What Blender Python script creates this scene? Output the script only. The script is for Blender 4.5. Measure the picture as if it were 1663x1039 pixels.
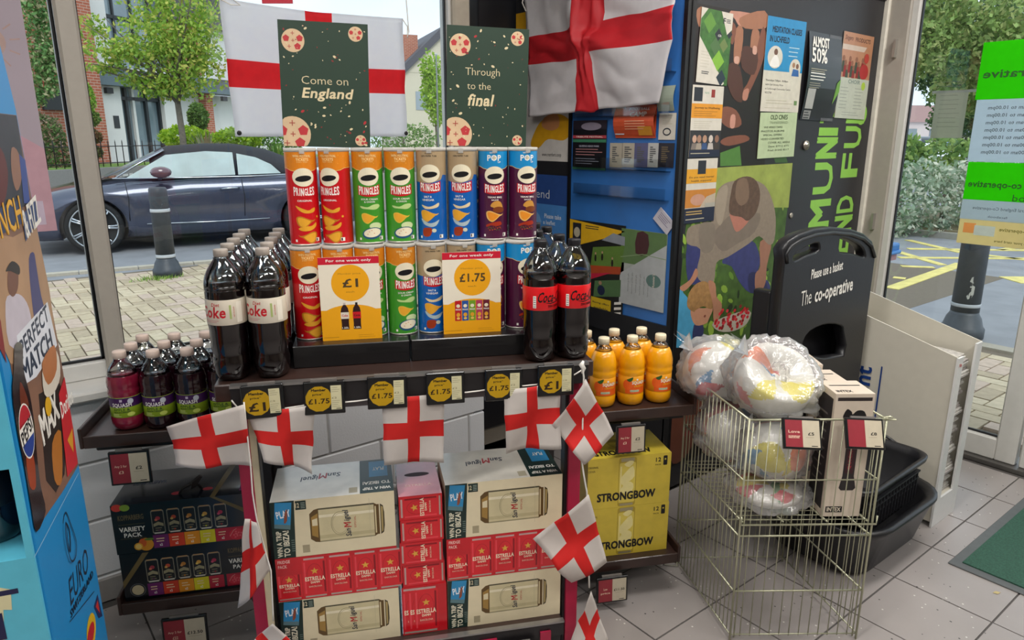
import bpy, bmesh, math, random
import numpy as np
from mathutils import Vector, Matrix, noise as mnoise
random.seed(7)
PI = math.pi
R = math.radians
SC = bpy.context.scene
COL = SC.collection
for o in list(bpy.data.objects): bpy.data.objects.remove(o)

# ------------------------------------------------------------------ camera
# world axes follow the shop: +X runs along the window wall, +Y points out through it
YAW, PITCH, FPX, EYE = R(52), R(14.6), 1150.0, 1.5
cam_d = bpy.data.cameras.new('camera'); cam = bpy.data.objects.new('camera', cam_d); COL.objects.link(cam)
cam_d.sensor_fit = 'HORIZONTAL'; cam_d.sensor_width = 36; cam_d.lens = 36 * FPX / 1663
cam_d.clip_start = .05; cam_d.clip_end = 400
cam.location = (0, 0, EYE); cam.rotation_euler = (PI / 2 - PITCH, 0, YAW - PI / 2)
SC.camera = cam
# ------------------------------------------------------------------ world, lights, exposure
SC.view_settings.view_transform = 'Standard'; SC.view_settings.look = 'None'
SC.view_settings.gamma = 1; SC.view_settings.use_curve_mapping = False
SC.view_settings.exposure = 0.0
W = bpy.data.worlds.new('overcast_sky'); SC.world = W; W.use_nodes = True
wn = W.node_tree.nodes; wl = W.node_tree.links
bg = wn['Background']; bg.inputs[1].default_value = 1.5
tc = wn.new('ShaderNodeTexCoord'); mp = wn.new('ShaderNodeMapping'); mp.inputs['Scale'].default_value = (1, 1, 2.5)
nz = wn.new('ShaderNodeTexNoise'); nz.inputs['Scale'].default_value = 2.2; nz.inputs['Detail'].default_value = 4
rp = wn.new('ShaderNodeValToRGB'); rp.color_ramp.elements[0].position = .35; rp.color_ramp.elements[1].position = .7
rp.color_ramp.elements[0].color = (.62, .78, .92, 1); rp.color_ramp.elements[1].color = (.88, .94, 1.0, 1)
wl.new(tc.outputs['Generated'], mp.inputs[0]); wl.new(mp.outputs[0], nz.inputs[0]); wl.new(nz.outputs[0], rp.inputs[0]); wl.new(rp.outputs[0], bg.inputs[0])

def area(name, loc, sx, sy, power, col=(1, .97, .94)):
    l = bpy.data.lights.new(name, 'AREA'); l.shape = 'RECTANGLE'; l.size = sx; l.size_y = sy; l.energy = power; l.color = col
    o = bpy.data.objects.new(name, l); COL.objects.link(o); o.location = loc
    return o
CEIL = 2.9
LAMPS = [(-.6, .9), (1.3, .9), (3.0, .6), (.3, -.9), (2.2, -.9), (-1.6, -.9)]
for i, (lx, ly) in enumerate(LAMPS): area('ceiling_lamp', (lx, ly, CEIL - .03), 1.1, .28, 28)
sun_d = bpy.data.lights.new('fill_sun', 'SUN'); sun_d.energy = 1.6; sun_d.angle = R(25); sun_d.color = (1, .97, .92)  # soft sun added to lift the outdoor brightness; the sky itself is overcast
sun = bpy.data.objects.new('fill_sun', sun_d); COL.objects.link(sun); sun.rotation_euler = (R(42), R(10), R(-25))

# ------------------------------------------------------------------ materials
def lin(h):
    h = h.lstrip('#'); c = [int(h[i:i + 2], 16) / 255 for i in (0, 2, 4)]
    return [x / 12.92 if x <= .04045 else ((x + .055) / 1.055) ** 2.4 for x in c]
_mc = {}
def P(h, rough=.5, metal=0., coat=0., emis=0., nz=.06, ns=30., bump=0., bs=60., trl=0., spec=.5, alpha=1.):
    """procedural principled material: base colour broken up by noise, optional bump"""
    k = (h, rough, metal, coat, emis, nz, ns, bump, bs, trl, spec, alpha)
    if k in _mc: return _mc[k]
    m = bpy.data.materials.new('surface_' + h.lstrip('#')); m.use_nodes = True
    n = m.node_tree.nodes; l = m.node_tree.links; b = n['Principled BSDF']
    c = lin(h)
    tc = n.new('ShaderNodeTexCoord'); t = n.new('ShaderNodeTexNoise'); t.inputs['Scale'].default_value = ns; t.inputs['Detail'].default_value = 3
    l.new(tc.outputs['Object'], t.inputs[0])
    r = n.new('ShaderNodeValToRGB')
    r.color_ramp.elements[0].position = .3; r.color_ramp.elements[1].position = .7
    r.color_ramp.elements[0].color = [max(0, x * (1 - nz)) for x in c] + [1]; r.color_ramp.elements[1].color = [min(1, x * (1 + nz)) for x in c] + [1]
    l.new(t.outputs[0], r.inputs[0]); l.new(r.outputs[0], b.inputs['Base Color'])
    b.inputs['Roughness'].default_value = rough; b.inputs['Metallic'].default_value = metal
    b.inputs['Coat Weight'].default_value = coat; b.inputs['Coat Roughness'].default_value = .08
    b.inputs['Specular IOR Level'].default_value = spec; b.inputs['Alpha'].default_value = alpha
    if emis:
        l.new(r.outputs[0], b.inputs['Emission Color']); b.inputs['Emission Strength'].default_value = emis
    if bump:
        t2 = n.new('ShaderNodeTexNoise'); t2.inputs['Scale'].default_value = bs; t2.inputs['Detail'].default_value = 4
        l.new(tc.outputs['Object'], t2.inputs[0])
        bp = n.new('ShaderNodeBump'); bp.inputs['Strength'].default_value = bump; bp.inputs['Distance'].default_value = .01
        l.new(t2.outputs[0], bp.inputs['Height']); l.new(bp.outputs[0], b.inputs['Normal'])
    if trl:
        tr = n.new('ShaderNodeBsdfTranslucent'); l.new(r.outputs[0], tr.inputs[0])
        mx = n.new('ShaderNodeMixShader'); mx.inputs[0].default_value = trl
        out = n['Material Output']; l.new(b.outputs[0], mx.inputs[1]); l.new(tr.outputs[0], mx.inputs[2]); l.new(mx.outputs[0], out.inputs[0])
    _mc[k] = m
    return m
def GL(name, tint=(1, 1, 1), gloss=.1, rough=.02, haze=0., hazecol=(.9, .9, .9), bump=0., bs=30.):
    """thin clear sheet: transparent with a fresnel-weighted gloss, optional milky share"""
    if name in _mc: return _mc[name]
    m = bpy.data.materials.new(name); m.use_nodes = True
    n = m.node_tree.nodes; l = m.node_tree.links; n.remove(n['Principled BSDF'])
    t = n.new('ShaderNodeBsdfTransparent'); t.inputs[0].default_value = (*tint, 1)
    g = n.new('ShaderNodeBsdfGlossy'); g.inputs['Roughness'].default_value = rough
    lw = n.new('ShaderNodeFresnel'); lw.inputs['IOR'].default_value = 1.35
    ad = n.new('ShaderNodeMath'); ad.operation = 'ADD'; ad.use_clamp = True; ad.inputs[1].default_value = gloss
    l.new(lw.outputs[0], ad.inputs[0])
    if bump:
        tc = n.new('ShaderNodeTexCoord'); t2 = n.new('ShaderNodeTexNoise'); t2.inputs['Scale'].default_value = bs; t2.inputs['Detail'].default_value = 5
        l.new(tc.outputs['Object'], t2.inputs[0]); bp = n.new('ShaderNodeBump'); bp.inputs['Strength'].default_value = bump; bp.inputs['Distance'].default_value = .02
        l.new(t2.outputs[0], bp.inputs['Height']); l.new(bp.outputs[0], g.inputs['Normal'])
    mx = n.new('ShaderNodeMixShader'); l.new(ad.outputs[0], mx.inputs[0]); l.new(t.outputs[0], mx.inputs[1]); l.new(g.outputs[0], mx.inputs[2])
    last = mx
    if haze:
        d = n.new('ShaderNodeBsdfDiffuse'); d.inputs[0].default_value = (*hazecol, 1)
        tr = n.new('ShaderNodeBsdfTranslucent'); tr.inputs[0].default_value = (*hazecol, 1)
        m1 = n.new('ShaderNodeMixShader'); m1.inputs[0].default_value = .5; l.new(d.outputs[0], m1.inputs[1]); l.new(tr.outputs[0], m1.inputs[2])
        m2 = n.new('ShaderNodeMixShader'); m2.inputs[0].default_value = haze; l.new(mx.outputs[0], m2.inputs[1]); l.new(m1.outputs[0], m2.inputs[2]); last = m2
    l.new(last.outputs[0], n['Material Output'].inputs[0])
    _mc[name] = m
    return m

# ------------------------------------------------------------------ mesh helpers
class MB:
    def __init__(s, M=None): s.v = []; s.f = []; s.mi = []; s.sm = []; s.mats = []; s.M = M
    def mat(s, m):
        if m not in s.mats: s.mats.append(m)
        return s.mats.index(m)
    def add(s, vs, fs, m, smooth=False):
        b = len(s.v); k = s.mat(m)
        s.v += [tuple(s.M @ Vector(p)) if s.M else tuple(p) for p in vs]
        for f in fs: s.f.append([b + i for i in f]); s.mi.append(k); s.sm.append(smooth)
        return s
    def box(s, a, b, m):
        x0, y0, z0 = [min(a[i], b[i]) for i in range(3)]; x1, y1, z1 = [max(a[i], b[i]) for i in range(3)]
        return s.add([(x0, y0, z0), (x1, y0, z0), (x1, y1, z0), (x0, y1, z0), (x0, y0, z1), (x1, y0, z1), (x1, y1, z1), (x0, y1, z1)],
              [(0, 3, 2, 1), (4, 5, 6, 7), (0, 1, 5, 4), (1, 2, 6, 5), (2, 3, 7, 6), (3, 0, 4, 7)], m)
    def cbox(s, c, size, m): return s.box([c[i] - size[i] / 2 for i in range(3)], [c[i] + size[i] / 2 for i in range(3)], m)
    def lathe(s, prof, m, n=24, c=(0, 0, 0), fn=None, smooth=True, axis=None):
        """prof: [(r, z)] bottom to top; fn(theta, z, r)->r modulates"""
        vs = []; fs = []
        for r, z in prof:
            for i in range(n):
                t = 2 * PI * i / n; rr = fn(t, z, r) if fn else r
                p = Vector((rr * math.cos(t), rr * math.sin(t), z))
                if axis: p = axis @ p
                vs.append((c[0] + p.x, c[1] + p.y, c[2] + p.z))
        for k in range(len(prof) - 1):
            for i in range(n):
                j = (i + 1) % n; fs.append((k * n + i, k * n + j, (k + 1) * n + j, (k + 1) * n + i))
        if prof[0][0] > 1e-6: fs.append(tuple(reversed(range(n))))
        if prof[-1][0] > 1e-6: fs.append(tuple(range((len(prof) - 1) * n, len(prof) * n)))
        return s.add(vs, fs, m, smooth)
    def tube(s, pts, r, m, n=6, closed=False, smooth=True):
        pts = [Vector(p) for p in pts]; N = len(pts); vs = []; fs = []; up = Vector((0, 0, 1)); px = None
        for i, p in enumerate(pts):
            a = pts[i - 1] if (i > 0 or closed) else p; b = pts[(i + 1) % N] if (i < N - 1 or closed) else p
            d = (b - a); d = d.normalized() if d.length > 1e-9 else up
            if px is None:
                px = d.cross(up) if abs(d.dot(up)) < .95 else d.cross(Vector((1, 0, 0)))
            px = (px - d * px.dot(d)); px = px.normalized() if px.length > 1e-6 else d.orthogonal().normalized(); py = d.cross(px)
            rr = r[i] if isinstance(r, (list, tuple)) else r
            for k in range(n): t = 2 * PI * k / n; vs.append(p + (px * math.cos(t) + py * math.sin(t)) * rr)
        for i in range(N if closed else N - 1):
            i2 = (i + 1) % N
            for k in range(n): j = (k + 1) % n; fs.append((i * n + k, i * n + j, i2 * n + j, i2 * n + k))
        if not closed: fs += [tuple(reversed(range(n))), tuple(range((N - 1) * n, N * n))]
        return s.add(vs, fs, m, smooth)
    def prism(s, poly, t, m, o=(0, 0, 0), ex=(1, 0, 0), ey=(0, 0, 1), side=None):
        """2-D polygon on the (ex, ey) plane, thickness t along ex x ey, both signs allowed"""
        o, ex, ey = Vector(o), Vector(ex), Vector(ey); n = ex.cross(ey).normalized() * t; k = len(poly)
        A = [o + ex * x + ey * y for x, y in poly]; B = [p + n for p in A]
        s.add(A + B, [tuple(reversed(range(k))), tuple(range(k, 2 * k))], m)
        s.add(A + B, [(i, (i + 1) % k, k + (i + 1) % k, k + i) for i in range(k)], side or m)
        return s
    def mesh(s, name):
        me = bpy.data.meshes.new(name); me.from_pydata(s.v, [], s.f)
        for m in s.mats: me.materials.append(m)
        me.polygons.foreach_set('material_index', s.mi); me.polygons.foreach_set('use_smooth', s.sm); me.update()
        return me
    def build(s, name, parent=None, loc=(0, 0, 0), rz=0., label=None, cat=None, group=None, kind=None, bevel=0., rot=None, seg=1):
        o = bpy.data.objects.new(name, s.mesh(name)); COL.objects.link(o); o.location = loc
        o.rotation_euler = rot if rot else (0, 0, rz)
        if parent: o.parent = parent
        if bevel:
            b = o.modifiers.new('bevel', 'BEVEL'); b.width = bevel; b.segments = seg; b.limit_method = 'ANGLE'; b.angle_limit = R(50)
        return tag(o, label, cat, group, kind)
def tag(o, label=None, cat=None, group=None, kind=None):
    for k, x in (('label', label), ('category', cat), ('group', group), ('kind', kind)):
        if x: o[k] = x
    return o
def empty(name, loc, rz=0., label=None, cat=None, group=None, rot=None):
    o = bpy.data.objects.new(name, None); COL.objects.link(o); o.location = loc; o.rotation_euler = rot if rot else (0, 0, rz); o.empty_display_size = .05
    return tag(o, label, cat, group)
def dup(o, loc=None, rz=None, label=None, parent=None, rot=None):
    c = o.copy(); COL.objects.link(c); c.parent = parent
    for ch in list(o.children):
        dup(ch, parent=c)
    if loc is not None: c.location = loc
    if rz is not None: c.rotation_euler = (0, 0, rz)
    if rot is not None: c.rotation_euler = rot
    if label: c['label'] = label
    return c
def struct(name, mb, parent=None, **k):
    return mb.build(name, parent, kind=None if parent else 'structure', **k)

# ------------------------------------------------------------------ flat print: shapes laid on a face as thin layers
_tc = {}
def glyphs(s, bold=0.):
    bold = 0 if any(c in s for c in 'MNWVZ') and bold > 0 else min(bold, .024); k = (s, bold)
    if k in _tc: return _tc[k]
    cu = bpy.data.curves.new('t', 'FONT'); cu.body = s; cu.offset = bold; cu.resolution_u = 2; cu.fill_mode = 'FRONT'
    cu.space_character = 1 + bold * 2.0; cu.space_line = .8
    ob = bpy.data.objects.new('t', cu); COL.objects.link(ob)
    me = bpy.data.meshes.new_from_object(ob, depsgraph=bpy.context.evaluated_depsgraph_get())
    vs = [(v.co.x, v.co.y) for v in me.vertices]; fs = [tuple(p.vertices) for p in me.polygons]
    bpy.data.objects.remove(ob); bpy.data.curves.remove(cu); bpy.data.meshes.remove(me)
    if not vs: vs = [(0, 0)]
    _tc[k] = (vs, fs); return _tc[k]
def smoothpoly(pts, k=5):
    out = []; n = len(pts)
    for i in range(n):
        p0, p1, p2, p3 = [Vector((*pts[(i + d) % n],)) for d in (-1, 0, 1, 2)]
        for j in range(k):
            t = j / k
            q = .5 * ((2 * p1) + (p2 - p0) * t + (2 * p0 - 5 * p1 + 4 * p2 - p3) * t * t + (3 * p1 - p0 - 3 * p2 + p3) * t ** 3)
            out.append((q.x, q.y))
    return out
class Art:
    def __init__(s, eps=.00008, base=.0002): s.sh = []; s.eps = eps; s.base = base; s.fx = None
    def raw(s, vs, fs, m, same=False):
        if s.fx: vs = [s.fx(*p) for p in vs]
        bb = (min(p[0] for p in vs), max(p[0] for p in vs), min(p[1] for p in vs), max(p[1] for p in vs)); L = 1
        for q in s.sh:                                   # a shape lies one layer above whatever it overlaps
            c = q[4]
            if q[3] >= L and bb[0] < c[1] and c[0] < bb[1] and bb[2] < c[3] and c[2] < bb[3]: L = q[3] + 1
        s.sh.append((vs, fs, m, L, bb)); return s
    def poly(s, pts, m, same=False, sm=0):
        if sm: pts = smoothpoly(pts, sm)
        return s.raw(pts, [tuple(range(len(pts)))], m, same)
    def rect(s, x0, y0, x1, y1, m, same=False): return s.poly([(x0, y0), (x1, y0), (x1, y1), (x0, y1)], m, same)
    def ell(s, cx, cy, rx, ry, m, n=20, same=False, rot=0.):
        c, q = math.cos(R(rot)), math.sin(R(rot))
        return s.poly([(cx + rx * math.cos(2 * PI * i / n) * c - ry * math.sin(2 * PI * i / n) * q, cy + rx * math.cos(2 * PI * i / n) * q + ry * math.sin(2 * PI * i / n) * c) for i in range(n)], m, same)
    def ring(s, cx, cy, rx, ry, w, m, n=24):
        o = [(cx + rx * math.cos(2 * PI * i / n), cy + ry * math.sin(2 * PI * i / n)) for i in range(n)]; q = [(cx + (rx - w) * math.cos(2 * PI * i / n), cy + (ry - w) * math.sin(2 * PI * i / n)) for i in range(n)]
        return s.raw(o + q, [(i, (i + 1) % n, n + (i + 1) % n, n + i) for i in range(n)], m)
    def rrect(s, x0, y0, x1, y1, r, m, same=False):
        pts = []
        for cx, cy, a in ((x1 - r, y0 + r, -90), (x1 - r, y1 - r, 0), (x0 + r, y1 - r, 90), (x0 + r, y0 + r, 180)):
            for k in range(5): t = R(a + 22.5 * k); pts.append((cx + r * math.cos(t), cy + r * math.sin(t)))
        return s.poly(pts, m, same)
    def line(s, pts, w, m, same=False):
        for (ax, ay), (bx, by) in zip(pts, pts[1:]):
            d = math.hypot(bx - ax, by - ay) or 1; nx, ny = -(by - ay) / d * w / 2, (bx - ax) / d * w / 2
            s.poly([(ax + nx, ay + ny), (ax - nx, ay - ny), (bx - nx, by - ny), (bx + nx, by + ny)], m, same)
        return s
    def text(s, t, x, y, w, h, m, bold=0., shear=0., rot=0., mirror=False, same=False):
        vs, fs = glyphs(t, bold); xs = [p[0] + shear * p[1] for p in vs]; ys = [p[1] for p in vs]
        x0, x1, y0, y1 = min(xs), max(xs), min(ys), max(ys); sx = w / max(1e-6, x1 - x0); sy = h / max(1e-6, y1 - y0)
        c, q = math.cos(R(rot)), math.sin(R(rot)); out = []
        for px, py in zip(xs, ys):
            a = (px - (x0 + x1) / 2) * sx * (-1 if mirror else 1); b = (py - (y0 + y1) / 2) * sy
            out.append((x + a * c - b * q, y + a * q + b * c))
        if bold >= .02 and any(ch in t for ch in 'MNWVZ'):      # heavy weight for letters with sharp corners: overprint with small shifts
            e = h * .022 * min(bold, .06) / .03 / max(1, t.count(chr(10)) + 1); k = len(out)
            for n_, (dx, dy) in enumerate(((-e, -e), (e, -e), (e, e), (-e, e), (0, 0))):
                s.raw([(px + dx, py + dy) for px, py in out], fs, m, same)
            return s
        return s.raw(out, fs, m, same)
    def star(s, cx, cy, r, m, k=.42, n=5, rot=90.):
        return s.poly([(cx + (r if i % 2 == 0 else r * k) * math.cos(R(rot + 180 * i / n)), cy + (r if i % 2 == 0 else r * k) * math.sin(R(rot + 180 * i / n))) for i in range(2 * n)], m)
    def bars(s, x0, y0, w, n, step, h, m, vary=.3):
        rnd = random.Random(int(x0 * 1e4) + n)
        for i in range(n): s.rect(x0, y0 - i * step, x0 + w * (1 - vary * rnd.random()), y0 - i * step + h, m, same=i > 0)
        return s
    def put(s, mb, fn, step=None):
        step = getattr(fn, 'step', step)
        for vs, fs, m, L, _b in s.sh:
            off = s.base + L * s.eps
            if step:
                xs = [p[0] for p in vs]
                if max(xs) - min(xs) > step:
                    bm = bmesh.new(); bv = [bm.verts.new((p[0], p[1], 0)) for p in vs]
                    for f in fs:
                        try: bm.faces.new([bv[i] for i in f])
                        except ValueError: pass
                    for k in range(int(math.floor(min(xs) / step)) + 1, int(math.ceil(max(xs) / step))):
                        bmesh.ops.bisect_plane(bm, geom=bm.verts[:] + bm.edges[:] + bm.faces[:], dist=1e-7, plane_co=(k * step, 0, 0), plane_no=(1, 0, 0))
                    bm.verts.index_update()
                    vs = [(v.co.x, v.co.y) for v in bm.verts]; fs = [tuple(v.index for v in f.verts) for f in bm.faces]; bm.free()
            mb.add([fn(x, y, off) for x, y in vs], fs, m)
        return mb
def flat(o, ex, ey):
    o, ex, ey = Vector(o), Vector(ex), Vector(ey); n = ex.cross(ey).normalized()
    return lambda x, y, d: o + ex * x + ey * y + n * d
def cyl(rad, z0=0., n=48):
    """maps onto the facets of an n-sided lathe of this radius; x = 0 is the front (-Y)"""
    st = 2 * PI * rad / n
    def fn(x, y, d):
        k = math.floor(x / st + 1e-6); t = x / st - k; r = rad + d; a0, a1 = 2 * PI * k / n, 2 * PI * (k + 1) / n
        return Vector((r * (math.sin(a0) * (1 - t) + math.sin(a1) * t), -r * (math.cos(a0) * (1 - t) + math.cos(a1) * t), z0 + y))
    fn.step = st
    return fn
XF, ZU = (1, 0, 0), (0, 0, 1)   # the usual front face: x right, z up, facing -Y
# ------------------------------------------------------------------ places
_fw = Vector((math.cos(YAW), math.sin(YAW), 0)); _rt = Vector((math.sin(YAW), -math.cos(YAW), 0))
def far(x, y, dep):
    """real-world point that lies dep metres ahead of the viewpoint, toward photo position (x, y)"""
    f3 = _fw * math.cos(PITCH) + Vector((0, 0, -math.sin(PITCH))); up = _rt.cross(f3)
    r = f3 + _rt * ((x - 831.5) / FPX) - up * ((y - 519.5) / FPX)
    return Vector((0, 0, EYE)) + r * (dep / r.dot(_fw))
def ground(x, y, z=0.):
    f3 = _fw * math.cos(PITCH) + Vector((0, 0, -math.sin(PITCH))); up = _rt.cross(f3)
    r = f3 + _rt * ((x - 831.5) / FPX) - up * ((y - 519.5) / FPX)
    return Vector((0, 0, EYE)) + r * ((z - EYE) / r.z)
DR = R(-26)                                         # the display stand is turned 26 degrees
_u = Vector((math.cos(DR), math.sin(DR), 0)); _v = Vector((-math.sin(DR), math.cos(DR), 0))
def DS(u, v, z): return _u * u + _v * v + Vector((0, 0, z))
# ================================================================== SETTING: floor, walls, windows, door
GROUT = P('#4e4a48', .9); TILE = P('#8f8a88', .32, nz=.10, ns=6, bump=.03, bs=120)
def tile_mat():
    m = bpy.data.materials.new('speckled_tile'); m.use_nodes = True; n = m.node_tree.nodes; l = m.node_tree.links; b = n['Principled BSDF']
    tc = n.new('ShaderNodeTexCoord'); oi = n.new('ShaderNodeObjectInfo')
    ad = n.new('ShaderNodeVectorMath'); ad.operation = 'ADD'; l.new(tc.outputs['Object'], ad.inputs[0]); l.new(oi.outputs['Location'], ad.inputs[1])
    v = n.new('ShaderNodeTexVoronoi'); v.inputs['Scale'].default_value = 42; l.new(ad.outputs[0], v.inputs[0])
    r = n.new('ShaderNodeValToRGB'); r.color_ramp.interpolation = 'CONSTANT'
    e = r.color_ramp.elements; e[0].position = 0; e[0].color = (.80, .78, .74, 1); e[1].position = .085; e[1].color = (0, 0, 0, 1)
    l.new(v.outputs['Distance'], r.inputs[0])
    t = n.new('ShaderNodeTexNoise'); t.inputs['Scale'].default_value = 3; t.inputs['Detail'].default_value = 5; l.new(ad.outputs[0], t.inputs[0])
    r2 = n.new('ShaderNodeValToRGB'); r2.color_ramp.elements[0].color = (*lin('#88827f'), 1); r2.color_ramp.elements[1].color = (*lin('#a29b98'), 1); l.new(t.outputs[0], r2.inputs[0])
    wn_ = n.new('ShaderNodeSeparateColor'); l.new(v.outputs['Color'], wn_.inputs[0])
    gt = n.new('ShaderNodeMath'); gt.operation = 'GREATER_THAN'; gt.inputs[1].default_value = .5; l.new(wn_.outputs[0], gt.inputs[0])
    lt = n.new('ShaderNodeMath'); lt.operation = 'LESS_THAN'; lt.inputs[1].default_value = .125; l.new(v.outputs['Distance'], lt.inputs[0])
    mu = n.new('ShaderNodeMath'); mu.operation = 'MULTIPLY'; l.new(lt.outputs[0], mu.inputs[0]); l.new(gt.outputs[0], mu.inputs[1])
    g2 = n.new('ShaderNodeMath'); g2.operation = 'GREATER_THAN'; g2.inputs[1].default_value = .5; l.new(wn_.outputs[1], g2.inputs[0])
    sp = n.new('ShaderNodeMix'); sp.data_type = 'RGBA'; sp.inputs[6].default_value = (.045, .04, .04, 1); sp.inputs[7].default_value = (.62, .6, .56, 1); l.new(g2.outputs[0], sp.inputs[0])
    mx = n.new('ShaderNodeMix'); mx.data_type = 'RGBA'; l.new(mu.outputs[0], mx.inputs[0]); l.new(r2.outputs[0], mx.inputs[6]); l.new(sp.outputs[2], mx.inputs[7])
    l.new(mx.outputs[2], b.inputs['Base Color']); b.inputs['Roughness'].default_value = .36
    return m
TM = tile_mat()
fl = struct('floor', MB().box((-4, -5, -.3), (3.72, 2.5, -.004), GROUT).box((-4, -5, -.004), (3.72, -.93, 0), TILE).box((-4, -.93, -.004), (-.95, 2.45, 0), TILE))
g = .303; hw = g / 2 - .003
tmsh = MB().box((-hw, -hw, -.006), (hw, hw, 0), TM).mesh('floor_tile')
for i in range(-11, 5):
    for j in range(-5, 7):
        x = 2.40 + g * i + g / 2; y = .587 + g * j + g / 2
        if x < -.95 or x + hw > 3.72 or y + hw > 2.46: continue
        o = bpy.data.objects.new('floor_tile', tmsh); COL.objects.link(o); o.location = (x, y, random.uniform(-.0006, .0003)); o.parent = fl
WHITE = P('#cfccc6', .5, bump=.04, bs=200); PAINT = P('#cdced0', .6, nz=.05, ns=4, bump=.12, bs=140); FRAME = P('#a39c92', .35, nz=.03); FRAMEW = P('#c9c7c2', .35, nz=.03)
CEILM = P('#d0ccc4', .8)
# ceiling and the walls behind the viewpoint
struct('ceiling', MB().box((-4, -5, CEIL), (3.9, 2.7, CEIL + .1), CEILM))
struct('wall_left', MB().box((-4.1, -5, 0), (-4, 2.7, CEIL), P('#b9b2a6', .7)))
struct('wall_back', MB().box((-4, -5.1, 0), (3.9, -5, CEIL), P('#a9a196', .7)))
LM = P('#fff6e6', .5, emis=3)
for i, (lx, ly) in enumerate(LAMPS):
    t = empty('ceiling_light', (lx, ly, CEIL), 0, 'long white ceiling light panel, number %s along the ceiling behind the view' % ['one', 'two', 'three', 'four', 'five', 'six'][i], 'ceiling light', 'ceiling light panels')
    MB().box((-.58, -.17, -.02), (.58, .17, 0), FRAMEW).build('frame', t); MB().box((-.55, -.14, -.026), (.55, .14, -.021), LM).build('diffuser', t)
# window wall: painted blockwork below the sill
ww = struct('wall_window', MB().box((-4, 2.4555, 0), (1.70, 2.66, .73), P('#a4a3a1', .9)).box((-4, 2.5, 2.45), (1.70, 2.7, CEIL), WHITE).box((-4, 2.5, .7), (-1.6, 2.7, CEIL), WHITE))
ch = .2005
for r_ in range(4):
    z0 = -.11 + r_ * ch + .004; z1 = z0 + ch - .008
    if r_ == 3: z1 = .705
    x = -1.85 + (.02 if r_ % 2 else .24) - .02
    while x < 1.74:
        a = max(x + .004, -1.8); b = min(x + .440 - .004, 1.755)
        if b - a > .03:
            MB().box((a, 2.45, max(z0, 0)), (b, 2.475, z1), PAINT).build('block', ww, bevel=.004)
        x += .44
struct('trim_1', MB().box((-1.8, 2.415, .705), (1.76, 2.60, .735), FRAMEW), bevel=.006)      # window sill board
struct('baseboard_window', MB().box((-1.8, 2.437, 0), (1.755, 2.45, .085), P('#8c8885', .5)), bevel=.004)
# sill slope up to the frames and the two windows
GLASS = GL('window_glass', (.96, .98, .98), .015, .0)
RUB = P('#17181a', .5)
def window(name, x0, x1, z0, z1, y=2.58):
    w = struct(name, MB().box((x0, y - .03, z0), (x1, y + .04, z0 + .055), FRAMEW).box((x0, y - .03, z1 - .05), (x1, y + .04, z1), FRAME).box((x0, y - .03, z0 + .055), (x0 + .03, y + .04, z1 - .05), FRAMEW).box((x1 - .03, y - .03, z0 + .055), (x1, y + .04, z1 - .05), FRAMEW), bevel=.004)
    MB().box((x0 + .03, y - .006, z0 + .055), (x1 - .03, y + .006, z0 + .063), RUB).box((x0 + .03, y - .006, z0), (x0 + .036, y + .006, z1 - .05), RUB).box((x1 - .036, y - .006, z0), (x1 - .03, y + .006, z1 - .05), RUB).build('gasket', w)
    MB().box((x0 + .03, y - .003, z0 + .06), (x1 - .03, y + .003, z1 - .05), GLASS).build('pane', w)
window('window_1', -1.6, .341, .735, 2.47); window('window_2', .341, 1.702, .735, 2.47)
struct('trim_2', MB().box((.311, 2.535, .735), (.370, 2.66, 2.5), FRAME), bevel=.008)        # mullion
struct('trim_3', MB().box((1.682, 2.53, 0), (1.765, 2.62, CEIL), P('#a39a8a', .45)), bevel=.008)   # post at the right end of the window
struct('wall_recess', MB().box((1.98, 2.83, 0), (2.24, 2.9, CEIL), P('#1b1a1e', .45, nz=.2, ns=4)).prism([(1.735, 2.62), (1.765, 2.60), (2.02, 2.83), (2.02, 2.9), (1.99, 2.9)], CEIL, P('#1b1a1e', .45), (0, 0, 0), (1, 0, 0), (0, 1, 0)))
# door wall on the right
DX = 3.69
struct('wall_right', MB().box((DX, -5, 0), (DX + .2, -.2, CEIL), P('#b9b2a6', .7)).box((DX, -.2, 2.3), (DX + .2, 1.78, CEIL), WHITE).box((DX + .0, 1.79, 0), (DX + .12, 2.9, CEIL), WHITE), )
struct('trim_4', MB().box((DX - .03, 1.66, 0), (DX + .08, 1.79, 2.6), FRAME).box((DX - .045, 1.755, 0), (DX - .02, 1.785, 2.6), P('#d8d2c4', .4)), bevel=.006)
def door(name, y0, y1):
    st = .085
    d = struct(name, MB().box((DX - .015, y0, .02), (DX + .04, y0 + st, 2.28), FRAMEW).box((DX - .015, y1 - st * .45, .02), (DX + .04, y1, 2.28), FRAMEW)
        .box((DX - .015, y0 + st, .02), (DX + .04, y1 - .03, .125), FRAMEW).box((DX - .015, y0 + st, 2.2), (DX + .04, y1 - .03, 2.28), FRAMEW), bevel=.006)
    MB().box((DX + .008, y0 + st, .125), (DX + .018, y1 - .03, .135), RUB).box((DX + .004, y1 - .045, .125), (DX + .02, y1 - .035, 2.2), RUB).build('gasket', d)
    MB().box((DX + .01, y0 + st - .005, .125), (DX + .016, y1 - .03, 2.2), GLASS).build('pane', d)
    return d
dd = door('door_1', .935, 1.665)
MB().tube([(DX - .04, 1.0, 1.45), (DX - .04, 1.0, .95)], .012, FRAMEW, 8).build('handle', dd)
door('door_2', .18, .92)
for k, z in enumerate((1.9, 1.08)):
    MB().box((DX - .055, 1.70, z - .04), (DX - .03, 1.712, z + .04), P('#a8a39b', .4, metal=.6)).build('hinge', dd)
struct('trim_5', MB().box((DX - .05, .1, 0), (DX + .12, 1.78, .02), P('#6f6c69', .4, metal=.7)))   # threshold
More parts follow.
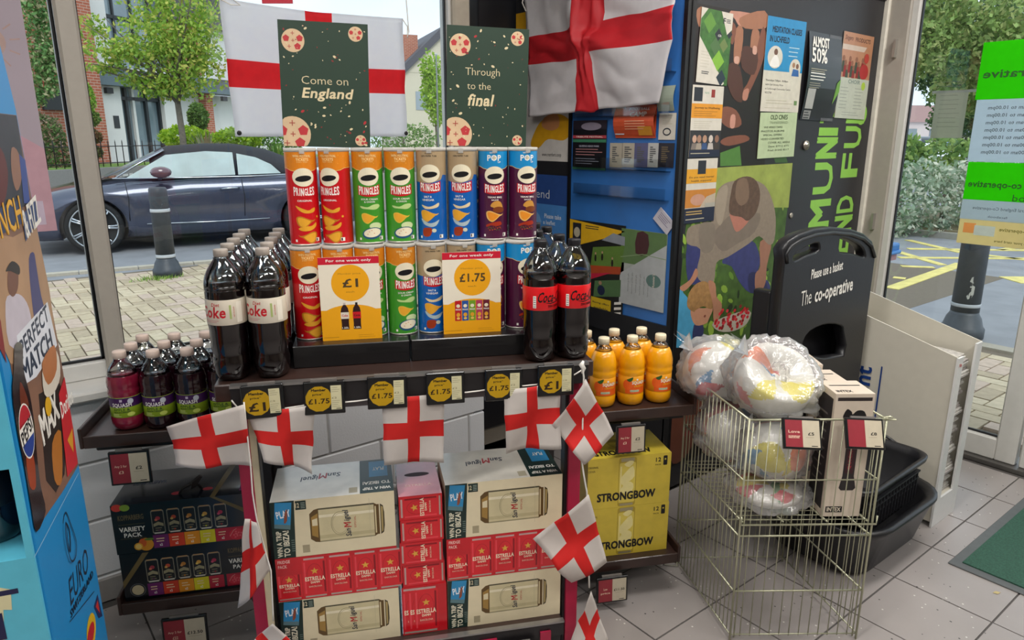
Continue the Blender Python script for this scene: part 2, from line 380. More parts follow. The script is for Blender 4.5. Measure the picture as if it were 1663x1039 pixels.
# ================================================================== OUTSIDE GROUND
ASPH = P('#87888c', .9, nz=.12, ns=3, bump=.15, bs=60)
struct('car_park', MB().box((-25, 2.7, -.32), (60, 60, -.02), ASPH).box((3.9, -20, -.32), (60, 2.7, -.02), ASPH))
PV = [P('#b9a88c', .8, nz=.12, ns=20, bump=.1), P('#c4b498', .8, nz=.12, ns=20, bump=.1), P('#ad9c82', .8, nz=.12, ns=20, bump=.1), P('#bca795', .8, nz=.12, ns=20, bump=.1)]
pv = struct('paving', MB().box((-3, 2.7, -.3), (9.0, 9.0, -.018), P('#6e6355', .95)).box((3.9, -3, -.3), (5.8, 2.7, -.018), P('#6e6355', .95)).box((5.8, -3, -.3), (5.93, 9, .0), P('#a39b8c', .9)))
cell = .115; gp = .005
pm = {}
for k, mm in enumerate(PV):
    pm[(0, k)] = MB().box((gp, gp, -.02), (2 * cell - gp, cell - gp, 0), mm).mesh('paver'); pm[(1, k)] = MB().box((gp, gp, -.02), (cell - gp, 2 * cell - gp, 0), mm).mesh('paver')
cand = []
for i in range(-14, 52):
    for j in range(-24, 54):
        q = (i - j) % 4
        if q not in (0, 3): continue
        x = i * cell * 1.0; y = 2.72 + j * cell
        if y < 2.72:
            if not (x > 3.9 and x < 5.58 and y > -.2): continue
        elif x > 5.58 or y > 8.75: continue
        # only what the windows and door let one see
        vis = (x > .035 * y + .0 - .45 and x < .62 * y + .9 and y > 2.9) or (x > 3.95 and y < 2.4 and y > -.1)
        if not vis: continue
        cand.append((math.hypot(x, y), x, y, 0 if q == 0 else 1))
cand.sort()
small = MB()
for n_, (d, x, y, k) in enumerate(cand):
    c_ = random.randrange(4); z = random.uniform(-.002, .001)
    if n_ < 300:
        o = bpy.data.objects.new('paver', pm[(k, c_)]); COL.objects.link(o); o.location = (x, y, z); o.parent = pv
    else:
        w_, h_ = (2 * cell, cell) if k == 0 else (cell, 2 * cell)
        small.box((x + gp, y + gp, -.02), (x + w_ - gp, y + h_ - gp, z), PV[c_])
small.build('distant_pavers', pv, kind='stuff')
# kerb edge of the paving toward the road
kb = MB()
for k in range(16):
    a = -2 + .6 * k; kb.box((a + .004, 0, -.02), (a + .596, .12, .012), P('#b3aa9a', .85))
kb.build('kerb', None, (0, 9.34, 0), R(-7.5), kind='structure')
# yellow cross-hatching in the car park
YEL = P('#d8c878', .8, nz=.15, ns=9)
hm = MB()
for (a, b, w_) in (((1448, 466), (1562, 426), .14), ((1435, 400), (1531, 428), .11), ((1475, 388), (1561, 408), .11), ((1464, 430), (1517, 432), .1), ((1475, 402), (1700, 405), .11), ((1460, 416), (1700, 418), .1), ((1451, 448), (1471, 450), .1), ((1600, 412), (1700, 424), .1), ((1623, 404), (1680, 396), .1), ((1640, 452), (1700, 452), .35)):
    p, q = ground(*a), ground(*b); d = (q - p).normalized(); nn = Vector((-d.y, d.x, 0)) * w_ / 2
    hm.add([p + nn + Vector((0, 0, -.02)), p - nn + Vector((0, 0, -.02)), q - nn + Vector((0, 0, -.02)), q + nn + Vector((0, 0, -.02)), p + nn + Vector((0, 0, -.012)), p - nn + Vector((0, 0, -.012)), q - nn + Vector((0, 0, -.012)), q + nn + Vector((0, 0, -.012))],
        [(4, 5, 6, 7), (0, 1, 5, 4), (1, 2, 6, 5), (2, 3, 7, 6), (3, 0, 4, 7)], YEL)
hm.build('road_marking', kind='structure')
# ================================================================== THE DISPLAY STAND (local frame: x right, y back, z up)
WOOD = P('#33221d', .38, nz=.25, ns=14, coat=.2); DARK = P('#1d1a1c', .45, nz=.15); BLK = P('#121214', .4); MAG = P('#a31c3e', .45); CREAM = P('#d8cba8', .5)
SILV = P('#9c9a98', .3, metal=.8); ACR = GL('clear_acrylic', (.93, .95, .95), .05, .03)
st = empty('display_stand', DS(0, 0, 0), DR, 'dark-stained display stand with a raised deck, red side strips and two lower wings', 'display stand')
MB().box((-.350, 1.635, .905), (.560, 2.14, .947), WOOD).build('deck', st, bevel=.003)
MB().box((-.312, 1.617, .895), (.540, 1.634, .944), DARK).box((-.312, 1.612, .944), (.54, 1.634, .950), SILV).build('ticket_rail', st)
MB().box((-.30, 1.66, .862), (.53, 1.672, .894), P('#6e6668', .4)).build('apron', st)
for s_, x0 in ((-1, -.318), (1, .495)):
    a, b, c_ = (x0, x0 + .030, x0 + .045) if s_ < 0 else (x0 + .012, x0 + .045, x0)
    MB().box((x0, 1.668, 0), (x0 + .05, 2.10, .04), DARK).box((x0 + .004, 1.672, .04), (x0 + .046, 1.71, .904), DARK).box((x0 + .004, 2.06, .04), (x0 + .046, 2.10, .904), DARK).build('upright', st, bevel=.002)
    p_ = MB().box((a, 1.660, .05), (b, 1.671, .89), MAG)
    if s_ < 0: p_.box((b, 1.662, .05), (c_, 1.671, .89), CREAM)
    p_.build('side_strip', st)
MB().box((-.268, 1.64, .155), (.494, 2.1, .188), WOOD).build('base_shelf', st, bevel=.003)
MB().box((-.268, 1.628, .150), (.494, 1.640, .196), DARK).box((-.268, 1.624, .192), (.494, 1.64, .197), SILV).build('base_rail', st)
MB().box((-.268, 1.66, 0), (.494, 1.68, .154), DARK).build('plinth', st)
for a, b in ((-.02, .212), (.257, .303), (.425, .455)): MB().box((a, 1.621, .118), (b, 1.627, .178 if a < .2 else .172), MAG).build('red_strip', st)
MB().box((.052, 1.672, .19), (.0545, 1.93, .66), ACR).build('divider', st)
def wing(x0, x1, y0, y1, z, lip, names='wing_shelf'):
    w = MB().box((x0, y0, z - .03), (x1, y1, z), WOOD).box((x0 + .02, y0 + .02, z - .052), (x1 - .02, y1 - .02, z - .03), DARK)
    o = w.build(names, st, bevel=.003)
    e = MB()
    if 'F' in lip: e.box((x0, y0 - .008, z - .032), (x1, y0, z + .004), WOOD)
    if 'L' in lip: e.box((x0 - .010, y0 - .008, z - .032), (x0, y1, z + .028), WOOD)
    if 'R' in lip: e.box((x1, y0 - .008, z - .032), (x1 + .010, y1, z + .028), WOOD)
    e.build('lip', o, bevel=.002)
wing(-.785, -.335, 2.025, 2.28, .690, 'FL'); wing(-.725, -.335, 1.945, 2.20, .205, 'FL')
wing(.56, 1.025, 1.99, 2.26, .652, 'FR'); wing(.56, .975, 1.935, 2.20, .150, 'FR')
for x0, x1, yy in ((-.34, -.30, 2.06), (.53, .57, 2.06)): MB().box((x0, yy - .03, 0), (x1, yy + .03, .69), DARK).box((x0, yy - .03, .6), (x1, yy + .1, .66), DARK).build('bracket', st)
# black risers
for i, (a, b) in enumerate(((-.180, .103), (.107, .418))):
    MB().box((a, 1.722, .947), (b, 1.932, 1.003), P('#0f0e10', .35, coat=.3)).build('display_riser', None, DS(0, 0, 0), DR, label=('black riser box under the red and green tubes, left one' if i == 0 else 'black riser box under the blue and purple tubes, right one'), cat='riser', group='black riser boxes', bevel=.002)

# ------------------------------------------------------------------ crisp tubes
CR, CH = .0375, .233
RIM = P('#c9c4bb', .3, metal=.5); LID = GL('milky_lid', (.95, .95, .93), .08, .15, .55, (.9, .88, .84))
CRM = P('#e6dcc0', .35); REDT = P('#c0101c', .35); BLKI = P('#0c0b0d', .4); CHIP = P('#e0a02a', .4); CHIPD = P('#b9761c', .4); WHT = P('#ece8df', .4)
def tube(main, top, kind, seed):
    A = Art(eps=.0001, base=.00015); w = PI * CR; m, t = P(main, .3, coat=.35), P(top, .3, coat=.35)
    A.rect(-w, .004, w, CH - .006, m)
    tb = .187 if kind != 'tan' else .155
    if kind == 'tan':
        A.poly([(-w, CH - .006), (-w, .16), (-.03, .150), (.0, .147), (.03, .156), (.036, .168), (w, .160), (w, CH - .006)], t)
    else:
        A.poly([(-w, CH - .006), (-w, tb + .004), (-.042, tb), (-.03, tb - .005), (0, tb - .010), (.03, tb - .005), (.042, tb), (w, tb + .004), (w, CH - .006)], t)
        A.line([(-w, tb + .004), (-.042, tb), (-.03, tb - .005), (0, tb - .010), (.03, tb - .005), (.042, tb), (w, tb + .004)], .0012, P('#e8c27a', .4))
    oy = .006 if kind == 'tan' else 0
    # top promotion print
    if kind == 'pop':
        A.text('WIN', -.006, .221, .014, .004, WHT, .03); A.text('POP', -.001, .2085, .036, .015, WHT, .06); A.ell(-.001, .2085, .0042, .0042, P('#c9bfa0', .4)); A.text('UP', .012, .198, .008, .004, WHT, .03)
    elif kind == 'tan':
        A.text('MADE WITH', -.002, .2205, .018, .0025, BLKI); A.text('100% PAPER TUBE', -.001, .214, .040, .004, BLKI, .02)
    else:
        A.text('CHANCE TO', 0, .222, .018, .0024, P('#e8c27a', .4)); A.text('WIN FESTIVAL', 0, .2155, .044, .006, P('#f0d090', .4), .03); A.text('TICKETS', 0, .2075, .030, .0065, P('#f0d090', .4), .03); A.text('EVERY WEEK', 0, .2015, .026, .003, P('#e8c27a', .4))
        rr = random.Random(seed)
        for k in range(26): x_ = rr.uniform(-.09, .09); A.rect(x_, rr.uniform(.19, .224), x_ + .0016, rr.uniform(.19, .224) * 0 + .0016 + (y_ := rr.uniform(.190, .222)), P('#f0b84a', .4)) if False else A.ell(x_, rr.uniform(.192, .224), .0008, .0008, P('#f0b84a', .4), 6)
    # plain oval emblem (no figure)
    A.ell(0, .1655 + oy, .0265, .0220, CRM, 28); A.ell(0, .1625 + oy, .0195, .0072, BLKI, 24, rot=6)
    # word mark on a red banner
    A.poly([(-.028, .145 + oy), (-.014, .141 + oy), (0, .140 + oy), (.014, .142 + oy), (.028, .147 + oy), (.028, .122 + oy), (.014, .118 + oy), (0, .1165 + oy), (-.014, .118 + oy), (-.028, .122 + oy)], REDT)
    for c_, x_, y_, h_ in (('P', -.0225, .1325, .0215), ('R', -.0160, .1318, .0195), ('I', -.0105, .1310, .0180), ('N', -.0045, .1305, .0175), ('G', .0030, .1305, .0175), ('L', .0098, .1310, .0180), ('E', .0158, .1320, .0195), ('S', .0222, .1330, .0215)):
        A.text(c_, x_, y_ + oy, .0058 if c_ != 'I' else .0018, h_, WHT, .04)
    if kind == 'red': A.text('ORIGINAL', 0, .1095, .036, .0045, WHT, .03)
    elif kind == 'green': A.text('SOUR CREAM', 0, .1105, .042, .0042, WHT, .03); A.text('& ONION', 0, .104, .026, .0042, WHT, .03)
    elif kind == 'tan': A.text('SALT &', -.006, .114, .020, .005, WHT, .03); A.text('VINEGAR', -.006, .106, .031, .005, WHT, .03)
    else: A.text('TEXAS BBQ', 0, .1095, .038, .005, WHT, .03); A.text('SAUCE', 0, .103, .018, .0035, WHT, .03)
    # food picture
    def chip(cx, cy, s, m1, m2, fl=1):
        A.poly([(cx + fl * x * s, cy + y * s) for x, y in ((-1, .5), (-.4, .62), (.5, .25), (1.1, .1), (1.45, .22), (1.2, -.05), (.9, -.15), (.4, -.6), (-.2, -.95), (-.8, -.6), (-1.05, 0))], m2, sm=3)
        A.poly([(cx + fl * x * s, cy + y * s) for x, y in ((-.85, .38), (-.3, .42), (.55, .08), (.75, -.1), (.25, -.55), (-.2, -.75), (-.68, -.45))], m1, sm=3)
    if kind == 'red':
        A.poly([(-.024, .098), (-.010, .092), (.006, .086), (.016, .090), (.024, .092), (.022, .083), (.010, .079), (-.004, .080), (-.016, .087)], CHIP, sm=3)
        chip(-.004, .060, .019, CHIP, CHIPD); A.poly([(-.020, .042), (-.004, .047), (.012, .048), (.025, .056), (.024, .046), (.010, .037), (-.010, .036)], CHIP, sm=3)
        chip(.006, .022, .019, CHIP, CHIPD, -1); A.ell(.030, .070, .003, .003, CHIP, 8)
    elif kind == 'green':
        A.poly([(-.024, .094), (-.006, .091), (.008, .097), (.022, .098), (.026, .092), (.014, .085), (-.004, .086), (-.020, .088)], P('#b7cf86', .4), sm=3)
        chip(-.004, .066, .017, CHIP, P('#d9b23a', .4)); A.ell(.013, .044, .016, .009, P('#c9d8a0', .4), 16)
        A.ell(.004, .026, .026, .0145, P('#1e4f72', .35), 24, rot=8); A.ell(.004, .0275, .022, .011, CRM, 24, rot=8)
        for x_, y_ in ((-.004, .030), (.008, .026), (.002, .033), (-.008, .024)): A.ell(x_, y_, .0016, .0012, P('#c98a5a', .4), 6)
    elif kind == 'tan':
        A.poly([(-.024, .094), (-.006, .089), (.008, .092), (.022, .099), (.020, .089), (.004, .084), (-.014, .084)], P('#ddc9a0', .4), sm=3)
        A.poly([(-.026, .060), (-.018, .045), (0, .038), (.014, .042), (.022, .056), (.010, .050), (-.006, .048)], P('#a9b9bd', .35), sm=3)
        chip(-.006, .069, .019, CHIP, P('#d8a040', .4)); A.poly([(-.020, .034), (-.002, .036), (.003, .030), (-.002, .016), (-.014, .013), (-.022, .018)], P('#9a3412', .35), sm=3); A.ell(.008, .029, .006, .005, P('#c7c7b0', .3), 12)
    else:
        A.poly([(-.012, .088), (-.002, .099), (.014, .099), (.022, .084), (.018, .074), (.0, .082)], P('#c98f3c', .4), sm=3)
        A.ell(.010, .078, .016, .008, P('#7a3a14', .4), 14); chip(-.004, .064, .018, P('#e08a24', .4), P('#e0b060', .4))
        A.poly([(-.022, .040), (-.004, .046), (.014, .048), (.018, .040), (.004, .036), (-.010, .038), (-.022, .034)], P('#a02c14', .4), sm=3)
        for k in range(16): A.ell(-.018 + k * .0022, .030 + .004 * math.sin(k * 2.3), .0018, .0018, P(('#7a3a10', '#4c5a1c', '#a8461c')[k % 3], .4), 6)
    A.rect(.0225, .009, .033, .018, WHT); A.rect(.0235, .010, .027, .017, BLKI); A.rect(-.030, .009, -.025, .015, WHT)
    t_ = empty('crisp_tube', (0, 0, 0))
    b = MB(); b.lathe([(.0365, 0), (CR, .003), (CR, CH - .008), (CR - .001, CH - .006)], m, 48)
    A.put(b, cyl(CR)); b.build('tube', t_)
    MB().lathe([(.0372, CH - .008), (.0384, CH - .0075), (.0384, CH - .004), (.0375, CH - .0035)], RIM, 40).build('rim', t_)
    MB().lathe([(.0378, 0), (.0378, .0035), (.0374, .0036)], RIM, 40).build('base_rim', t_)
    l_ = MB(); l_.lathe([(.0384, CH - .006), (.0388, CH - .0055), (.0388, CH + .0005), (.0382, CH + .0012), (.0372, CH + .0008), (.036, CH - .002), (.0001, CH - .002)], LID, 40)
    l_.box((-.006, -.0396, CH - .012), (.006, -.0384, CH), LID); l_.build('lid', t_)
    return t_
protos = {'red': tube('#c40d18', '#d9801c', 'red', 1), 'green': tube('#3d8f28', '#d07f1c', 'green', 2), 'tan': tube('#0d5cab', '#a89170', 'tan', 3), 'pop': tube('#4a1236', '#1787c2', 'pop', 4)}
fam = {'red': 'red crisp tube with an orange top', 'green': 'green crisp tube with an orange top', 'tan': 'blue crisp tube with a tan top', 'pop': 'maroon crisp tube with a light blue top'}
used = set()
def put_tube(k, u, v, z, turn, label):
    o = protos[k]; l, r_ = DS(u, v, z), DR + R(turn)
    if k in used: o = dup(o, l, r_, label)
    else: used.add(k); o.location = l; o.rotation_euler = (0, 0, r_); o['label'] = label
    o['category'] = 'crisp tube'; o['group'] = 'stacked crisp tubes'
seq = ['red', 'red', 'green', 'green', 'tan', 'tan', 'pop', 'pop']
turnT = [0, -34, -8, -10, -22, -22, -12, -2]; turnB = [2, 0, 0, 6, -4, 0, 0, 16]
for i, k in enumerate(seq):
    side = ('left', 'right')[i % 2]
    put_tube(k, -.1375 + .0797 * i, 1.845, 1.2365, turnT[i] + 10, fam[k] + ', upper row, %s of its pair' % side)
    if i in (0, 3, 4, 7): lb = fam[k] + ', lower row, in full view'
    elif i in (1, 2): lb = fam[k] + ', behind the £1 card'
    else: lb = fam[k] + ', behind the £1.75 card'
    put_tube(k, -.1385 + .0775 * i, 1.810, 1.0035, turnB[i] + 8, lb)
put_tube('tan', .300, 1.926, 1.2365, -20, 'blue crisp tube set back behind a gap in the upper row')
put_tube('tan', .300, 1.892, 1.0035, -20, 'blue crisp tube set back behind the lower row, under another')

# ------------------------------------------------------------------ soft drink bottles
PET = GL('clear_plastic', (.90, .92, .93), .10, .06); COLA = P('#0b0405', .12, coat=.8, nz=.02); PETD = GL('bottle_wall', (.80, .82, .84), .12, .05)
def cola(kind):
    rb = .0435; t_ = empty('drink_bottle', (0, 0, 0))
    def pet(t, z, r):
        if z < .05: return r * (1 - .10 * (1 - z / .05) * (.5 + .5 * math.cos(5 * t)))
        if .055 < z < .125: return r * (1 - .018 * abs(math.sin(4 * t)))
        return r
    prof = [(.026, 0), (.036, .004), (.041, .02), (.0425, .045), (.040, .056), (.0395, .066), (.0415, .075), (.0425, .095), (.042, .122), (.0435, .135), (.0435, .195), (.0435, .218)]
    liq = prof + [(.0425, .230), (.0001, .2302)] if kind == 'diet' else prof[:-1] + [(.0435, .212), (.0432, .226), (.0001, .2262)]
    b = MB(); b.lathe(liq, COLA, 40, fn=pet)
    top = [(.0436, .212), (.0432, .228), (.0400, .243), (.033, .259), (.024, .273), (.0165, .283), (.0140, .290), (.0135, .300), (.0120, .301)]
    b.lathe(top, PET, 40); b.lathe([(.0165, .2835), (.0178, .285), (.0165, .2865)], PET, 24); b.build('bottle_body', t_)
    # label sleeve
    base = P('#cfc6b4', .4) if kind == 'diet' else P('#d30d16', .35, coat=.3)
    L = MB(); L.lathe([(.0438, .1365), (.0440, .137), (.0440, .1945), (.0438, .195)], base, 40)
    A = Art(eps=.0001, base=.00015); RD = P('#c01224', .4); w = PI * .044
    if kind == 'diet':
        for x0 in (-.004, -.004 + w):
            A.text('Coke', x0 - .006, .030, .068, .027, RD, .06, .12); A.text('Diet', x0 + .006, .0475, .020, .008, RD, .01, .2); A.rect(x0 + .036, .014, x0 + .0405, .046, P('#9fae6a', .5)); A.text('NO SUGAR', x0 + .046, .03, .024, .003, RD, .0, 0, 90)
            A.bars(x0 - .026, .010, .040, 2, .0035, .0012, P('#c98a8a', .5)); A.rect(x0 + .052, .004, x0 + .066, .052, P('#e4ddcd', .5))
    else:
        for x0 in (0, w):
            A.text('Coca-Cola', x0 + .022, .033, .088, .026, BLKI, .02, .45); A.poly([(x0 - .010, .021), (x0 + .010, .018), (x0 + .035, .021), (x0 + .054, .019), (x0 + .035, .0185), (x0 + .010, .0155)], BLKI)
            A.text('ZERO SUGAR', x0 + .022, .010, .036, .0055, P('#3a0a0c', .4), .02); A.rect(x0 - .034, .006, x0 - .026, .036, WHT)
            for k in range(5): A.rect(x0 - .033, .008 + k * .0056, x0 - .027, .0105 + k * .0056, P('#8a8a8a', .5))
    A.put(L, cyl(.0440, .137, 40)); L.build('label', t_)
    capm = P('#a49a90', .45) if kind == 'diet' else P('#17161a', .4)
    MB().lathe([(.0150, .2885), (.0158, .289), (.0158, .3025), (.0150, .3045), (.0001, .3047)], capm, 32, fn=lambda t, z, r: r * (1 + .02 * math.cos(24 * t)) if r > .0155 else r).build('cap', t_)
    return t_
dz = .9475
diet = cola('diet'); zero = cola('zero')
def place(o, first, l, r_, lab, cat, grp):
    if first: o.location = l; o.rotation_euler = (0, 0, r_)
    else: o = dup(o, l, r_)
    o['label'] = lab; o['category'] = cat; o['group'] = grp; return o
rows = ['front row', 'second row', 'third row', 'fourth row', 'back row']
for j in range(5):
    for i in range(2):
        place(diet, j == 0 and i == 0, DS((-.3145, -.2245)[i], 1.690 + .0895 * j, dz), DR + R([(-24, -26)][0][i] + 5 * j), 'grey-capped cola bottle with a cream label, %s, %s one' % (rows[j], ('left', 'right')[i]), 'bottle', 'diet cola bottles on the deck')
zl = ['front row, left one', 'front row, right one', 'right behind the front right bottle', 'third row, nearest the tubes', 'fourth row, right one', 'far back, left one', 'far back, right one']
for j, (u, v) in enumerate(((.4275, 1.676), (.5160, 1.682), (.5020, 1.772), (.4640, 1.856), (.5110, 1.935), (.4230, 1.985), (.5000, 2.026))):
    place(zero, j == 0, DS(u, v, dz), DR + R((8, 4, 0, 0, 5, 9, 3)[j]), 'black-capped cola bottle with a red label, ' + zl[j], 'bottle', 'sugar-free cola bottles on the deck')

def squash(kind):
    t_ = empty('squash_bottle', (0, 0, 0))
    liqm = {'apple': P('#1d060f', .15, coat=.7, nz=.02), 'pink': P('#7c1630', .15, coat=.7, nz=.1), 'orange': P('#e89e04', .3, coat=.3, nz=.05)}[kind]
    def rib(t, z, r): return r * (1 - .03 * (1 - z / .03) * abs(math.cos(9 * t))) if z < .03 else r
    prof = [(.030, 0), (.0385, .005), (.0425, .018), (.0428, .036), (.0412, .042), (.0412, .100), (.0430, .108), (.0432, .118), (.0415, .123), (.0430, .128)]
    b = MB()
    if kind == 'orange': b.lathe(prof + [(.0425, .146), (.0375, .168), (.028, .186), (.0001, .1865)], liqm, 40, fn=rib); top = [(.0285, .186), (.022, .196), (.0165, .203), (.0160, .210), (.0001, .211)]
    else: b.lathe(prof + [(.0430, .140), (.0400, .158), (.0385, .162), (.0001, .1625)], liqm, 40, fn=rib); top = [(.0395, .160), (.0340, .176), (.0250, .191), (.0175, .201), (.0160, .210), (.0001, .211)]
    b.lathe(top, PET, 40); b.build('bottle_body', t_)
    L = MB(); A = Art(eps=.0001, base=.00015); w = PI * .0418
    L.lathe([(.0414, .041), (.0418, .0415), (.0418, .0995), (.0414, .100)], P('#8ca522', .4) if kind != 'orange' else P('#e2981c', .4), 40)
    for x0 in (0, w):
        if kind == 'orange':
            A.rect(x0 - .032, .002, x0 + .046, .030, P('#e05a12', .4)); A.poly([(x0 - .032, .030), (x0 - .01, .036), (x0 + .046, .031), (x0 + .046, .029), (x0 - .032, .029)], P('#e05a12', .4))
            A.ell(x0 - .024, .032, .016, .018, P('#e8601a', .4), 20); A.poly([(x0 - .028, .048), (x0 - .020, .053), (x0 - .008, .058), (x0 - .010, .048), (x0 - .018, .042)], P('#2c5a20', .4), sm=3)
            A.text('SQUASH', x0 + .012, .038, .046, .013, WHT, .05); A.text('ORANGE', x0 + .014, .027, .036, .006, P('#f0b020', .4), .03); A.rect(x0 - .016, .008, x0 + .014, .015, P('#b9c0a0', .5)); A.text('no added sugar', x0 - .001, .0115, .026, .003, P('#2c5a20', .5)); A.rect(x0 + .004, .046, x0 + .010, .052, WHT); A.text('DOUBLE STRENGTH', x0 + .012, .045 - .0, .034, .0022, P('#b0480c', .5))
        else:
            A.rect(x0 - w / 2, .030, x0 + w / 2, .0575, P('#3e1450', .4)); A.text('SQUASH', x0, .036, .052, .0135, WHT, .05); A.text('APPLE &', x0 - .002, .0235, .044, .007, P('#26421a', .4), .05); A.text('BLACKCURRANT', x0, .0165, .044, .0045, P('#26421a', .4), .03)
            A.rect(x0 - .004, .0465, x0 + .003, .0535, P('#c9b8cc', .4)); A.ell(x0 + .024, .047, .0078, .0078, P('#c4c7d0', .4)); A.bars(x0 - .028, .010, .026, 3, .0035, .0016, P('#c8d080', .5)); A.ell(x0 + .022, .009, .010, .006, P('#c3d060', .5))
    A.put(L, cyl(.0418, .0415, 40)); L.build('label', t_)
    MB().lathe([(.0168, .206), (.0178, .2065), (.0178, .2235), (.0165, .2265), (.0001, .2268)], P('#e2cabc', .45) if kind != 'orange' else P('#e4d8b8', .45), 32, fn=lambda t, z, r: r * (1 + .025 * math.cos(20 * t)) if r > .0172 else r).build('cap', t_)
    return t_
sq = {'apple': squash('apple'), 'pink': squash('pink'), 'orange': squash('orange')}
place(sq['pink'], True, DS(-.683, 2.085, .6905), DR, 'half-see-through pink-red squash bottle at the left front corner', 'bottle', 'apple squash bottles on the left wing')
k_ = 0
for j in range(3):
    for i in range(4):
        if (i, j) == (0, 0): continue
        u = -.683 + .0895 * i + .008 * j; v = 2.075 + .088 * j
        if u > -.36 or (i == 3 and j == 2): continue
        place(sq['apple'], k_ == 0, DS(u, v, .6905), DR + R(6 * j - 3 * i), 'dark purple squash bottle on the left wing, %s, %s from the left' % (rows[j], ['first', 'second', 'third', 'fourth'][i]), 'bottle', 'apple squash bottles on the left wing'); k_ += 1
k_ = 0
for j in range(2):
    for i in range(4):
        u = .620 + .0985 * i - (.004 if j else 0) - .0; v = 2.058 + .088 * j
        if i == 3: u = .620 + .0985 * 3
        place(sq['orange'], k_ == 0, DS(.737 + .0965 * i - (.030 if j else 0), v, .6525), DR + R(-4 + 3 * i), 'orange squash bottle on the right wing, %s, %s from the left' % (rows[j], ['first', 'second', 'third', 'fourth'][i]), 'bottle', 'orange squash bottles on the right wing') if i < 3 or j == 9 else None; k_ += 1
# ================================================================== BOXES ON THE SHELVES
def carton(name, size, faces, label, cat, grp, loc, rz, base, bevel=.0015, art=None):
    """cardboard carton: origin at the middle of its foot; art = {face: Art}; the shell, its flaps and a carry handle are modelled"""
    w, d, h = size; t = empty(name, loc, rz, label, cat, grp)
    b = MB().box((-w / 2, -d / 2, 0), (w / 2, d / 2, h), base)
    maps = {'front': flat((-w / 2, -d / 2, 0), XF, ZU), 'top': flat((-w / 2, -d / 2, h), XF, (0, 1, 0)), 'left': flat((-w / 2, d / 2, 0), (0, -1, 0), ZU), 'right': flat((w / 2, -d / 2, 0), (0, 1, 0), ZU)}
    for k, a in faces.items(): a.put(b, maps[k])
    b.build('carton_shell', t, bevel=bevel)
    fl_ = MB(); fl_.box((-w / 2 + .002, d / 2, h * .12), (w / 2 - .002, d / 2 + .0012, h * .88), base); fl_.build('end_flap', t)
    return t
GOLD = P('#b98a30', .35); GOLDD = P('#5c4420', .4); CRB = P('#dccfae', .45, nz=.03); CRB2 = P('#c9bd96', .4); TEAL = P('#142b26', .4); SKYB = P('#2c86b8', .4); REDB = P('#c01420', .32, coat=.3); REDD = P('#8c0c18', .35); GREYT = P('#b0a890', .5)
def can_lying(A, x, y, w, h):
    A.poly([(x, y + .12 * h), (x + .06 * w, y + .02 * h), (x + .12 * w, y), (x + .12 * w, y + h), (x + .06 * w, y + .97 * h), (x, y + .86 * h)], GOLDD)
    A.poly([(x + .02 * w, y + .22 * h), (x + .10 * w, y + .14 * h), (x + .11 * w, y + .86 * h), (x + .02 * w, y + .76 * h)], P('#9c7a3c', .3)); A.poly([(x + .03 * w, y + .5 * h), (x + .10 * w, y + .5 * h), (x + .10 * w, y + .72 * h), (x + .03 * w, y + .68 * h)], CREAM)
    A.rect(x + .12 * w, y, x + .86 * w, y + h, CRB2); A.rect(x + .12 * w, y + .955 * h, x + .86 * w, y + h, P('#4f4a38', .4)); A.rect(x + .12 * w, y, x + .86 * w, y + .035 * h, P('#8f8769', .4)); A.rect(x + .12 * w, y + .10 * h, x + .86 * w, y + .2 * h, P('#b9ad86', .4)); A.rect(x + .12 * w, y + .72 * h, x + .86 * w, y + .80 * h, P('#e4dabc', .4))
    A.ring(x + .40 * w, y + .5 * h, .125 * w, .36 * h, .002, P('#a39a78', .5)); A.ring(x + .40 * w, y + .5 * h, .105 * w, .30 * h, .001, P('#a39a78', .5))
    A.text('San', x + .503 * w, y + .20 * h, h * .24, .075 * w, P('#1c2438', .4), .02, .2, 95); A.text('M', x + .497 * w, y + .435 * h, h * .17, .095 * w, P('#b41c28', .4), .02, .2, 95); A.text('iguel', x + .492 * w, y + .72 * h, h * .34, .10 * w, P('#1c2438', .4), .02, .2, 95)
    A.text('ESPECIAL', x + .60 * w, y + .5 * h, h * .34, .025 * w, P('#b04a40', .4), .01, 0, 90)
    A.poly([(x + .86 * w, y), (x + .90 * w, y + .05 * h), (x + .93 * w, y + .05 * h), (x + .93 * w, y + .95 * h), (x + .90 * w, y + .95 * h), (x + .86 * w, y + h)], GOLDD); A.rect(x + .872 * w, y + .1 * h, x + .89 * w, y + .9 * h, P('#cfc096', .3))
    A.poly([(x + .945 * w, y + .04 * h), (x + .985 * w, y + .1 * h), (x + 1. * w, y + .3 * h), (x + 1. * w, y + .7 * h), (x + .985 * w, y + .9 * h), (x + .945 * w, y + .96 * h)], P('#3c3220', .35)); A.poly([(x + .955 * w, y + .1 * h), (x + .98 * w, y + .15 * h), (x + .985 * w, y + .85 * h), (x + .955 * w, y + .9 * h)], P('#a08c5a', .3))
    A.rect(x + .80 * w, y - .12 * h, x + .803 * w, y + 1.15 * h, GREYT)
